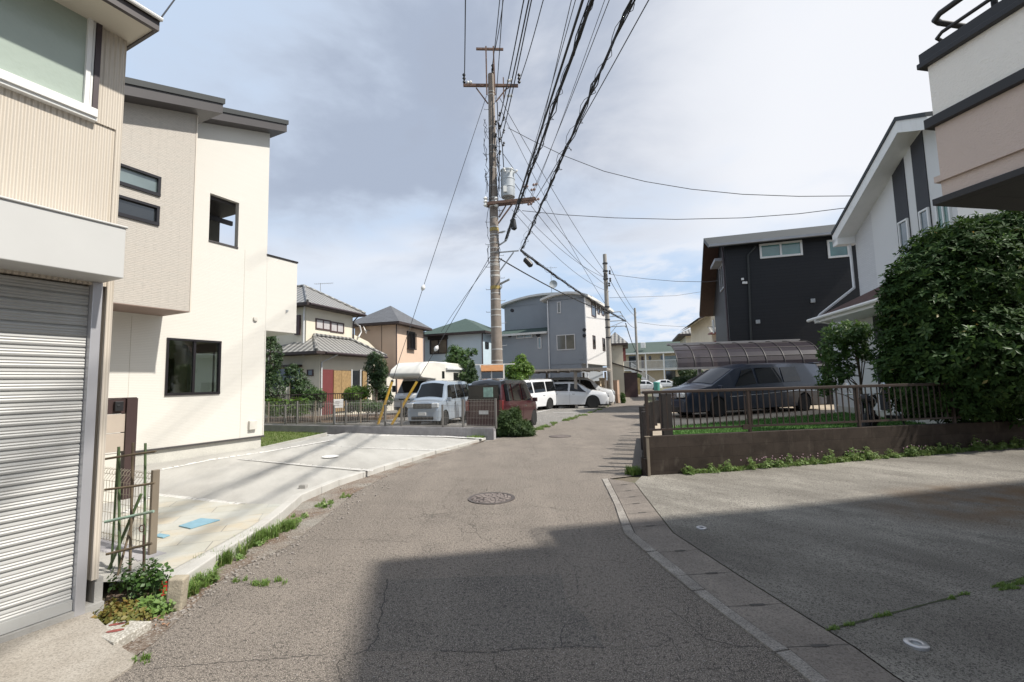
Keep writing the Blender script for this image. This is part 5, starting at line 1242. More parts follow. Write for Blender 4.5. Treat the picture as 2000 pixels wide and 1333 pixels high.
for (q0, q1) in ((1745, 1770), (1787, 1813)):
    a = W_(q0, 360, sb_)[0]; b2 = W_(q1, 360, sb_)[0]; zb_ = W_(q0, 470, sb_)[1]
    mb = MB(); mb.poly([(a, sb_ - .022, 2.5), (b2, sb_ - .022, 2.5), (b2, sb_ - .022, zg(b2) - .02), (a, sb_ - .022, zg(a) - .02)]); mb.poly([(a, sb_ - .022, 2.5), (a, sb_, 2.5), (a, sb_, zg(a)), (a, sb_ - .022, zg(a) - .02)]); mb.poly([(b2, sb_ - .022, 2.5), (b2, sb_, 2.5), (b2, sb_, zg(b2)), (b2, sb_ - .022, zg(b2) - .02)])
    mb.build('stripe', MATS['charcoal_panel'], wh)
    zt2 = W_(q0 + 12, 436 if q0 < 1760 else 414, sb_)[1]
    window(wh, 'S', a + .12, b2 - .02, zt2 - 1.1, zt2, MATS['glass_blue'], MATS['white_frame'], 1, off=-sb_ + .024, fw=.05)
window(wh, 'S', 4.9, 5.4, zg(xa) - 3.4, zg(xa) - 2.2, MATS['glass_green'], MATS['white_frame'], 2, off=-sb_)
mb = MB(); xb_ = W_(1760, 700, 0)[0]; xend = xe
W_in = [W_(1704, 650)[0], W_(1727, 650)[0]]
mb.box(0, 0, .3, xend, 7.9, zl2 + .05)
mb.build('lower_wall', MATS['white_wall'], wh)
mb = MB(); mb.box(-.02, -.02, .28, xend, 0, .52); mb.build('foundation', MATS['wall_concrete'], wh)
for (p0, p1, y0_, y1_) in ((1706, 1722, 618, 668), (1712, 1727, 695, 800), (1764, 1800, 700, 806)):
    a = W_(p0, y0_)[0]; b2 = W_(p1, y0_)[0]; z1q = W_(p0, y0_)[1]; z0q = W_(p0, y1_)[1]
    mb = MB(); mb.box(a, -.03, max(z0q, .5), b2, 0, z1q); mb.build('dark_panel', MATS['charcoal_panel'], wh)
# porch roof
mb = MB(); xl_ = W_(1590, 618, -1.1)[0]; zE = W_(1592, 622, -1.1)[1]; zT = zE + .95; xr_ = xend
mb.poly([(xl_, -1.1, zE), (xr_, -1.1, zE), (xr_, sb_, zT), (xl_ + 1.5, sb_, zT)], 0); mb.poly([(xl_, -1.1, zE), (xl_ + 1.5, sb_, zT), (xl_ + 1.2, 4, zT), (xl_, 4, zE)], 0)
mb.poly([(xl_, -1.1, zE - .17), (xr_, -1.1, zE - .17), (xr_, sb_, zE - .17), (xl_, sb_, zE - .17)], 1); mb.poly([(xl_, sb_, zE - .17), (0, sb_, zE - .17), (0, 4, zE - .17), (xl_, 4, zE - .17)], 1)
mb.poly([(xl_, -1.1, zE), (xr_, -1.1, zE), (xr_, -1.1, zE - .17), (xl_, -1.1, zE - .17)], 1); mb.poly([(xl_, -1.1, zE), (xl_, 4, zE), (xl_, 4, zE - .17), (xl_, -1.1, zE - .17)], 1)
mb.build('porch_roof', [MATS['brown_roof'], MATS['white_paint']], wh, fix=False)
mb = MB(); mb.tube([(xl_ - .3, -1.18, zE - .04), (xr_, -1.18, zE - .04)], .055, 8); mb.build('gutter', MATS['white_paint'], wh)
pipe(wh, [(xu - .3, sb_ - .3, zu - .15), (xu - .12, sb_ - .12, zu - .15), (xu - .1, sb_ - .12, zT + .15), (xl_ + .25, -1.0, zE + .10), (xl_ + .25, -1.2, zE - .1), (xl_ + .9, -.1, zE - .5), (-.05, -.06, zE - .7), (-.05, -.06, .3)], 'pipe_white', .045)
# small balcony behind
bq0 = W_(1640, 545, 1.6); mb = MB(); mb.box(xu - 1.5, 1.4, zT - .3, xu, 4.4, zT + .75); mb.build('balcony', MATS['white_siding'], wh); mb = MB(); mb.tube([(xu - 1.45, 1.45, zT + 1.0), (xu, 1.45, zT + 1.0)], .03, 6); mb.tube([(xu - 1.4, 1.45, zT + .7), (xu - 1.4, 1.45, zT + 1.0)], .025, 6); mb.box(xu - 1.53, 1.37, zT + .75, xu, 1.5, zT + .79); mb.build('balcony_rail', MATS['siding_pale'], wh)
# ================================================================ mesh fence on ribbed blocks along the lot
fw_len = 15.
fb = thing('block_wall', 'long low ribbed grey block wall at the far edge of the pale driveway', 'wall', (FW0.x, FW0.y, 0), rz=math.atan2(FD.y, FD.x))
ZW = .335
mb = MB(); mb.box(-.25, -.06, -.02, fw_len, .06, ZW); k = int(fw_len / .05)
for i in range(k): x = -.24 + i * .05; mb.box(x, .06, -.02, x + .034, .072, ZW - .004)
mb.build('blocks', MATS['ribbed_block'], fb)
mfence = thing('mesh_fence', 'grey wire mesh fence standing on the long ribbed block wall', 'fence', (FW0.x, FW0.y, ZW), rz=math.atan2(FD.y, FD.x))
Hf = at(900, 779, 14.2).z - ZW
M('fence_grey', (.20, .19, .18), .5, .3, var=.1)
def lp(px):                                # distance along the wall for a picture column
    N_ = np.array([-FD.y, FD.x, 0]); r = ray(px, 800); o = np.array([FW0.x, FW0.y, 0]); q = _C + r * (np.dot(o - _C, N_) / np.dot(r, N_)); return float(np.dot(q - o, np.array(FD)))
for px, h in ((968, 1.), (904, .98), (784, .98), (675, .98), (580, .98), (516, .98)):
    x = lp(px); mb = MB(); mb.box(x - .025, -.03, -.02, x + .025, .02, Hf * h); mb.build('post', MATS['fence_grey'], mfence)
for px in (865, 753, 653, 558): x = lp(px); mb = MB(); mb.box(x - .022, .0, -.02, x + .022, .045, Hf * .80); mb.build('short_post', MATS['fence_grey'], mfence)
mb = MB(); x0 = lp(968)
k = int((fw_len - x0) / .05)
for i in range(k): x = x0 + i * .05; mb.tube([(x, -.035, .04), (x, -.035, Hf * .97)], .0030, 4, cap=False)
for i, zz_ in enumerate((.05, .08, .28, .48, .66, Hf * .9, Hf * .97)): mb.tube([(x0, -.035, zz_), (fw_len, -.035, zz_)], .0035, 4)
mb.box(x0, .0, .005, fw_len, .02, .05)
mb.build('mesh_panel', M('mesh_wire', (.40, .38, .35), .5, .4), mfence)
# small notice board on the lot side
nq = at(661, 788, 19.5); nb = thing('notice_board', 'small white notice board on a post in front of the hedge', 'notice board', (nq.x, nq.y, 0), rz=RAD(12))
z1_ = at(661, 780, 19.5).z; z0_ = at(661, 797, 19.5).z
mb = MB(); mb.box(-.19, -.01, z0_, .19, .01, z1_); mb.build('board', MATS['white_paint'], nb); mb = MB(); mb.box(-.15, .01, 0, -.12, .03, z1_); mb.build('post', MATS['galvanised'], nb)
mb = MB(); random.seed(4)
for r_ in range(3):
    for c in range(4): 
        x = -.16 + c * .05 + r_ * .01; mb.box(x, -.014, z0_ + .10 + r_ * .07, x + .028, -.011, z0_ + .13 + r_ * .07)
mb.build('lettering', M('ink', (.25, .22, .22), .7), nb)

# ================================================================ utility poles
M('pole_concrete', (.25, .212, .18), .85, var=.12, scale=5, bump=.25, dirt=.35, dirtc=(.13, .10, .08))
M('pole_concrete_grey', (.30, .28, .25), .85, var=.12, scale=5)
M('arm_metal', (.15, .09, .065), .7, .2, var=.35, scale=12)
M('band_white', (.5, .49, .46), .6, var=.1); M('yellow_tape', (.36, .27, .08), .6)
YP = 19.8
PB = gp(970, 826, 0); PB = at(971.5, 740, YP); PX, PY = PB.x, PB.y
def pz(py): return at(965, py, YP).z
def pcl(px, py, dY=0.): return at(px, py, YP + dY)
pole = thing('utility_pole', 'tall brown concrete utility pole with transformer and crossarms beside the parking lot', 'utility pole', (PX, PY, 0))
def L(v): return (v[0] - PX, v[1] - PY, v[2])
topz = pz(146)
mb = MB(); mb.cyl((0, 0, 0), (0, 0, topz), .265, .135, 20); mb.build('shaft', MATS['pole_concrete'], pole, smooth=40)
rad = lambda z: .265 - .13 * z / topz
random.seed(11)
for py in (181, 187, 250, 286, 300, 330, 365, 388, 395, 405, 427, 445, 460, 466, 476, 486, 495, 505, 511, 517, 520, 531, 539, 541, 561, 574, 586, 606, 617, 640, 683, 705):
    z = pz(py); r = rad(z) + .008; mb = MB(); mb.cyl((0, 0, z - .02), (0, 0, z + .02), r, n=18); mb.build('band', MATS['band_white'], pole, smooth=40)
mb = MB()
for py in (450, 563): z = pz(py); mb.cyl((0, 0, z - .07), (0, 0, z + .07), rad(z) + .012, n=18)
mb.build('yellow_band', MATS['yellow_tape'], pole, smooth=40)
mb = MB()                                    # step bolts
for i in range(24):
    z = pz(170 + i * 22); s_ = 1 if i % 2 else -1; r = rad(z); mb.tube([(s_ * r, 0, z), (s_ * (r + .19), .0, z), (s_ * (r + .19), 0, z + .05)], .012, 5)
mb.build('step_bolt', MATS['galvanised'], pole)
mb = MB(); za = pz(168); mb.beam(L(pcl(905, 167)), L(pcl(1012, 168)), .11, .11); mb.beam(L(pcl(930, 172)), L(pcl(953, 203)), .035, .05); mb.beam(L(pcl(990, 172)), L(pcl(968, 200)), .035, .05); mb.build('crossarm', MATS['arm_metal'], pole)
mb = MB(); mb.beam(L(pcl(930, 96)), L(pcl(983, 97)), .08, .09); mb.beam(L(pcl(949, 91, -.2)), L(pcl(951, 186, -.2)), .06, .06); mb.beam(L(pcl(963.5, 91, -.2)), L(pcl(967, 186, -.2)), .06, .06); mb.build('top_frame', MATS['arm_metal'], pole)
def insul(mb, p, d, n=3, r=.07, L_=.30):
    p = Vector(p); d = Vector(d).normalized()
    for k in range(n): a = p + d * (L_ * k / n); mb.tube([a, a + d * L_ / n * .5, a + d * L_ / n * .95], [r * .4, r, r * .45], 10)
for px, py in ((907, 160), (963, 142), (1014, 160)): mb = MB(); insul(mb, L(pcl(px, py + 4)), (0, -.5, 1), 3, .085, .42); mb.build('insulator', MATS['black_plastic'], pole, smooth=50)
for px, py in ((911, 162), (990, 158), (990, 188)): mb = MB(); insul(mb, L(pcl(px, py)), (1, 0, .05), 2, .09, .26); mb.build('white_insulator', MATS['porcelain'], pole, smooth=50)
mb = MB(); mb.beam(L(pcl(983, 152)), L(pcl(984, 194)), .05, .05); mb.beam(L(pcl(984, 178)), L(pcl(994, 172)), .03, .03); mb.build('bracket', MATS['arm_metal'], pole)
# transformer and its shelf
mb = MB(); mb.beam(L(pcl(950, 402, .1)), L(pcl(1044, 392, -.1)), .10, .16); mb.beam(L(pcl(952, 398, -.4)), L(pcl(1046, 388, -.6)), .10, .12); mb.beam(L(pcl(973, 437)), L(pcl(1000, 400)), .06, .06); mb.beam(L(pcl(975, 425)), L(pcl(988, 402)), .05, .05); mb.build('transformer_shelf', MATS['arm_metal'], pole)
tq = L(pcl(992.5, 386, -.15)); th_ = pz(334) - pz(386)
mb = MB(); mb.lathe([(.01, 0), (.30, 0), (.31, .03), (.31, th_ * .33), (.325, th_ * .34), (.325, th_ * .36), (.31, th_ * .37), (.31, th_ * .62), (.325, th_ * .63), (.325, th_ * .65), (.31, th_ * .66), (.30, th_ * .95), (.325, th_ * .96), (.32, th_), (.18, th_ * 1.05), (.01, th_ * 1.06)], tq, 24)
tr_ = mb.build('transformer', M('transformer_grey', (.42, .45, .47), .45, .1, var=.05), pole, smooth=40)
for a in (-1.9, -1.2, -.5): 
    mb = MB()
    c = Vector(tq) + Vector((.33 * math.cos(a), .33 * math.sin(a), th_ * .84)); insul(mb, c, (math.cos(a), math.sin(a), .6), 2, .06, .2); mb.build('bushing', MATS['porcelain'], tr_, smooth=50)
mb = MB()
mb.box(tq[0] - .20, tq[1] - .36, tq[2] + .12, tq[0] - .05, tq[1] - .29, tq[2] + .38); mb.build('fuse_box', MATS['porcelain'], tr_, smooth=50)
mb = MB()
for k, (px, py) in enumerate(((948, 385), (969, 385))): insul(mb, L(pcl(px, py, -.35)), (.0, 0, -1), 3, .10, .45)
mb.build('fuse_insulator', MATS['porcelain'], pole, smooth=50)
mb = MB()
for (px, py) in ((1022, 366), (1036, 372), (1044, 391), (1030, 400), (1040, 362)): insul(mb, L(pcl(px, py, -.4)), (1, .2, .3), 2, .07, .24)
mb.build('shelf_insulator', M('rust_porcelain', (.28, .2, .18), .5), pole, smooth=50)
M('galv_light', (.45, .48, .5), .45, .5)
mb = MB(); mb.tube([L(pcl(968, 494)), L(pcl(1013, 490, -.3))], .035, 8); mb.tube([L(pcl(968, 541)), L(pcl(1003, 493, -.25))], .03, 8); mb.tube([L(pcl(974, 455)), L(pcl(987, 452, -.3))], .04, 8); mb.tube([L(pcl(974, 480)), L(pcl(989, 470, -.3)), L(pcl(990, 462, -.3))], .035, 8); mb.build('cable_bracket', MATS['galv_light'], pole, smooth=50)
mb = MB(); mb.tube([L(pcl(973, 557)), L(pcl(995, 546, -.3))], .05, 8); mb.tube([L(pcl(974, 568)), L(pcl(980, 562, -.2)), L(pcl(980, 556, -.2))], .02, 6); mb.build('lamp_arm', MATS['galvanised'], pole, smooth=50)
mb = MB(); random.seed(6)                        # loose jumper wires
for i in range(26):
    y0 = random.uniform(230, 500); x0 = 958 + (y0 - 150) * .02 + random.choice((-11, 11)); 
    P_ = [L(pcl(x0 + random.uniform(-3, 3) + (k - 2) * random.uniform(-1, 3), y0 + k * random.uniform(6, 14), -.25 - .05 * k)) for k in range(5)]; mb.tube(P_, .012, 5)
for (a, b2) in (((962, 190), (958, 395)), ((971, 200), (975, 370)), ((955, 250), (955, 398)), ((974, 240), (984, 330))):
    mb.tube([L(pcl(a[0], a[1], -.2)), L(pcl((a[0] + b2[0]) / 2 + 2, (a[1] + b2[1]) / 2, -.2)), L(pcl(*b2, -.2))], .022, 6)
for k in range(10):
    t = k / 9; insul(mb, L(pcl(975 + 9 * math.sin(k * 2.1), 228 + 75 * t, -.3)), (.3, -.3, 1), 2, .06, .2)
mb.build('jumper_wire', MATS['black_plastic'], pole, smooth=60)

# second and third poles
def pole_far(px0, py0, px1, py1, Y, r0, r1, label, arms):
    b0 = at(px0, py0, Y); zt_ = at(px1, py1, Y).z; t = thing('utility_pole', label, 'utility pole', (b0.x, b0.y, 0))
    mb = MB(); lean = at(px1, py1, Y).x - b0.x; mb.cyl((0, 0, 0), (0, 0, zt_), r0, r1, 14); mb.build('shaft', MATS['pole_concrete_grey'], t, smooth=40)
    if arms:
        q = lambda x, y, d=0.: tuple(at(x, y, Y + d) - Vector((b0.x, b0.y, 0)))
        mb = MB(); 
        for (x, y) in ((1212, 609), (1216, 617), (1222, 626), (1222, 637)): mb.tube([q(1188, y + 2), q(x, y)], .03, 6); mb.tube([q(x, y), q(x, y + 3)], .04, 6)
        mb.tube([q(1190, 640), q(1218, 628)], .02, 5); mb.tube([q(1190, 655), q(1205, 636)], .02, 5); mb.build('cable_bracket', MATS['galvanised'], t)
        mb = MB()
        for y in (515, 530, 545, 600, 612, 625, 640, 660): z = q(1188, y)[2]; mb.cyl((0, 0, z - .04), (0, 0, z + .04), r0 * .95, n=12)
        mb.build('band', MATS['dark_metal'], t)
        mb = MB()
        for (x, y) in ((1181, 541), (1191, 536), (1192, 551), (1190, 560), (1181, 548)): insul(mb, q(x, y, -.2), (0, 0, 1), 2, .09, .3)
        mb.build('insulator', MATS['black_plastic'], t)
    return t
pole_far(1191.5, 742, 1185, 497, 32.5, .20, .13, 'second utility pole rising behind the brown gate pillar', True)
pole_far(1246.5, 741, 1243, 602, 58, .19, .13, 'slim third utility pole in front of the green roofed apartments', False)

# ================================================================ overhead cables
M('cable_black', (.012, .012, .013), .6); M('cable_grey', (.06, .06, .065), .6)
def wire(name, a, b_, r, sag=.0, label=None, group=None, beyond=0., n=14, mat_='cable_black', cat='cable', build=True, parent=None):
    """a, b_: real end points; beyond extends past b_ (fraction)"""
    a, b_ = Vector(a), Vector(b_); P_ = []
    for i in range(n + 1):
        t = i / n * (1 + beyond); p = a.lerp(b_, 0) + (b_ - a) * t; p.z -= sag * 4 * t * (1 - t) if t < 1 else -sag * 4 * (t - 1) * .3 * 0
        P_.append(p)
    mb = MB(); mb.tube([p - a for p in P_], r, 5); o = mb.build(name, MATS[mat_], parent, smooth=80)
    if parent is None: o.location = a
    if label: tag(o, label, cat, group)
    return o
def over(px, z, py=0):            # point at height z seen at the top edge of the picture
    r = ray(px, py); return Vector(_C + r * (z - CAMH) / r[2])
G1 = 'thin power lines from the pole top passing overhead'
zt1 = pz(160)
LB1 = 'thin black power line running from the top of the tall pole to above the camera'
for (px, py, tx, r, lb) in ((907, 160, 909, .022, 'black power line rising straight up from the left end of the crossarm'), (960, 140, 976, .018, 'power line from the insulator on the very tip of the tall pole'), (967, 96, 983, .018, 'thin earth wire from the small frame above the pole top'), (968, 200, 982, .016, 'thin wire rising close beside the pole from just below the crossarm'), (1014, 160, 1061, .019, 'power line slanting up from the right end of the crossarm')):
    wire('power_line', pcl(px, py), over(tx, pz(py) - .1), r, .15, lb, G1, .9)
G2 = 'service lines from the pole middle passing overhead'
for (px, py, tx, r, wh_) in ((975, 236, 1023, .021, 'left'), (978, 250, 1033, .024, 'middle'), (980, 270, 1038, .020, 'right')):
    wire('service_line', pcl(px, py), over(tx, pz(py) - .2), r, .12, wh_ + ' one of three close black lines rising from insulators halfway up the pole', G2, .9)
# heavy bundled cables
def heavy(a, b_, r, label, coil, beyond=.8, lash=True, seed=0, rc=.09):
    a, b_ = Vector(a), Vector(b_); t_ = thing('bundled_cable', label, 'cable', tuple(a)); d = (b_ - a) * (1 + beyond); Ln = d.length; u = d.normalized(); sx = u.cross(Vector((0, 0, 1))).normalized(); sz = sx.cross(u)
    sagf = lambda t: Vector((0, 0, -.25 * 4 * t * (1 - t) * .6)) if t < 1 else Vector()
    mb = MB(); mb.tube([d * (i / 20) + sagf(i / 20) for i in range(21)], r, 8); mb.build('cable', MATS['cable_black'], t_, smooth=60)
    mb = MB(); mb.tube([d * (i / 20) + sagf(i / 20) + sz * (r + .035) for i in range(21)], r * .35, 6); mb.build('messenger_wire', MATS['cable_black'], t_, smooth=60)
    random.seed(seed)
    if coil:
        k = int(Ln / .14); P_ = []; ph = 0.; rr_ = rc
        for i in range(k): 
            t = i / k; ph += random.uniform(.55, 1.1); rr_ = rc * (1 + .6 * math.sin(i * .13) * random.uniform(.3, 1)); P_.append(d * t + sagf(t) + sx * rr_ * math.cos(ph) + sz * (rr_ * math.sin(ph) + .0))
        mb = MB(); mb.tube(P_, .0065, 4); mb.build('spiral_wrap', MATS['cable_black'], t_, smooth=80)
        mb = MB()
        for j in range(3): mb.tube([d * (i / 40) + sagf(i / 40) + sx * random.uniform(-.07, .07) + sz * random.uniform(-.07, .07) for i in range(41)], .012, 5)
        mb.build('strand', MATS['cable_black'], t_, smooth=80)
    return t_
heavy(pcl(986, 470, -.3), over(1133, pz(452)), .023, 'smooth black cable, left one of the two thick cables crossing the sky', False, seed=1)
heavy(pcl(989, 466, -.3), over(1150, pz(452)), .025, 'thick black cable with loose lashing wire, right one of the two thick cables', True, seed=2, rc=.07)
heavy(pcl(1017, 490, -.3), over(1226, pz(480)), .018, 'tangled spiral wrapped cable bundle ending at the lowest pole bracket', True, seed=3, rc=.10)
G3 = 'faint thin wires crossing the sky towards the right of the thick cables'
for (p0, p1, r, lb) in (((1020, 400), (1116, 0), .010, 'faint wire just left of the two thick cables, outer one'), ((1030, 400), (1190, 0), .010, 'faint wire between the thick cables and the spiral bundle, right one'), ((1040, 385), (1181, 0), .008, 'faint wire between the thick cables and the spiral bundle, left one'), ((1045, 390), (1267, 0), .014, 'thin wire right of the spiral wrapped bundle reaching the top edge'), ((1010, 395), (1124, 0), .010, 'faint wire just left of the two thick cables, inner one')):
    wire('thin_wire', pcl(*p0, -.4), over(p1[0], pz(p0[1])), r, .1, lb, G3, .6, mat_='cable_grey')
# closures (splice boxes)
for (x0, y0, x1, y1, lb) in ((1001, 427, 1005, 450, 'black splice case hanging under the thick cables'), (1024, 505, 1039, 521, 'black splice case on the cable below the lowest bracket')):
    a, b_ = pcl(x0, y0, -1.2), pcl(x1, y1, -1.2); o = MB(); d = b_ - a; o.tube([Vector(), d * .12, d * .88, d], [.04, .12, .12, .04], 10); q = tag(o.build('splice_case', MATS['black_plastic'], None, smooth=40), lb, 'splice case'); q.location = a
# lines from this pole to the second pole
P2 = lambda px, py: at(px, py, 32.5)
LB2 = 'slack line strung between the tall pole and the second pole'
for (a, b_, r, s) in (((975, 190), (1187, 540), .014, .3), ((982, 300), (1187, 548), .014, .5), ((985, 330), (1188, 560), .014, .6), ((1005, 400), (1188, 545), .012, .5), ((1000, 410), (1190, 570), .012, .6), ((978, 215), (1189, 605), .012, .4)):
    wire('span_line', pcl(*a), P2(*b_), r, s, LB2, 'lines between the first two utility poles', mat_='cable_grey')
c1 = heavy(pcl(1017, 490, -.3), P2(1222, 628), .035, 'lashed cable bundle sloping down from the tall pole to the second pole bracket', True, 0., seed=5, rc=.07)
wire('telephone_line', pcl(975, 505), P2(1190, 612), .03, .2, 'single dark cable from low on the tall pole sloping down to the second pole', 'low telephone line')
wire('telephone_line', P2(1222, 632), at(1244, 690, 58), .035, .3, 'dark cable dropping from the second pole brackets to the third pole', None)
for (a, b_) in (((1190, 545), (1243, 620)), ((1191, 520), (1243, 612)), ((1213, 612), (1244, 640))): wire('span_line', P2(*a), at(*b_, 58), .02, .4, 'faint line strung between the second pole and the third pole', 'lines between the far utility poles', mat_='cable_grey')
# lines to the right
def pxwire(pts, Y0, Y1, r, lb, nm='service_wire', mat_='cable_grey'):
    n = len(pts); P_ = [at(x, y, Y0 + (Y1 - Y0) * i / (n - 1)) for i, (x, y) in enumerate(pts)]; mb = MB(); mb.tube([p - P_[0] for p in P_], r, 5); o = tag(mb.build(nm, MATS[mat_], None, smooth=80), lb, 'wire'); o.location = P_[0]
pxwire([(992, 250), (1040, 275), (1100, 304), (1180, 335), (1260, 355), (1350, 370), (1450, 380), (1560, 384), (1680, 383), (1780, 374), (1850, 366)], YP, 14, .014, 'long sagging grey wire from the pole across the sky to the right houses, upper one')
pxwire([(1020, 412), (1100, 420), (1200, 426), (1320, 429), (1450, 426), (1560, 418), (1680, 403), (1780, 388), (1850, 380)], YP, 14, .014, 'long sagging grey wire across to the right houses, lower one')
pxwire([(1190, 536), (1260, 545), (1320, 550), (1380, 551), (1440, 545)], 32.5, 22.5, .014, 'grey wire from the second pole to the corner of the black house')
pxwire([(1190, 582), (1260, 580), (1320, 578), (1372, 570)], 32.5, 34, .012, 'faint wire from the second pole towards the tiled gable house')
pxwire([(1245, 630), (1290, 636), (1360, 640)], 58, 60, .02, 'faint wire from the third pole towards the low tiled house')
pxwire([(965, 500), (940, 535), (912, 574), (886, 611), (862, 648)], YP, 32, .014, 'thin wire dropping from the tall pole to the pale blue house')
pxwire([(1110, 625), (1050, 610), (1000, 628), (978, 640)], 33, 34, .014, 'thin black wire along the front of the grey house') if 0 else None
# guy wires with yellow guards
for (gx, gy, tx, ty, top, lb) in ((738, 830, 950, 188, (768, 741), 'left of the two slanting guy wires'), (765, 830, 958, 500, (810, 742), 'right, lower one of the two slanting guy wires')):
    g_ = gp(gx, gy, 0); tpt = pcl(tx, ty); d = tpt - g_
    o = wire('guy_wire', g_, tpt, .013, 0, lb + ' of the tall pole', mat_='cable_grey', cat='guy wire')
    u = d.normalized(); guard = thing('guy_guard', 'worn yellow guy wire guard, ' + ('left one' if gx < 750 else 'right one') + ' of the pair before the camper', 'guy guard', tuple(g_), group=None)
    # length of the guard from the picture height of its top
    best = min((abs((lambda q: 0)(0)) + abs(at(960, top[1], (g_ + u * (k * .02)).y).z - (g_ + u * (k * .02)).z), k * .02) for k in range(20, 140))[1]
    mb = MB(); mb.tube([Vector(), u * best], .055, 12); mb.build('sleeve', M('guard_yellow', (.56, .34, .04), .6, var=.2, scale=5, dirt=.55, dirtc=(.25, .17, .09)), guard, smooth=50)
    mb = MB(); mb.tube([u * best, u * (best + .06)], .058, 12); mb.build('cap', MATS['black_plastic'], guard, smooth=50)
    tg = Vector(g_) + d * .55; 
    mb = MB(); mb.tube([(u * -.14), u * -.05, u * .05, u * .14], [.02, .09, .09, .02], 10); o2 = tag(mb.build('guy_insulator', MATS['porcelain'], None, smooth=50), 'pale guy insulator on the ' + ('upper left' if gx < 750 else 'lower right') + ' guy wire', 'insulator'); o2.location = Vector(g_) + d * (.40 if gx < 750 else .44)
# wire at the shop eave
a = SH.w(.12, -.38, 4.56); wire('service_wire', a, over(385, 6.6, -60), .006, .0, 'thin wire leaving the shop eave at the top left', None, .8, cat='wire')

# ================================================================ right side wall, fence and posts
rw = thing('block_wall', 'old stained dark brown concrete block wall along the right-hand plot', 'wall', tuple(WALL0), heading=WH)
b = NB('old_block'); p = b.tc('UV'); br = b.n.new('ShaderNodeTexBrick'); b.l.new(b.map(p, (1, 1, 1), (0, -.06, 0)), br.inputs['Vector']); br.inputs['Scale'].default_value = 1; br.inputs['Brick Width'].default_value = .8; br.inputs['Row Height'].default_value = .2; br.inputs['Mortar Size'].default_value = .004; br.inputs['Mortar Smooth'].default_value = .5
br.inputs['Color1'].default_value = (.045, .035, .028, 1); br.inputs['Color2'].default_value = (.058, .046, .038, 1); br.inputs['Mortar'].default_value = (.035, .027, .022, 1)
o_ = b.tc('Object'); cc = b.mix(b.math('MULTIPLY', b.rng(b.noise(o_, 3.2, 7, .65), .45, .68), .75), br.outputs['Color'], (.024, .019, .016)); cc = b.mix(b.math('MULTIPLY', b.rng(b.noise(b.map(o_, (1.2, 1, .5)), 5, 6, .6), .56, .72), .5), cc, (.105, .088, .072))
b.col(cc); b.set(.95, 0, .2); b.bump(b.math('ADD', b.noise(o_, 60, 4), b.math('MULTIPLY', br.outputs['Fac'], -1.2)), .6, .01)
WT = .66; WL_ = 14.
mb = MB(); mb.box(0, 0, -.05, WL_, .12, WT); mb.box(-.04, -.035, -.05, 0.02, .15, .29); mb.prism([(.0, .121), (.12, .121), (.12 + .407 * 5, .121 + .914 * 5), (.407 * 5, .121 + .914 * 5)], -.05, .29); mb.build('blocks', MATS['old_block'], rw, bevel=.006)
fn = thing('metal_fence', 'brown railing fence with vertical bars on top of the old block wall', 'fence', (WALL0.x, WALL0.y, WT), heading=WH)
def rx(px): return onplane(px, 800, WALL0, WH)[0]
ztop_ = at(1275, 766, WALL0.y + .1).z - WT; 
posts = [rx(1266), rx(1466), rx(1681), rx(1681) + (rx(1681) - rx(1466)) * .93, rx(1681) + (rx(1681) - rx(1466)) * 1.9]
M('fence_brown', (.042, .029, .023), .5, .2, var=.2, scale=7)
for x in posts: mb = MB(); mb.box(x - .025, .035, 0, x + .025, .085, ztop_ + .01); mb.build('post', MATS['fence_brown'], fn, bevel=.004)
xend_ = posts[2] + .55 + 1.3
mb = MB(); mb.box(posts[0] - .06, .03, ztop_ - .03, posts[-1], .09, ztop_ + .022); mb.build('top_rail', MATS['fence_brown'], fn, bevel=.006)
zb0 = .085
mb = MB(); mb.box(posts[0], .045, zb0, posts[-1], .075, zb0 + .035); mb.build('bottom_rail', MATS['fence_brown'], fn)
mb = MB(); mb.box(posts[1] - .15, .025, zb0 - .035, posts[1] - .03, .044, zb0 + .05); mb.build('clamp', MATS['fence_brown'], fn)
x = posts[0] + .124; nb_ = 0
bar0 = None
while x < posts[-1] and nb_ < 80:
    if all(abs(x - p) > .045 for p in posts):
        if bar0 is None: mb = MB(); mb.box(-.008, .05, zb0 + .035, .008, .068, ztop_ - .03); bar0 = mb.build('bar', MATS['fence_brown'], fn); bar0.location = (x, 0, 0)
        else: c = bar0.copy(); COL.objects.link(c); c.parent = fn; c.location = (x, 0, 0)
        nb_ += 1
    x += .124
# black sleeper posts beside the road
M('sleeper_black', (.022, .017, .016), .8, var=.3, scale=10, bump=.4)
sp = [(1253, 11.0, 795, .075), (1262, 11.7, 790, .07), (1268, 12.6, 787, .08), (1274, 13.5, 785, .08), (1281, 14.3, 783, .09), (1299, 9.6, 770, .10), (1256, 8.75, 805, .05), (1256, 9.6, 800, .05)]
lbs = ['black timber post nearest the tan pipe, low one at the plot corner', 'short black timber post behind the railing end', 'black timber post, third of the row along the road', 'black timber post, fourth of the row along the road', 'black timber post, farthest of the low row along the road', 'tall thick black timber post standing apart behind the railing', 'thin low black post just behind the wall corner', 'thin low black post second behind the wall corner']
for (px, Y, pt, hw), lb in zip(sp, lbs):
    q = at(px, 760, Y); h = at(px, pt, Y).z; mb = MB(); mb.box(-hw, -.05, -.02, hw, .05, h); mb.box(-hw * .96, -.045, h, hw * .96, .045, h + .008)
    o = tag(mb.build('timber_post', MATS['sleeper_black'], None, bevel=.008), lb, 'post', 'black timber posts beside the road'); o.location = (q.x, q.y, 0); o.rotation_euler = (0, 0, RAD(random.uniform(-6, 10)))
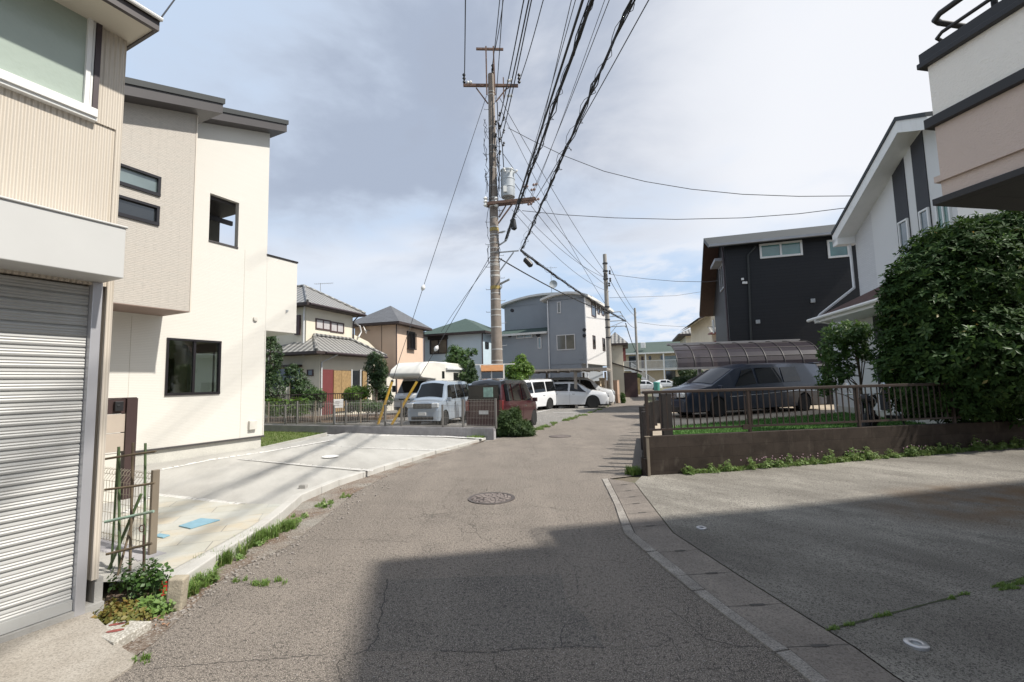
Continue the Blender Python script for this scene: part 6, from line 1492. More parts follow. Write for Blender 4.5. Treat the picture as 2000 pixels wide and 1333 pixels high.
for k in range(9):          # further ones continuing the row away from the camera
    t = k / 8; q = Vector((2.62 + 1.15 * t, 9.1 + 4.5 * t, 0)); h = .95 - .02 * k; mb = MB(); mb.box(-.028, -.05, -.02, .028, .05, h); mb.box(-.025, -.045, h, .025, .045, h + .006)
    o = tag(mb.build('timber_post', MATS['sleeper_black'], None), 'one of the narrow black slats lined up edge-on beside the road', 'post', 'narrow black slats beside the road'); o.location = q; o.rotation_euler = (0, 0, RAD(-16))
# tan angle post
q = gp(1268, 931, 0); mb = MB(); mb.box(-.022, -.022, 0, .022, .022, .66); mb.box(-.045, -.03, .66, .045, .03, .675)
o = tag(mb.build('metal_stake', MATS['tan_metal'], None, bevel=.004), 'tan metal stake with flat cap standing against the wall corner', 'stake'); o.location = (q.x, q.y, 0)

# brown gate pillar and the wall behind the second pole
q = gp(1207, 788, 0); zp = at(1207, 744, q.y).z
M('pillar_tile', (.42, .29, .21), .85, var=.06, scale=3); M('pillar_dark', (.34, .23, .165), .85, var=.06)
gpil = thing('gate_pillar', 'square tan rendered gate pillar at the corner beyond the carport', 'pillar', (q.x, q.y, 0), heading=22)
mb = MB(); mb.box(0, 0, .62, .9, 1.0, zp); mb.box(-.02, -.02, zp, .92, 1.02, zp + .04); mb.box(0, 0, 0, .9, 1.0, .62, 1); mb.build('pillar', [MATS['pillar_tile'], MATS['pillar_dark']], gpil)
for k, (px, Y, h) in enumerate(((1167, 31.6, 1.55), (1178, 32.6, 1.75))):
    q = at(px, 750, Y); mb = MB(); mb.box(-.22, -.22, 0, .22, .22, h); mb.box(-.25, -.25, h, .25, .25, h + .05); mb.box(-.05, -.235, h - .45, .12, -.221, h - .25)
    o = tag(mb.build('entrance_pillar', M('pillar_cream', (.50, .40, .28), .85, var=.08), None, bevel=.01), ('left' if not k else 'right') + ' cream entrance pillar under the pale side of the grey house', 'pillar'); o.location = (q.x, q.y, 0); o.rotation_euler = (0, 0, RAD(-22))
q = gp(1249, 771, 0); zz_ = at(1240, 744, q.y).z
M('old_tan_block', (.30, .24, .13), .95, var=.25, scale=3, dirt=.4)
ow = thing('block_wall', 'low mossy tan block wall beyond the gate pillar', 'wall', (q.x, q.y, 0), heading=15 + 90)
mb = MB(); mb.box(-4.6, 0, 0, 0, .15, zz_ + .1); mb.box(-.3, -.08, 0, 0.12, .3, zz_ + .3); mb.build('blocks', MATS['old_tan_block'], ow)
q = gp(1283, 763, 0); mb = MB(); mb.cyl((0, 0, 0), (0, 0, 1.1), .38, .46, 14); mb.cyl((0, 0, 1.1), (0, 0, 1.2), .48, .4, 14); o = tag(mb.build('bin', M('teal_plastic', (.07, .28, .24), .5), None, smooth=40), 'teal plastic bin beside the far white cars', 'bin'); o.location = q

# ================================================================ carports
# flat canopy over the white cars
YQ = 28.
p0 = at(1124, 745, YQ); cp = thing('flat_carport', 'flat beige carport roof on posts over the white cars', 'carport', (p0.x, p0.y, 0), heading=105)
zc = at(1124, 724, YQ).z
M('canopy_beige', (.33, .29, .25), .6, .2, var=.1); M('canopy_under', (.45, .38, .33), .7)
mb = MB(); xl_ = -3.9; xr_ = 1.9
mb.box(xl_, -.3, zc, xr_, 4.6, zc + .12)
for k in range(9): x = xl_ + .05 + k * (xr_ - xl_ - .1) / 8; mb.box(x - .03, -.32, zc - .06, x + .03, 4.6, zc - .001)
mb.build('roof', MATS['canopy_beige'], cp)
for (x, y, w_) in ((0, 0, .09), (0, 4.4, .07), (-2.6, 4.4, .07), (1.5, 4.4, .07)): mb = MB(); mb.box(x - w_, y, 0, x + w_, y + w_ * 2, zc - .06); mb.build('post', MATS['canopy_beige'], cp)
BG = 'bollards in front of the parked white cars'
for px in (1075, 1087, 1100, 1112, 1140):
    q = gp(px, 797, 0); mb = MB(); mb.cyl((0, 0, 0), (0, 0, .70), .055, n=10); mb.cyl((0, 0, .70), (0, 0, .72), .05, .03, 10)
    lbb = {1140: 'grey metal bollard standing alone right of the carport post', 1075: 'first slim bollard from the left before the white crossover', 1087: 'second slim bollard from the left before the white crossover', 1100: 'third slim bollard from the left before the white crossover', 1112: 'slim bollard just left of the carport post'}[px]
    o = tag(mb.build('bollard', M('bollard_grey', (.25, .22, .20), .5, .3), None, smooth=40), lbb, 'bollard', BG); o.location = q
for (a, b_) in ((1092, 1108), (1128, 1148)):
    q = gp(a, 798, 0); q2 = gp(b_, 797, 0); d = q2 - q; mb = MB(); mb.box(0, -.07, 0, d.length, .07, .11); o = tag(mb.build('wheel_stop', MATS['concrete_grey'], None, bevel=.02), 'low concrete wheel stop ' + ('left' if a < 1100 else 'right') + ' of the carport post', 'wheel stop', 'wheel stops under the carport'); o.location = q; o.rotation_euler = (0, 0, math.atan2(d.y, d.x))
for k, px in enumerate((1182, 1191)):
    q = gp(px, 790, 0); mb = MB(); mb.tube([(0, 0, 0), (0, 0, .8), (.1, 0, .95), (.25, 0, .95), (.35, 0, .8), (.35, 0, 0)], .03, 6); o = tag(mb.build('barrier', MATS['galvanised'], None, smooth=50), ('left' if not k else 'right') + ' small hoop barrier beside the tan gate pillar', 'barrier'); o.location = q
# curved translucent carport on the right
b = NB('smoked_panel'); tr = b.n.new('ShaderNodeBsdfTransparent'); tr.inputs[0].default_value = (.20, .175, .19, 1); b.col((.05, .042, .05)); b.set(.3, 0, .5)
mx_ = b.n.new('ShaderNodeMixShader'); mx_.inputs[0].default_value = .62; b.l.new(tr.outputs[0], mx_.inputs[1]); b.l.new(b.b.outputs[0], mx_.inputs[2]); b.l.new(mx_.outputs[0], b.out.inputs[0])
YR = 19.0; c0 = at(1325, 735, YR); CRH = 97.
# local x to the right along heading 104, local y away from the camera
cr = thing('curved_carport', 'curved smoked-plastic carport roof behind the dark minivan', 'carport', (c0.x, c0.y, 0), heading=CRH)
def R_(px, py): return onplane(px, py, c0, CRH)
LR = R_(1603, 660)[0]; zlo = R_(1330, 719)[1]; zhi = at(1330, 674, YR + 1.6).z
prof = []
for k in range(9):
    t = k / 8; ang = t * math.pi / 2; prof.append((1.75 * (1 - math.cos(ang * 1.0)) , zlo + (zhi - zlo) * math.sin(ang)))
mb = MB()
for i in range(8):
    (ya, za_), (yb, zb_) = prof[i], prof[i + 1]; mb.poly([(0, ya, za_), (LR, ya, za_), (LR, yb, zb_), (0, yb, zb_)])
mb.build('panel', MATS['smoked_panel'], cr, smooth=60, fix=False)
M('alu_grey', (.38, .37, .37), .4, .5)
for i in range(9):
    x = LR * i / 8; mb = MB(); mb.tube([(x, ya, za_ + .015) for ya, za_ in prof], .022, 6); mb.build('rib', M('rib_dark', (.035, .03, .03), .5, .1), cr, smooth=60)
mb = MB(); mb.box(-.03, 1.72, zhi - .02, LR + .03, 1.82, zhi + .09); mb.box(-.03, -.05, zlo - .07, LR + .03, .04, zlo + .01); mb.build('beam', MATS['alu_grey'], cr)
mb = MB()
for f_ in (.25, .5, .75): k = int(f_ * 8); mb.tube([(0, prof[k][0], prof[k][1] + .01), (LR, prof[k][0], prof[k][1] + .01)], .014, 5)
mb.build('purlin', MATS['rib_dark'], cr)
for px in (1371, 1520): x = R_(px, 730)[0]; mb = MB(); mb.tube([(x, 1.8, 0.3), (x, 1.8, zhi - .5), (x, 1.7, zhi - .12), (x, 1.2, zhi - .05)], .06, 8) if 0 else mb.box(x - .06, .3, .28, x + .06, .42, prof[3][1] - .06); mb.build('post', MATS['alu_grey'], cr)
# ================================================================ vehicles
def paint(name, c, rough=.28, metal=0., coat=1.):
    b = NB(name); b.col(b.mix(b.rng(b.noise(b.tc(), 1.5, 3), .3, .7), sc3(c, .95), sc3(c, 1.04))); b.set(rough, metal, .5, coat); return b.m
paint('paint_silverblue', (.36, .42, .49), .28, .35); paint('paint_white', (.72, .73, .74)); paint('paint_maroon', (.050, .013, .015), .3, .1, .5)
paint('paint_darkgrey', (.020, .028, .048), .38, .1, .35); paint('paint_black', (.015, .016, .018)); paint('paint_camper', (.70, .68, .62), .45, 0, .3)
M('tyre', (.015, .015, .015), .85, var=.15); M('rim_silver', (.5, .5, .5), .3, .8); M('rim_dark', (.08, .08, .085), .35, .6)
glass('lamp_glass', (.55, .57, .58), .12); glass('tail_red', (.16, .012, .012), .2); M('plate_white', (.7, .7, .68), .5); M('plate_yellow', (.6, .45, .05), .5)
M('chrome', (.6, .6, .6), .15, .95); M('under_black', (.01, .01, .01), .9)
def lerp1(P_, x):
    if x <= P_[0][0]: return P_[0][1]
    for (a, va), (b_, vb) in zip(P_[:-1], P_[1:]):
        if x <= b_: 
            t = (x - a) / max(1e-9, b_ - a); return va + (vb - va) * t
    return P_[-1][1]
def smooth1(P_, x, r=.05):
    return (lerp1(P_, x - r) + 2 * lerp1(P_, x) + lerp1(P_, x + r)) / 4
def car(name, label, cat, loc, heading, L_, W_w, top, belt, wheels, R, paintm, side_glass, shield=None, rear_glass=None, tumble=.20, roofm=None, rim='rim_silver', nose=.10, group=None, spoke=5, trim=True, glassm='glass_car', plate='plate_white', grille=True, lower=None, head=None, pillar_dark=False, tail=True):
    """top: [(x,z)] silhouette rear->front; belt: [(x,z)]; wheels: [x rear, x front]"""
    t = thing(name, label, cat, tuple(loc), heading=heading, group=group)
    hx = L_ / 2; n = int(L_ / .05); X = np.linspace(-hx, hx, n + 1)
    zb_ = .22
    def hw(x):                                         # plan shape half width
        e = max(0., (abs(x) - (hx - .55)) / .55); return W_w / 2 * (1 - (nose if x > 0 else nose * .4) * e * e - .02 * (abs(x) / hx) ** 2)
    def bottom(x):
        z = zb_
        for xw in wheels:
            d = abs(x - xw); Ra = R + .055
            if d < Ra: z = max(z, R + math.sqrt(max(0, Ra * Ra - d * d)))
        return z
    def S(x, v):
        """v 0 bottom, 1 belt, 2 roof edge, 3 centre; right side (y<0 mirrored by caller)"""
        T = smooth1(top, x); B_ = min(smooth1(belt, x), T - .01); w_ = hw(x); zbt = bottom(x)
        if v <= 1:
            z = zbt + (B_ - zbt) * v; k = (z - zb_) / max(.1, B_ - zb_)
            y = w_ * (.955 + .045 * math.sin(min(1, max(0, k)) * math.pi * .62 + .25))
            if k > .9: y -= .02 * (k - .9) / .1
            return y, z
        y1, z1 = S(x, 1)
        h = T - B_; yr = y1 - .015 - tumble * min(1, h / .6) * (h if h < .6 else .6) / .6 - .04 * min(1, h / .3)
        if v <= 2:
            f = v - 1; z = B_ + (h - .05 * min(1, h / .2)) * f; y = y1 + (yr - y1) * (f ** 1.15); return y, z
        f = v - 2; ze_ = B_ + h - .05 * min(1, h / .2); z = ze_ + (T + .015 - ze_) * math.sin(f * math.pi / 2); return yr * (1 - f) if f > .25 else yr * (1 - f * f * 3 * .333 - f * .0 - .75 * f), z
    vs_ = [0, .12, .3, .5, .7, .85, .96, 1., 1.08, 1.3, 1.6, 1.85, 2., 2.1, 2.25, 2.5, 2.75, 3.]
    ring = lambda x: [(x, -S(x, v)[0], S(x, v)[1]) for v in vs_] + [(x, S(x, v)[0], S(x, v)[1]) for v in reversed(vs_[:-1])]
    V = np.array([ring(x) for x in X]); m_ = V.shape[1]
    mb = MB(); mb.pts(V.reshape(-1, 3)); 
    for i in range(n):
        for j in range(m_ - 1):
            mb.f.append((i * m_ + j, (i + 1) * m_ + j, (i + 1) * m_ + j + 1, i * m_ + j + 1))
            xm = (X[i] + X[i + 1]) / 2; jj = j if j < len(vs_) - 1 else m_ - 2 - j
            mb.mi.append(1 if (vs_[jj] >= 1.85 if jj < len(vs_) else True) and roofm and smooth1(top, xm) > lerp1(belt, xm) + .35 else 0)
    for i, sgn in ((0, 1), (n, -1)):                       # bulged end caps
        base = V[i]; cen = base.mean(0) ; prev = list(range(i * m_, i * m_ + m_))
        for k, (sc_, px) in enumerate(((.94, .035), (.75, .06), (.4, .07))):
            Q = cen + (base - cen) * sc_; Q[:, 0] = base[:, 0] - sgn * px * (1.0 if sgn < 0 else .5); Q[:, 2] = cen[2] + (base[:, 2] - cen[2]) * (sc_ if k else .97)
            st_ = mb.pts(Q)
            for j in range(m_):
                j2 = (j + 1) % m_; mb.f.append((prev[j], prev[j2], st_ + j2, st_ + j)); mb.mi.append(0)
            prev = list(range(st_, st_ + m_))
        mb.f.append(tuple(prev)); mb.mi.append(0)
    body = mb.build('body', [MATS[paintm], MATS[roofm or paintm]], t, smooth=32)
    # floor pan
    mb = MB(); mb.box(-hx + .1, -W_w / 2 + .12, .18, hx - .1, W_w / 2 - .12, .42)
    for xw in wheels:
        for s_ in (-1, 1): mb.lathe([(R + .05, -.12), (R + .05, .10), (.02, .10)], (xw, s_ * (hw(xw) - .14), R), 20, 'Y')
    mb.build('underbody', MATS['under_black'], t)
    # glass
    for (a, b_, a2, b2) in side_glass:
        for s_ in (-1, 1):
            mb = MB(); K, J = 8, 4; g = []
            for j in range(J + 1):
                v = 1.10 + .74 * j / J; xa = a + (a2 - a) * j / J; xb = b_ + (b2 - b_) * j / J
                for k in range(K + 1): x = xa + (xb - xa) * k / K; y, z = S(x, v); g.append((x, s_ * (y + .022), z + .004))
            st_ = mb.pts(g)
            for j in range(J):
                for k in range(K): q = st_ + j * (K + 1) + k; mb.f.append((q, q + 1, q + K + 2, q + K + 1)); mb.mi.append(0)
            mb.build('side_window', MATS[glassm], t, smooth=60)
    def sheetglass(nm, xa, xb, m2=.90, lift=.014):
        mb = MB(); K, J = 10, 8; g = []
        for j in range(J + 1):
            x = xa + (xb - xa) * j / J; yr = S(x, 2.)[0] * m2
            for k in range(K + 1):
                y = -yr + 2 * yr * k / K; f = 1 - abs(y) / S(x, 2.)[0]
                z = S(x, 2. + max(0, min(1, f)))[1] if f > .02 else S(x, 2.02)[1]
                T0, T1 = smooth1(top, x - .03), smooth1(top, x + .03); nx = -(T1 - T0) / .06; ln_ = math.hypot(nx, 1)
                g.append((x + nx / ln_ * lift, y, z + lift / ln_))
        st_ = mb.pts(g)
        for j in range(J):
            for k in range(K): q = st_ + j * (K + 1) + k; mb.f.append((q, q + 1, q + K + 2, q + K + 1)); mb.mi.append(0)
        return mb.build(nm, MATS[glassm], t, smooth=60)
    if shield: sheetglass('windscreen', *shield)
    if rear_glass:
        if len(rear_glass) == 2: sheetglass('rear_window', *rear_glass)
        else:
            za_, zb2, wy = rear_glass; mb = MB(); xr = -hx - .078; mb.box(xr - .004, -wy, za_, xr + .03, wy, zb2); mb.build('rear_window', MATS[glassm], t, bevel=.02)
    # wheels
    for xw in wheels:
        for s_ in (-1, 1):
            yo = hw(xw) - .01; c = (xw, s_ * yo, R); w = .19
            mb = MB(); d = -s_; mb.lathe([(R * .64, d * .0), (R * .90, d * -.004), (R * .985, d * .02), (R, d * .05), (R, d * (w - .04)), (R * .93, d * w), (R * .6, d * w)], c, 30, 'Y'); wo = mb.build('wheel', MATS['tyre'], t, smooth=40)
            mb = MB(); mb.lathe([(R * .66, d * .008), (R * .62, d * .03), (R * .60, d * .09), (.01, d * .09)], c, 26, 'Y')
            for k in range(spoke):
                a = 2 * math.pi * k / spoke + .3; u = Vector((math.cos(a), 0, math.sin(a))); v_ = Vector((-math.sin(a), 0, math.cos(a)))
                mb.obox(Vector(c) + u * R * .35 + Vector((0, d * .04, 0)), u * R * .29, v_ * R * .075, Vector((0, .02, 0)))
            mb.cyl(Vector(c) + Vector((0, d * .01, 0)), Vector(c) + Vector((0, d * .06, 0)), R * .13, n=12)
            mb.build('rim', MATS[rim], wo, smooth=40)
    T_f = lerp1(top, hx); xf = hx + .045; wf = hw(hx)
    hz_ = head or (T_f - .12, T_f - .02)
    for s_ in (-1, 1):
        mb = MB(); mb.obox((hx + .028, s_ * wf * .80, (hz_[0] + hz_[1]) / 2), (.065, -s_ * .0, 0), (0, .14, 0), (0, 0, (hz_[1] - hz_[0]) / 2)); o = mb.build('headlight', MATS['lamp_glass'], t, bevel=.03)
        xm = lerp1([(0, 0)], 0); 
        if shield:
            x_m = max(shield) - .12; y, z = S(x_m, 1.1); mb = MB(); mb.obox((x_m, s_ * (y + .13), z + .05), (.045, 0, 0), (0, .085, 0), (0, 0, .075)); mb.obox((x_m + .02, s_ * (y + .03), z - .01), (.025, 0, 0), (0, .05, 0), (0, 0, .015)); mb.build('mirror', MATS[paintm], t, bevel=.025)
        if tail:
            zt_ = lerp1(belt, -hx); mb = MB(); mb.obox((-hx - .01, s_ * hw(-hx) * .90, zt_ - .08), (.06, 0, 0), (0, .06, 0), (0, 0, .17)); mb.build('tail_light', MATS['tail_red'], t, bevel=.015)
    if grille:
        zc = (hz_[0] + hz_[1]) / 2; mb = MB(); mb.box(hx, -wf * .60, zc - .13, hx + .080, wf * .60, zc + .07); mb.build('grille_backing', MATS['black_plastic'], t, bevel=.02)
        mb = MB()
        for k in range(4): mb.box(hx + .03, -wf * .58, zc - .10 + k * .045, xf + .038, wf * .58, zc - .08 + k * .045)
        mb.build('grille', MATS['chrome' if trim else 'dark_metal'], t, bevel=.004)
    mb = MB(); mb.box(hx, -wf * .70, .27, xf + .042, wf * .70, .40); mb.build('air_intake', MATS['black_plastic'], t, bevel=.02)
    mb = MB(); mb.box(xf, -.165, .44, xf + .052, .165, .56); mb.box(-hx - .09, -.165, .62, -hx - .05, .165, .74); mb.build('number_plate', MATS[plate], t)
    mb = MB()
    for (a, b_, a2, b2) in side_glass[:2]:
        for s_ in (-1, 1): x = a + .14; y, z = S(x, .84); mb.box(x, s_ * y - .012, z - .012, x + .17, s_ * y + .022, z + .015)
    mb.build('door_handle', MATS['chrome'], t)
    mb = MB()                                            # door seams
    for a, b_, a2, b2 in side_glass:
        for s_ in (-1, 1):
            x = a - .02
            if any(abs(x - q) < R + .1 for q in wheels): continue
            P_ = []
            for v in (.08, .3, .55, .8, .98): y, z = S(x, v); P_.append((x, s_ * (y + .001), z))
            mb.tube(P_, .005, 4)
    if mb.v: mb.build('door_seam', MATS['under_black'], t)
    return t, S, hw
def place(px, py, z=0.): return gp(px, py, z)
def sidecar(p_front, p_rear): 
    """two ground points -> centre and heading of the vehicle (front towards p_front)"""
    d = p_front - p_rear; return (p_front + p_rear) / 2, math.degrees(math.atan2(d.x, d.y))

# silver-blue kei van facing the camera in the lot
f0 = gp(826, 834); hd_k = 180 + 16
u = Vector(hdg(hd_k)); c = Vector((f0.x, f0.y, 0)) - u * 1.72
kt = [(-1.70, 1.45), (-1.62, 1.74), (-1.3, 1.79), (.55, 1.79), (.78, 1.72), (1.20, 1.08), (1.32, 1.02), (1.60, .96), (1.66, .88), (1.70, .70)]
kb = [(-1.7, 1.0), (.6, .96), (1.1, .94), (1.7, .8)]
car('kei_van', 'silver blue boxy small van facing the fence in front of the camper', 'van', c, hd_k, 3.4, 1.48, kt, kb, [-1.22, 1.18], .285, 'paint_silverblue', [(.02, .92, .05, .70), (-.82, -.08, -.82, -.05), (-1.52, -.92, -1.45, -.92)], (1.16, .80), (1.05, 1.6, .58), tumble=.09, nose=.07, head=(.74, .92), spoke=7)
# second light blue car behind it, mostly hidden
c2 = c - u * 3.9 + Vector((.35, .5, 0)); 
car('hatchback', 'pale blue hatchback showing only its rear pillar between the silver van and the maroon van', 'car', c2, hd_k, 3.6, 1.6, [(-1.8, 1.2), (-1.6, 1.62), (-1.2, 1.68), (.5, 1.67), (.75, 1.60), (1.25, 1.06), (1.7, .92), (1.8, .7)], [(-1.8, .98), (1.8, .82)], [-1.2, 1.15], .29, 'paint_silverblue', [(.0, .95, .05, .68), (-.9, -.1, -.9, -.05), (-1.5, -1., -1.4, -1.)], (1.2, .8), (1.02, 1.5, .6), tumble=.12)
# maroon kei van with a black roof, seen from its rear corner
hm = 22.
um = Vector(hdg(hm)); left = Vector((-um.y, um.x, 0)); cm = Vector((-.33, 17.0, 0))
mt = [(-1.70, 1.2), (-1.64, 1.62), (-1.5, 1.74), (-1.2, 1.78), (.6, 1.76), (.85, 1.68), (1.18, 1.12), (1.5, .98), (1.68, .86), (1.70, .7)]
tm, Sm, hwm = car('kei_wagon', 'maroon small wagon with black roof parked beside the tall pole', 'car', cm, hm, 3.4, 1.48, mt, [(-1.7, .98), (1.7, .86)], [-1.22, 1.2], .28, 'paint_maroon', [(.02, .92, .05, .72), (-.85, -.08, -.85, -.05), (-1.5, -.95, -1.42, -.95)], (1.14, .84), (1.08, 1.58, .56), tumble=.10, roofm='paint_black')
mb = MB(); mb.box(-1.806, -.36, 1.18, -1.79, -.02, 1.5); mb.build('window_sticker', M('sticker_green', (.30, .46, .40), .5, var=.25, scale=9), tm)
# camper
fc = gp(812, 818); hc_ = 180 + 24; uc = Vector(hdg(hc_)); cc_ = at(842, 760, 26.) ; cc_ = Vector((cc_.x, cc_.y, 0)); 
campo = thing('camper_van', 'cream white cab-over camper van with an alcove above the dark windscreen', 'camper', cc_, heading=hc_)
prof = [(-2.45, .55), (-2.45, 2.70), (-2.40, 2.78), (1.2, 2.86), (1.7, 2.82), (2.28, 2.48), (2.42, 2.22), (2.36, 2.05), (2.15, 1.98), (1.0, 1.92), (.98, .55)]
mb = MB(); mb.extr(prof, -.98, .98); mb.build('body', MATS['paint_camper'], campo, smooth=35, bevel=.05)
mb = MB(); pc = [(.9, .42), (.9, 1.95), (1.45, 1.95), (1.98, 1.22), (2.14, 1.12), (2.22, .9), (2.24, .42)]; mb.extr(pc, -.84, .84); mb.build('cab', MATS['paint_white'], campo, smooth=35, bevel=.05)
def camp_quad(nm, P_, mt_): mb = MB(); mb.poly(P_); o = mb.build(nm, MATS[mt_], campo, fix=False); sd_ = o.modifiers.new('s', 'SOLIDIFY'); sd_.thickness = .01; return o
camp_quad('windscreen', [(1.56, -.74, 1.84), (1.56, .74, 1.84), (2.00, .74, 1.245), (2.00, -.74, 1.245)], 'glass_car')
for s_ in (-1, 1):
    camp_quad('cab_window', [(1.0, s_ * .852, 1.22), (1.85, s_ * .852, 1.22), (1.5, s_ * .852, 1.80), (1.0, s_ * .852, 1.80)], 'glass_car')
    for (a, b_, z0, z1) in ((-2.05, -1.45, 1.62, 2.28), (-1.35, -.8, 1.62, 2.28), (.15, .4, 1.95, 2.35)): mb = MB(); mb.box(a, s_ * .975, z0, b_, s_ * 1.0, z1); mb.build('side_window', MATS['glass_dark'], campo, bevel=.02)
    mb = MB(); mb.box(2.16, s_ * .62 - .16, .80, 2.265, s_ * .62 + .16, .98); mb.build('headlight', MATS['lamp_glass'], campo, bevel=.03)
    mb = MB(); mb.obox((1.95, s_ * 1.04, 1.45), (.05, 0, 0), (0, .08, 0), (0, 0, .17)); mb.tube([(1.9, s_ * .84, 1.35), (1.95, s_ * 1.0, 1.4)], .015, 6); mb.build('mirror', MATS['black_plastic'], campo, bevel=.02)
    for xw in (-1.35, 1.5):
        mb = MB(); mb.lathe([(.2, s_ * .70), (.31, s_ * .72), (.33, s_ * .76), (.33, s_ * .88), (.30, s_ * .93), (.2, s_ * .93)], (xw, 0, .33), 24, 'Y'); wo = mb.build('wheel', MATS['tyre'], campo, smooth=40)
        mb = MB(); mb.lathe([(.2, s_ * .93), (.15, s_ * .90), (.01, s_ * .92)], (xw, 0, .33), 20, 'Y'); mb.build('rim', MATS['rim_silver'], wo, smooth=40)
mb = MB(); mb.box(2.2, -.5, .86, 2.262, .5, .94); mb.box(2.21, -.75, .35, 2.30, .75, .52); mb.build('bumper', MATS['black_plastic'], campo, bevel=.02)
mb = MB(); mb.box(-2.3, .985, 2.42, .0, 1.10, 2.56); mb.box(-2.3, -1.10, 2.42, .0, -.985, 2.56); mb.build('awning_case', MATS['paint_white'], campo, bevel=.03)
mb = MB(); mb.box(-1.6, -.3, 2.80, -1.0, .3, 2.92); mb.build('roof_vent', MATS['paint_white'], campo, bevel=.03)
# white minivan behind the maroon one
fm = gp(1004, 799); rm_ = gp(1062, 797)
cmv = at(1024, 760, 27.0); 
hmv = 180 + 38
mv_top = [(-2.30, 1.35), (-2.22, 1.72), (-1.9, 1.82), (.7, 1.80), (1.0, 1.70), (1.62, 1.12), (2.1, .98), (2.26, .85), (2.3, .65)]
car('white_minivan', 'white minivan with dark side windows parked behind the maroon wagon', 'minivan', (cmv.x, cmv.y, 0), hmv, 4.6, 1.72, mv_top, [(-2.3, 1.02), (2.3, .86)], [-1.4, 1.42], .32, 'paint_white', [(.25, 1.30, .3, .95), (-1.0, .12, -1.0, .15), (-2.1, -1.12, -2.0, -1.12)], (1.56, 1.02), (1.08, 1.62, .65), tumble=.12)
# white crossover and the dark-windowed white minivan under the carport
sv = [(-2.3, .95), (-2.15, 1.25), (-1.75, 1.52), (-1.2, 1.62), (.2, 1.62), (.55, 1.54), (1.25, 1.10), (2.0, .98), (2.25, .82), (2.3, .60)]
q = at(1112, 745, 28.9); svh = 100.
car('crossover_car', 'white sport utility car facing right behind the bollards under the flat carport', 'car', (q.x, q.y, 0), svh, 4.6, 1.82, sv, [(-2.3, 1.02), (0, .98), (2.3, .84)], [-1.38, 1.40], .36, 'paint_white', [(.05, 1.05, .1, .58), (-1.0, -.07, -1.0, -.04), (-1.75, -1.12, -1.45, -1.12)], (1.18, .56), None, tumble=.16, rim='rim_dark', nose=.16, spoke=7, head=(.68, .78))
q = at(1124, 745, 31.2)
al = [(-2.45, 1.4), (-2.35, 1.78), (-2.0, 1.90), (.6, 1.88), (.95, 1.78), (1.75, 1.15), (2.3, 1.02), (2.42, .85), (2.45, .65)]
car('large_minivan', 'large white minivan with a black window band behind the white crossover', 'minivan', (q.x, q.y, 0), svh, 4.9, 1.84, al, [(-2.45, 1.06), (2.45, .92)], [-1.5, 1.5], .34, 'paint_white', [(.3, 1.42, .35, 1.0), (-1.1, .2, -1.1, .24), (-2.25, -1.2, -2.15, -1.2)], (1.68, .98), None, tumble=.12, nose=.14, head=(.72, .9))
# dark minivan on the right plot
wf_ = gp(1386, 815, .31); wr_ = gp(1557, 803, .31)
dm, hdm = sidecar(wf_, wr_)
dmc = (wf_ + wr_) / 2; hdm = math.degrees(math.atan2((wf_ - wr_).x, (wf_ - wr_).y)); wb = (wf_ - wr_).length
k_ = wb / 2.9
dmt = [(-2.34, 1.36), (-2.31, 1.74), (-2.2, 1.82), (-1.5, 1.85), (.2, 1.82), (.75, 1.68), (1.58, 1.10), (2.05, .98), (2.28, .82), (2.34, .62)]
dmc = dmc + Vector((-(wf_ - wr_).normalized().y, (wf_ - wr_).normalized().x, 0)) * -.0 + Vector((0, .78, 0))
tdm, Sd, hwd = car('dark_minivan', 'dark blue grey minivan parked side-on behind the brown railing fence', 'minivan', (dmc.x, dmc.y, .30), hdm, 4.68 * k_, 1.70, [(x * k_, z) for x, z in dmt], [(-2.34 * k_, 1.08), (0, 1.02), (2.34 * k_, .86)], [-1.45 * k_, 1.45 * k_], .33, 'paint_darkgrey', [(.30, 1.35, .35, .85), (-1.05, .18, -1.05, .20), (-2.10, -1.15, -2.0, -1.15)], (1.50 * k_, .78 * k_), (1.12, 1.62, .62), tumble=.13, rim='rim_dark', spoke=5, nose=.13, head=(.70, .86))
mb = MB(); mb.box(-2.55 * k_, -.62, 1.80, -2.1 * k_, .62, 1.84); mb.build('spoiler', MATS['paint_darkgrey'], tdm, bevel=.02)
mb = MB()
for s_ in (-1, 1): mb.tube([(x * k_, s_ * (Sd(x * k_, .62)[0] + .004), Sd(x * k_, .62)[1]) for x in (-2.1, -1.2, 0, .9, 1.1)], .014, 5)
mb.build('side_trim', MATS['chrome'], tdm)
# black car further back
q = at(1392, 745, 24.); car('black_car', 'black car half hidden behind the dark minivan bonnet', 'car', (q.x, q.y, .3), 285, 4.3, 1.7, [(-2.15, .98), (-1.8, 1.32), (-1.2, 1.46), (.3, 1.46), (1.1, 1.0), (1.95, .88), (2.15, .62)], [(-2.15, .95), (2.15, .80)], [-1.3, 1.3], .31, 'paint_black', [(.0, .85, .05, .45), (-1.1, -.1, -1.0, -.08)], (1.05, .38), None)
# far white cars by the stairs
hb = [(-2.2, .95), (-1.9, 1.25), (-1.2, 1.44), (-.2, 1.47), (.3, 1.42), (1.15, 1.0), (1.9, .86), (2.15, .70), (2.2, .55)]
for (px, Y, hh, lb, nm) in ((1261, 69, 100, 'white hatchback nearest the mossy wall at the end of the street', 'white_hatchback'), (1301, 84, 100, 'white saloon parked below the outside stair at the end of the street', 'white_saloon')):
    q = at(px, 745, Y); car(nm, lb, 'car', (q.x, q.y, 0), hh, 4.4, 1.74, hb, [(-2.2, .95), (2.2, .78)], [-1.3, 1.32], .32, 'paint_white', [(.0, .95, .05, .45), (-1.15, -.1, -1.0, -.08)], (1.08, .36), (-1.95, -1.3), nose=.16)
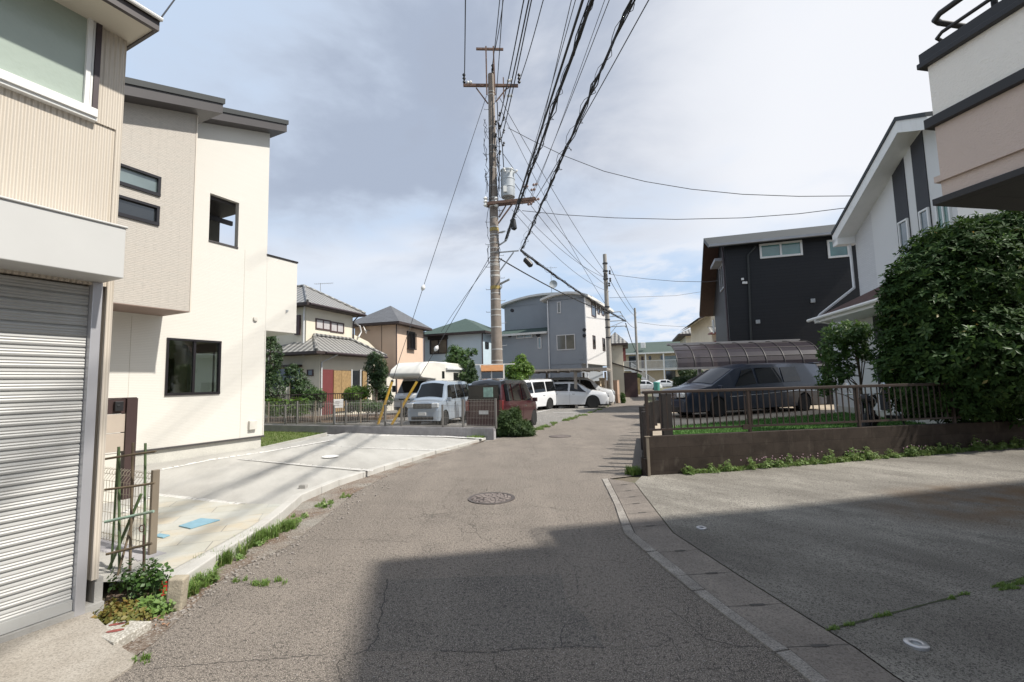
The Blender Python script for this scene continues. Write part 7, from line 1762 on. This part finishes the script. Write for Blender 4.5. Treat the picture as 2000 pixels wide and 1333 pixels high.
# white framed booth with orange awning in front of the pole
q = at(962, 760, 19.15); z1 = at(962, 712, 19.15).z; z2 = at(962, 724, 19.15).z; z3 = at(962, 741, 19.15).z
bo = thing('market_booth', 'small white framed booth with an orange awning strip at the tall pole foot', 'booth', (q.x, q.y, 0), rz=RAD(3))
for x in (-.48, -.03, .48): mb = MB(); mb.box(x - .03, -.03, 0, x + .03, .03, z1); mb.build('post', MATS['white_paint'], bo)
mb = MB(); mb.box(-.70, -.025, z1 - .02, .95, .0, z1 + .015); mb.box(-.5, -.03, z3 - .03, .5, .02, z3 + .03); mb.build('frame', MATS['white_paint'], bo)
mb = MB(); mb.poly([(-.47, -.06, z1 - .03), (.47, -.06, z1 - .03), (.45, -.16, z2 - .02), (-.45, -.16, z2 - .02)]); mb.poly([(-.45, -.16, z2 - .02), (.45, -.16, z2 - .02), (.45, .1, z2 - .06), (-.45, .1, z2 - .06)]); mb.build('awning', M('orange_cloth', (.46, .22, .09), .7, var=.15, scale=6), bo, fix=False)
mb = MB(); mb.box(-.46, .25, 0, .46, .28, z2 - .05); mb.build('back_panel', MATS['glass_dark'], bo)
# motorcycle behind the fence
q = gp(1690, 833, .30); q = at(1697, 800, 10.4)
mc = thing('motorcycle', 'dark motorcycle leaning behind the railing with its mirror and silver handlebar showing', 'motorcycle', (q.x, q.y, .22), heading=222)
for x in (-.68, .68):
    mb = MB(); mb.lathe([(.20, -.05), (.27, -.055), (.30, 0), (.27, .055), (.20, .05)], (x, 0, .30), 26, 'Y'); wo = mb.build('wheel', MATS['tyre'], mc, smooth=50); mb = MB()
    for k in range(6): a = k * math.pi / 3; mb.tube([(x, 0, .3), (x + .21 * math.cos(a), 0, .3 + .21 * math.sin(a))], .012, 5)
    mb.lathe([(.05, -.05), (.05, .05)], (x, 0, .3), 12, 'Y'); mb.build('spokes', MATS['rim_dark'], wo)
mb = MB(); mb.tube([(-.68, -.08, .3), (-.2, -.08, .38), (.1, 0, .75), (.45, 0, .80)], .035, 8); mb.tube([(-.2, 0, .38), (-.35, 0, .70), (-.85, 0, .76)], .03, 8); mb.tube([(.68, .07, .3), (.46, .06, .88)], .028, 8); mb.tube([(.68, -.07, .3), (.46, -.06, .88)], .028, 8); mb.build('frame', MATS['dark_metal'], mc, smooth=50)
mb = MB(); mb.lathe([(.01, -.28), (.13, -.2), (.155, 0), (.13, .2), (.01, .28)], (.12, 0, .80), 16, 'X'); mb.build('fuel_tank', MATS['paint_black'], mc, smooth=60)
mb = MB(); mb.obox((-.42, 0, .80), (.32, 0, .02), (0, .12, 0), (-.0, 0, .05)); mb.obox((-.8, 0, .86), (.14, 0, .06), (0, .10, 0), (0, 0, .05)); mb.build('seat', MATS['rubber'], mc, bevel=.03)
mb = MB(); mb.lathe([(.01, -.2), (.12, -.15), (.14, .1), (.01, .2)], (-.02, 0, .42), 12, 'Y'); mb.build('engine', MATS['dark_metal'], mc, smooth=50)
mb = MB(); mb.tube([(.34, .36, .98), (.44, .2, 1.0), (.46, 0, .94), (.44, -.2, 1.0), (.34, -.36, .98)], .016, 8); mb.build('handlebar', MATS['chrome'], mc, smooth=60)
for s_ in (-1, 1): mb = MB(); mb.tube([(.40, s_ * .25, 1.0), (.42, s_ * .30, 1.14)], .008, 6); mb.lathe([(.01, -.012), (.055, -.01), (.055, .01), (.01, .012)], (.42, s_ * .32, 1.18), 12, 'X'); mb.build('mirror', MATS['chrome'], mc, smooth=40)
mb = MB(); mb.lathe([(.01, .10), (.09, .07), (.10, 0), (.05, -.08)], (.56, 0, .90), 14, 'X'); mb.build('headlamp', MATS['dark_metal'], mc, smooth=60)
mb = MB(); mb.tube([(.0, -.12, .32), (-.4, -.15, .30), (-.85, -.15, .42)], .04, 8); mb.build('exhaust', MATS['dark_metal'], mc, smooth=60)
# folding frame and planter behind the wall
q = at(1790, 815, 10.3); t = thing('garden_trolley', 'low dark cart with slanting grey legs behind the wall under the big tree', 'cart', (q.x, q.y, .3), heading=80)
mb = MB(); mb.box(-.6, -.2, .35, .5, .2, .42); mb.build('deck', MATS['black_plastic'], t)
for x in (-.5, .4): mb = MB(); mb.beam((x, 0, .62), (x + .25, 0, 0), .03, .03); mb.build('leg', MATS['galvanised'], t)
# ================================================================ vegetation
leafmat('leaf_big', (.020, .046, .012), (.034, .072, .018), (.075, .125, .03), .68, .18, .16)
leafmat('leaf_dark', (.022, .048, .014), (.035, .075, .020), (.08, .13, .035), .5, .2)
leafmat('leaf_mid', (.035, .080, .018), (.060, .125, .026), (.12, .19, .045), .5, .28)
leafmat('leaf_bright', (.07, .15, .022), (.12, .22, .03), (.24, .32, .06), .5, .35)
leafmat('leaf_conifer', (.035, .070, .018), (.055, .105, .026), (.10, .15, .04), .6, .15)
leafmat('leaf_weed', (.10, .18, .04), (.16, .26, .06), (.34, .38, .18), .55, .3)
leafmat('leaf_autumn', (.10, .13, .03), (.20, .17, .04), (.32, .16, .05), .55, .3)
def leaves(name, blobs, n, size, matl, seed, parent, aspect=.42, whorl=6, droop=.35, shell=.55, sub=None):
    """blobs: [(cx,cy,cz,rx,ry,rz)]; clusters of folded leaves through an uneven volume"""
    rs = np.random.RandomState(seed); B_ = np.array(blobs, float); vol = B_[:, 3] * B_[:, 4] + B_[:, 4] * B_[:, 5] + B_[:, 3] * B_[:, 5]; vol /= vol.sum()
    nc = max(1, n // whorl); k = rs.choice(len(B_), nc, p=vol)
    d = rs.normal(size=(nc, 3)); d /= np.linalg.norm(d, axis=1)[:, None]
    # lumpy radius
    ph = rs.rand(6, 3) * 6.28; fr = rs.uniform(2, 6, (6, 3)); lump = sum(np.sin((d * fr[i]).sum(1) * 1.6 + ph[i, 0] + k * 1.7) for i in range(6)) / 6
    r = (shell + (1 - shell) * rs.rand(nc) ** .6) * (1 + .16 * lump)
    c = B_[k, :3] + d * r[:, None] * B_[k, 3:6]
    axis = d * .8 + np.array([0, 0, .45]) + rs.normal(size=(nc, 3)) * .35; axis /= np.linalg.norm(axis, axis=1)[:, None]
    c = np.repeat(c, whorl, 0); ax = np.repeat(axis, whorl, 0); m_ = len(c)
    ref = np.where(np.abs(ax[:, 2:3]) > .9, np.array([[1., 0, 0]]), np.array([[0, 0, 1.]])); e1 = np.cross(ax, ref); e1 /= np.linalg.norm(e1, axis=1)[:, None]; e2 = np.cross(ax, e1)
    ang = (np.tile(np.arange(whorl), nc) / whorl * 6.283 + rs.rand(m_) * .8)[:, None]
    L_ = e1 * np.cos(ang) + e2 * np.sin(ang); L_ = L_ * 1. + ax * (.45 + rs.normal(size=(m_, 1)) * .3); L_[:, 2] -= droop * rs.rand(m_); L_ /= np.linalg.norm(L_, axis=1)[:, None]
    Sd_ = np.cross(L_, ax); Sd_ /= (np.linalg.norm(Sd_, axis=1)[:, None] + 1e-9); Nn = np.cross(Sd_, L_)
    s_ = size * (.65 + .6 * rs.rand(m_, 1)); w_ = s_ * aspect * .5
    b0 = c + L_ * s_ * .06; tip = c + L_ * s_ - Nn * s_ * .10; mid = c + L_ * s_ * .52
    l = mid + Sd_ * w_ + Nn * s_ * .05; r_ = mid - Sd_ * w_ + Nn * s_ * .05
    V = np.stack([b0, l, tip, r_], 1).reshape(-1, 3); i = np.arange(m_)[:, None] * 4
    F = np.concatenate([i + np.array([[0, 1, 2]]), i + np.array([[0, 2, 3]])], 0)
    return fast_mesh(name, V, F, matl, parent)
def trunk(parent, pts, r0, r1, branches=(), name='trunk', seed=0, reach=None):
    random.seed(seed); mb = MB(); n = len(pts); mb.tube(pts, [r0 + (r1 - r0) * i / (n - 1) for i in range(n)], 9)
    for a, b_, r in branches:
        a, b_ = Vector(a), Vector(b_); m_ = (a + b_) / 2 + Vector((random.uniform(-.08, .08), random.uniform(-.08, .08), .06)); mb.tube([a, m_, b_], [r, r * .7, r * .3], 6)
    return mb.build(name, MATS['bark'], parent, smooth=60)
def tree(name, label, cat, px, py, Y, blobs_px, leaf, n, size, seed, trunk_r=.06, depth=1.0, z0=0., group=None, aspect=.42, shell=.5, whorl=6, nbr=8, top=None, trunkn=1):
    """blobs_px: [(px, py, rx_px, ry_px, dY)] read at depth Y"""
    o = at(px, 750, Y); t = thing(name, label, cat, (o.x, o.y, z0), group=group); sc_ = Y / FPX; B_ = []
    for (bx, by, rx, ry, dy) in blobs_px:
        c = at(bx, by, Y + dy); k = (Y + dy) / FPX; B_.append((c.x - o.x, c.y - o.y, c.z - z0, rx * k, rx * k * depth, ry * k))
    leaves('crown', B_, n, size, MATS[leaf], seed, t, aspect=aspect, shell=shell, whorl=whorl)
    random.seed(seed); zc = max(b[2] for b in B_); br_ = []
    pts = [(0, 0, -.02), (random.uniform(-.05, .05), 0, zc * .35), (random.uniform(-.1, .1), .05, zc * .7), (0, 0, zc)]
    for i in range(nbr):
        b = B_[i % len(B_)]; h = random.uniform(.25, .8) * zc; br_.append(((0, 0, h), (b[0] + random.uniform(-.6, .6) * b[3], b[1] + random.uniform(-.6, .6) * b[4], b[2] + random.uniform(-.4, .5) * b[5]), trunk_r * .45))
    trunk(t, pts, trunk_r, trunk_r * .35, br_, seed=seed)
    return t, B_
# the big glossy tree at the right
bt, Bb = tree('broadleaf_tree', 'large rounded dark green tree with glossy leaves filling the right edge', 'tree', 1905, 800, 9.55,
     [(1880, 560, 118, 125, 0), (1815, 610, 85, 120, -.1), (1800, 700, 80, 85, 0), (1905, 690, 125, 110, -.3), (1980, 560, 110, 140, .2), (1960, 470, 80, 55, 0), (1870, 500, 85, 70, 0), (2040, 640, 120, 160, .2), (1850, 755, 70, 50, -.1), (1950, 760, 90, 48, -.2), (1795, 575, 55, 70, 0), (2080, 500, 90, 90, .4), (1925, 452, 50, 32, .1), (1775, 650, 48, 70, 0), (1765, 580, 38, 60, 0), (1768, 720, 38, 60, 0), (1800, 775, 55, 42, -.1), (1880, 790, 70, 36, -.2), (1990, 790, 80, 36, -.3), (1862, 490, 55, 42, 0), (2080, 700, 100, 110, 0), (2000, 440, 70, 34, 0)],
     'leaf_big', 120000, .13, 21, .13, .9, z0=.2, aspect=.40, shell=.35, nbr=16)
leaves('dead_leaf', Bb, 260, .12, MATS['leaf_autumn'], 78, bt, aspect=.4, shell=.95, whorl=1)
leaves('lit_leaf', [(b[0], b[1], b[2], b[3] * 1.03, b[4] * 1.03, b[5] * 1.03) for b in Bb], 3600, .14, MATS['leaf_mid'], 77, bt, aspect=.36, shell=.97)  # lighter green outer leaves; the crown's highlights are put into their colour
# young tree before the white house
tree('young_tree', 'small leafy tree with a thin trunk in front of the white house', 'tree', 1680, 800, 11.2, [(1652, 650, 40, 24, 0), (1625, 685, 26, 28, 0), (1668, 682, 26, 22, 0), (1622, 735, 22, 26, .1), (1686, 650, 14, 18, 0), (1652, 722, 16, 16, 0), (1608, 760, 12, 14, 0), (1690, 700, 10, 10, 0)], 'leaf_mid', 4200, .11, 5, .035, .9, z0=.3, nbr=14)
# left garden
tree('hedge_tree', 'tall narrow dark evergreen against the corner of the cream house', 'tree', 528, 790, 21.5, [(528, 700, 22, 50, 0), (530, 760, 26, 40, 0), (524, 665, 14, 18, 0)], 'leaf_dark', 9000, .10, 31, .07, 1.)
tree('garden_bush', 'dark bushy shrub in front of the shaded side of the tiled house', 'bush', 578, 790, 22.5, [(576, 745, 24, 30, 0), (590, 765, 26, 26, 0), (570, 722, 12, 12, 0), (604, 782, 18, 18, 0)], 'leaf_dark', 7000, .10, 32, .05, 1.)
tree('round_shrub', 'bright green leafy shrub beside the downpipe of the tiled house', 'bush', 612, 800, 21.5, [(612, 780, 22, 22, 0), (596, 788, 16, 14, 0), (626, 775, 10, 10, 0)], 'leaf_mid', 4500, .11, 33, .04, 1.)
tree('garden_tree', 'rounded dark tree at the end of the tiled house by the yellow guard', 'tree', 735, 790, 22.5, [(734, 718, 22, 28, 0), (736, 745, 18, 16, 0), (730, 700, 13, 12, 0), (744, 728, 14, 18, 0)], 'leaf_dark', 7500, .09, 34, .06, 1.)
tree('low_shrub', 'lime green shrub below the reed screens', 'bush', 700, 800, 22., [(695, 768, 22, 14, 0), (715, 765, 12, 12, 0), (680, 775, 12, 12, 0)], 'leaf_bright', 4200, .10, 35, .03, 1.)
tree('low_shrub', 'mid green low shrub to the right of the lime one', 'bush', 718, 800, 21.5, [(712, 792, 22, 12, 0), (735, 795, 18, 10, 0), (690, 795, 16, 10, 0)], 'leaf_mid', 3600, .10, 36, .03, 1.)
tree('low_shrub', 'dark round shrub at the foot of the rounded tree near the camper', 'bush', 750, 800, 23.5, [(748, 768, 16, 16, 0), (757, 780, 12, 12, 0)], 'leaf_dark', 2600, .10, 37, .03, 1.)
# climbing plants on the far fence of the lot
t = thing('climbing_plant', 'climbing vines hanging over the old rail fence beside the cream house', 'vine', (at(560, 800, 20.8).x, 20.8, 0)); o = t.location
B_ = []
for px in range(516, 600, 9):
    c = at(px, 795, 20.8); B_.append((c.x - o.x, 0, c.z, .16, .12, .42))
leaves('foliage', B_, 7000, .075, MATS['leaf_bright'], 41, t, aspect=.7, shell=.2); trunk(t, [(0, 0, 0), (.1, 0, .8), (.3, 0, 1.2)], .02, .01, name='stem')
gf = thing('garden_railing', 'old low dark railing in front of the tiled house garden', 'fence', (at(516, 800, 21.2).x, 21.2, 0), rz=RAD(-3))
zt_ = at(590, 770, 21.2).z; mb = MB(); mb.box(0, -.02, zt_ - .04, 4.6, .02, zt_); mb.box(0, -.02, .15, 4.6, .02, .19)
for k in range(46): mb.box(k * .1, -.01, .15, k * .1 + .02, .01, zt_)
mb.build('railing', MATS['eave_dark'], gf)
pr2 = thing('lot_fence', 'second thin wire fence along the far side of the lot in front of the garden', 'fence', (at(516, 800, 20.0).x, 20.0, 0), rz=RAD(12))
mb = MB()
for k in range(60): mb.tube([(k * .1, 0, .05), (k * .1, 0, .95)], .006, 4, cap=False)
for z in (.1, .4, .9): mb.tube([(0, 0, z), (6, 0, z)], .008, 4)
mb.build('mesh_panel', MATS['mesh_wire'], pr2)
for k in range(4): mb = MB(); mb.box(.15 + k * 1.9, -.03, 0, .20 + k * 1.9, .03, 1.05); mb.build('post', MATS['tan_metal'], pr2)
# white netting on canes
q = at(547, 770, 21.6); nt_ = thing('garden_net', 'white plant net draped over canes behind the vines', 'net', (q.x, q.y, 0)); za = at(547, 752, 21.6).z
mb = MB()
for i in range(8):
    for j in range(4):
        f = lambda a, b_: (-.45 + .9 * a / 8, .25 * math.sin(a * 1.2), za - .18 * abs(math.sin(a * math.pi / 4)) * 0 - .12 * math.sin((a % 4) / 4 * math.pi) - b_ * .16)
        mb.poly([f(i, j), f(i + 1, j), f(i + 1, j + 1), f(i, j + 1)])
b = NB('net_white'); tr = b.n.new('ShaderNodeBsdfTransparent'); b.col((.6, .6, .55)); mx_ = b.n.new('ShaderNodeMixShader'); mx_.inputs[0].default_value = .6; b.l.new(tr.outputs[0], mx_.inputs[1]); b.l.new(b.b.outputs[0], mx_.inputs[2]); b.l.new(mx_.outputs[0], b.out.inputs[0])
mb.build('net', MATS['net_white'], nt_, fix=False)
for x in (-.45, 0, .45): mb = MB(); mb.tube([(x, 0, 0), (x, 0, za + .08)], .012, 6); mb.build('cane', MATS['stake_brown'], nt_)
# low garden wall line / soil bed
mb = MB(); a, b_ = gp(516, 812), gp(640, 806); 
q1, q2 = at(500, 800, 20.2), at(770, 800, 23.5); mb.prism([(q1.x, 20.4), (q2.x, 22.6), (q2.x, 25.2), (q1.x - 2, 25)], -.01, .12); struct(mb.build('garden_bed', MATS['soil']))
# trees before the pale blue and grey houses
tree('garden_tree', 'light green airy tree in front of the pale blue house, taller one', 'tree', 893, 800, 27.5, [(895, 695, 24, 18, 0), (880, 712, 16, 14, 0), (905, 712, 22, 16, 0), (900, 735, 26, 14, 0), (922, 688, 12, 8, 0), (888, 682, 12, 8, 0)], 'leaf_mid', 6500, .13, 51, .07, 1., shell=.2)
tree('conifer_tree', 'dark pointed conifer between the camper and the tall pole', 'tree', 920, 800, 26.5, [(920, 740, 14, 12, 0), (921, 727, 10, 12, 0), (922, 714, 5, 10, 0)], 'leaf_dark', 3500, .10, 52, .05, 1.)
tree('garden_tree', 'bright lime leafed tree right of the tall pole before the grey house', 'tree', 1016, 800, 26.5, [(1015, 715, 22, 14, 0), (1000, 725, 16, 14, 0), (1030, 722, 14, 14, 0), (1018, 700, 10, 8, 0), (1012, 735, 26, 10, 0)], 'leaf_bright', 5500, .13, 53, .06, 1., shell=.3)
tree('garden_tree', 'dark olive shrub tree in front of the low tiled house', 'tree', 1345, 745, 33, [(1340, 728, 14, 12, 0), (1362, 732, 12, 10, 0)], 'leaf_dark', 3000, .13, 54, .05, 1., z0=.3)
tree('hedge_bush', 'dark hedge filling the plot behind the timber posts', 'bush', 1345, 745, 26, [(1325, 745, 12, 10, 0), (1345, 744, 16, 10, 0), (1365, 745, 14, 9, 0), (1385, 745, 12, 9, 0)], 'leaf_dark', 4200, .10, 55, .04, 1., z0=.3)
tree('street_shrub', 'small green climber at the foot of the third pole', 'bush', 1247, 745, 56, [(1247, 737, 5, 6, 0), (1245, 745, 5, 5, 0)], 'leaf_mid', 900, .22, 56, .04)
tree('street_shrub', 'weedy shrub against the tan gate pillar', 'bush', 1216, 785, 32.5, [(1216, 775, 4, 9, 0), (1217, 784, 4, 6, 0)], 'leaf_mid', 900, .12, 57, .02)
# grassy bush at the fence end
q = gp(1002, 853, 0); gb = thing('feathery_bush', 'feathery green bush growing at the end of the ribbed wall', 'bush', q)
B_ = [(-.06, .1, .40, .34, .34, .36), (.20, .05, .26, .36, .34, .24), (-.22, .1, .52, .22, .22, .26), (.42, -.02, .16, .26, .24, .16), (.05, .1, .66, .18, .18, .22), (-.34, .02, .25, .2, .2, .22)]
leaves('foliage', B_, 11000, .14, MATS['leaf_conifer'], 61, gb, aspect=.16, whorl=8, droop=.9, shell=.3); trunk(gb, [(0, 0, 0), (0, .05, .3), (0, .05, .6)], .03, .01, name='stem')

# ---- weeds and grass along edges
def strip_tris(pix, wd, z=0., px2w=None):
    P_ = [gp(x, y, z) for x, y in pix]; T = []
    for a, c in zip(P_[:-1], P_[1:]):
        d = (c - a).normalized(); s_ = Vector((-d.y, d.x, 0)) * wd; T.append([tuple(a - s_), tuple(a + s_), tuple(c + s_)]); T.append([tuple(a - s_), tuple(c + s_), tuple(c - s_)])
    return T
# soil strip between kerb and asphalt
sl_ = [gp(x, y) for x, y in ((180, 1230), (225, 1262), (258, 1288), (300, 1258), (335, 1224), (372, 1190), (410, 1150), (470, 1110), (560, 1070), (635, 1012), (690, 965), (760, 928), (850, 894), (925, 869), (945, 862))]
sr_ = [gp(x, y) for x, y in ((950, 858), (850, 887), (749, 918), (660, 948), (587, 980), (543, 1018), (502, 1050), (430, 1098), (362, 1146), (300, 1130), (215, 1140), (205, 1180))]
b = NB('dirt_edge'); p = b.pos(); f = b.rng(b.noise(p, 1.1, 5), .42, .6); g = b.noise(p, 60, 4, .7)
cc = b.mix(f, (.15, .095, .06), (.27, .25, .215)); cc = b.mix(b.rng(g, .5, .7), cc, (.40, .37, .33)); cc = b.mix(b.math('MULTIPLY', b.rng(g, .48, .35), .7), cc, (.06, .045, .035)); b.col(cc); b.set(.95); b.bump(g, 1., .02)
struct(sheet('road_verge', [tuple(v) for v in sl_ + sr_], .005, MATS['dirt_edge']))
# gravel grains scattered beside the road
rs = np.random.RandomState(7); mb = MB(); random.seed(7)
for i in range(420):
    px = random.uniform(240, 760); 
    yb = np.interp(px, [240, 370, 470, 560, 640, 760], [1240, 1175, 1105, 1065, 1000, 930]); py = yb + random.gauss(6, 14); p = gp(px, py); r = random.uniform(.004, .014) * (.6 + p.y * .07)
    a = random.random() * 6.28; mb.obox((p.x, p.y, r * .4 + .003), (r * math.cos(a), r * math.sin(a), 0), (-r * .8 * math.sin(a), r * .8 * math.cos(a), 0), (0, 0, r * .5))
for i in range(500):
    px = random.uniform(300, 1600); py = random.uniform(950, 1333); p = gp(px, py); r = random.uniform(.002, .006); a = random.random() * 6.28; mb.obox((p.x, p.y, r * .4), (r * math.cos(a), r * math.sin(a), 0), (-r * .8 * math.sin(a), r * .8 * math.cos(a), 0), (0, 0, r * .5))
tag(mb.build('loose_gravel', M('pebble', (.27, .245, .22), .9, var=.45, scale=80)), kind='stuff')
def clumps(pix, n, wd, r, seed, z=0.):
    """irregular small patches scattered along a line"""
    rnd = random.Random(seed); P_ = [gp(x, y, z) for x, y in pix]; T = []
    for _ in range(n):
        k = rnd.randrange(len(P_) - 1); p = P_[k].lerp(P_[k + 1], rnd.random()); d = (P_[k + 1] - P_[k]).normalized(); q = p + Vector((-d.y, d.x, 0)) * rnd.gauss(0, wd); a = rnd.random() * 6.28; rr = r * rnd.uniform(.4, 1.5)
        T.append([(q.x + rr * math.cos(a + t), q.y + rr * math.sin(a + t), z) for t in (0, 2.1, 4.2)])
    return T
blades('kerb_grass', clumps([(400, 1120), (430, 1098), (480, 1074), (530, 1050), (560, 1034)], 26, .05, .07, 1), 2400, .13, MATS['weed'], 11, lean=1.1, wd=.0032)
blades('kerb_grass', clumps([(362, 1168), (400, 1136)], 9, .05, .05, 2), 700, .10, MATS['weed'], 12, lean=1.1, wd=.0035)
blades('kerb_grass', clumps([(560, 1028), (600, 1000), (640, 980), (690, 965)], 12, .05, .04, 3), 420, .05, MATS['weed'], 13, lean=1., wd=.0035)
blades('kerb_grass', clumps([(450, 1136), (500, 1142), (570, 1140)], 14, .03, .035, 4) + clumps([(262, 1297), (290, 1288)], 4, .02, .03, 5), 520, .035, MATS['weed'], 14, lean=1.1, wd=.0028)
leaves('kerb_weeds', [(p[0][0], p[0][1], .03, .05, .05, .035) for p in clumps([(372, 1170), (430, 1104), (560, 1036), (640, 985)], 22, .06, .03, 6)], 1500, .035, MATS['leaf_weed'], 71, None, aspect=.5, whorl=5, shell=.1)['kind'] = 'stuff'
blades('verge_grass', strip_tris([(925, 862), (960, 852), (985, 850)], .22), 2200, .13, MATS['weed'], 15, lean=.8)
blades('verge_grass', clumps([(1025, 845), (1050, 838), (1080, 830), (1130, 814), (1190, 794)], 40, .10, .16, 7), 3000, .08, MATS['weed'], 16, lean=.8)
blades('wall_grass', strip_tris([(1228, 928), (1246, 925)], .10), 700, .12, MATS['weed'], 17, lean=.9)
# flowering weeds along the block wall
T = []; 
for k in range(30):
    a = WALL0 + WD * (.62 + k * .33); c = WALL0 + WD * (.62 + (k + 1) * .33); w_ = .11 + .03 * math.sin(k)
    za = yz(a); A_ = a - WN * w_; C_ = c - WN * w_; T.append([(a.x, a.y, za), (A_.x, A_.y, za), (C_.x, C_.y, za)]); T.append([(a.x, a.y, za), (C_.x, C_.y, za), (c.x, c.y, za)])
blades('wall_grass', T, 7500, .07, MATS['weed'], 18, lean=.9, wd=.004)
rs = np.random.RandomState(19); B_ = []
for k in range(230):
    s_ = .6 + 9.9 * rs.rand(); q = WALL0 + WD * s_ - WN * (.03 + .13 * rs.rand()); h = (.03 + .10 * rs.rand() ** 2 + (.05 if rs.rand() < .12 else 0)) * min(1, .6 + s_ * .2); B_.append((q.x, q.y, yz(q) + h * .8, .07, .06, h))
tag(leaves('wall_weeds', B_, 16000, .034, MATS['leaf_weed'], 20, None, aspect=.5, whorl=5, shell=.1), kind='stuff')
fl_ = MB()
for k in range(60):
    s_ = random.choice((2.0, 2.6, 3.1, 4.0, 5.2, 6.5)) + random.gauss(0, .18); q = WALL0 + WD * s_ - WN * random.uniform(.02, .15); z = yz(q) + random.uniform(.12, .2); r = .006; fl_.obox((q.x, q.y, z), (r, 0, 0), (0, r, 0), (0, 0, r))
tag(fl_.build('weed_flower', M('flower_pink', (.55, .36, .42), .7)), kind='stuff')
# moss tufts on the yard joint
T = []
for (x, y) in ((1625, 1229), (1655, 1221), (1712, 1205), (1728, 1202), (1855, 1170), (1880, 1162), (1950, 1145), (1985, 1140), (1965, 1150), (1998, 1135)):
    q = yp(x, y); r = .035 if x < 1900 else .07; T.append([(q.x - r * 1.4, q.y - r * .5, q.z), (q.x + r * 1.4, q.y - r * .3, q.z), (q.x + r, q.y + r * .5, q.z)])
blades('joint_moss', T, 1500, .025, MATS['weed'], 22, lean=1., wd=.0025)
# ground-cover plants under the trellis
random.seed(9)
for i, (px, py, n_, lf, r, lb) in enumerate(((250, 1215, 900, 'leaf_autumn', .17, 'low yellowing leafy plant at the base of the green stakes'), (222, 1205, 600, 'leaf_autumn', .12, 'small reddish leafy plant beside the patterned slab'), (296, 1195, 900, 'leaf_weed', .14, 'fresh green leafy plant beside the boundary stone'), (262, 1150, 420, 'leaf_mid', .15, 'dark leafy vine climbing the garden stakes'), (330, 1193, 300, 'leaf_weed', .07, 'tiny leafy weed at the foot of the boundary stone'), (300, 1100, 500, 'leaf_mid', .09, 'thin creeper on the end of the ribbed block wall'))):
    q = gp(px, max(py, 1165), .0) if py > 1160 else gp(px, 1178, 0.); t = thing('ground_cover_plant', lb, 'plant', q)
    hgt = .07 if py > 1160 else .16; B_ = [(random.uniform(-r, r) * .5, random.uniform(-r, r) * .5, hgt * (.5 if py > 1160 else 1), r, r * .8, hgt) for _ in range(4)]
    leaves('foliage', B_, int(n_ * .7), .038, MATS[lf], 90 + i, t, aspect=.75, whorl=3, shell=.1)
    mb = MB()
    for k in range(6): mb.tube([(random.uniform(-.02, .02), random.uniform(-.02, .02), 0), (random.uniform(-r, r) * .6, random.uniform(-r, r) * .6, hgt)], .003, 4)
    mb.build('stem', MATS['stake_green'], t)
mb = MB()
for k in range(90): q = gp(random.uniform(205, 330), random.uniform(1185, 1225)); a = random.random() * 6.28; r = .016; mb.poly([(q.x - r * math.cos(a), q.y - r * math.sin(a), .012), (q.x + r * math.sin(a) * .5, q.y - r * math.cos(a) * .5, .018), (q.x + r * math.cos(a), q.y + r * math.sin(a), .010), (q.x - r * math.sin(a) * .5, q.y + r * math.cos(a) * .5, .02)])
tag(mb.build('dead_leaves', M('dead_leaf', (.26, .15, .09), .9, var=.4, scale=40), fix=False), kind='stuff')
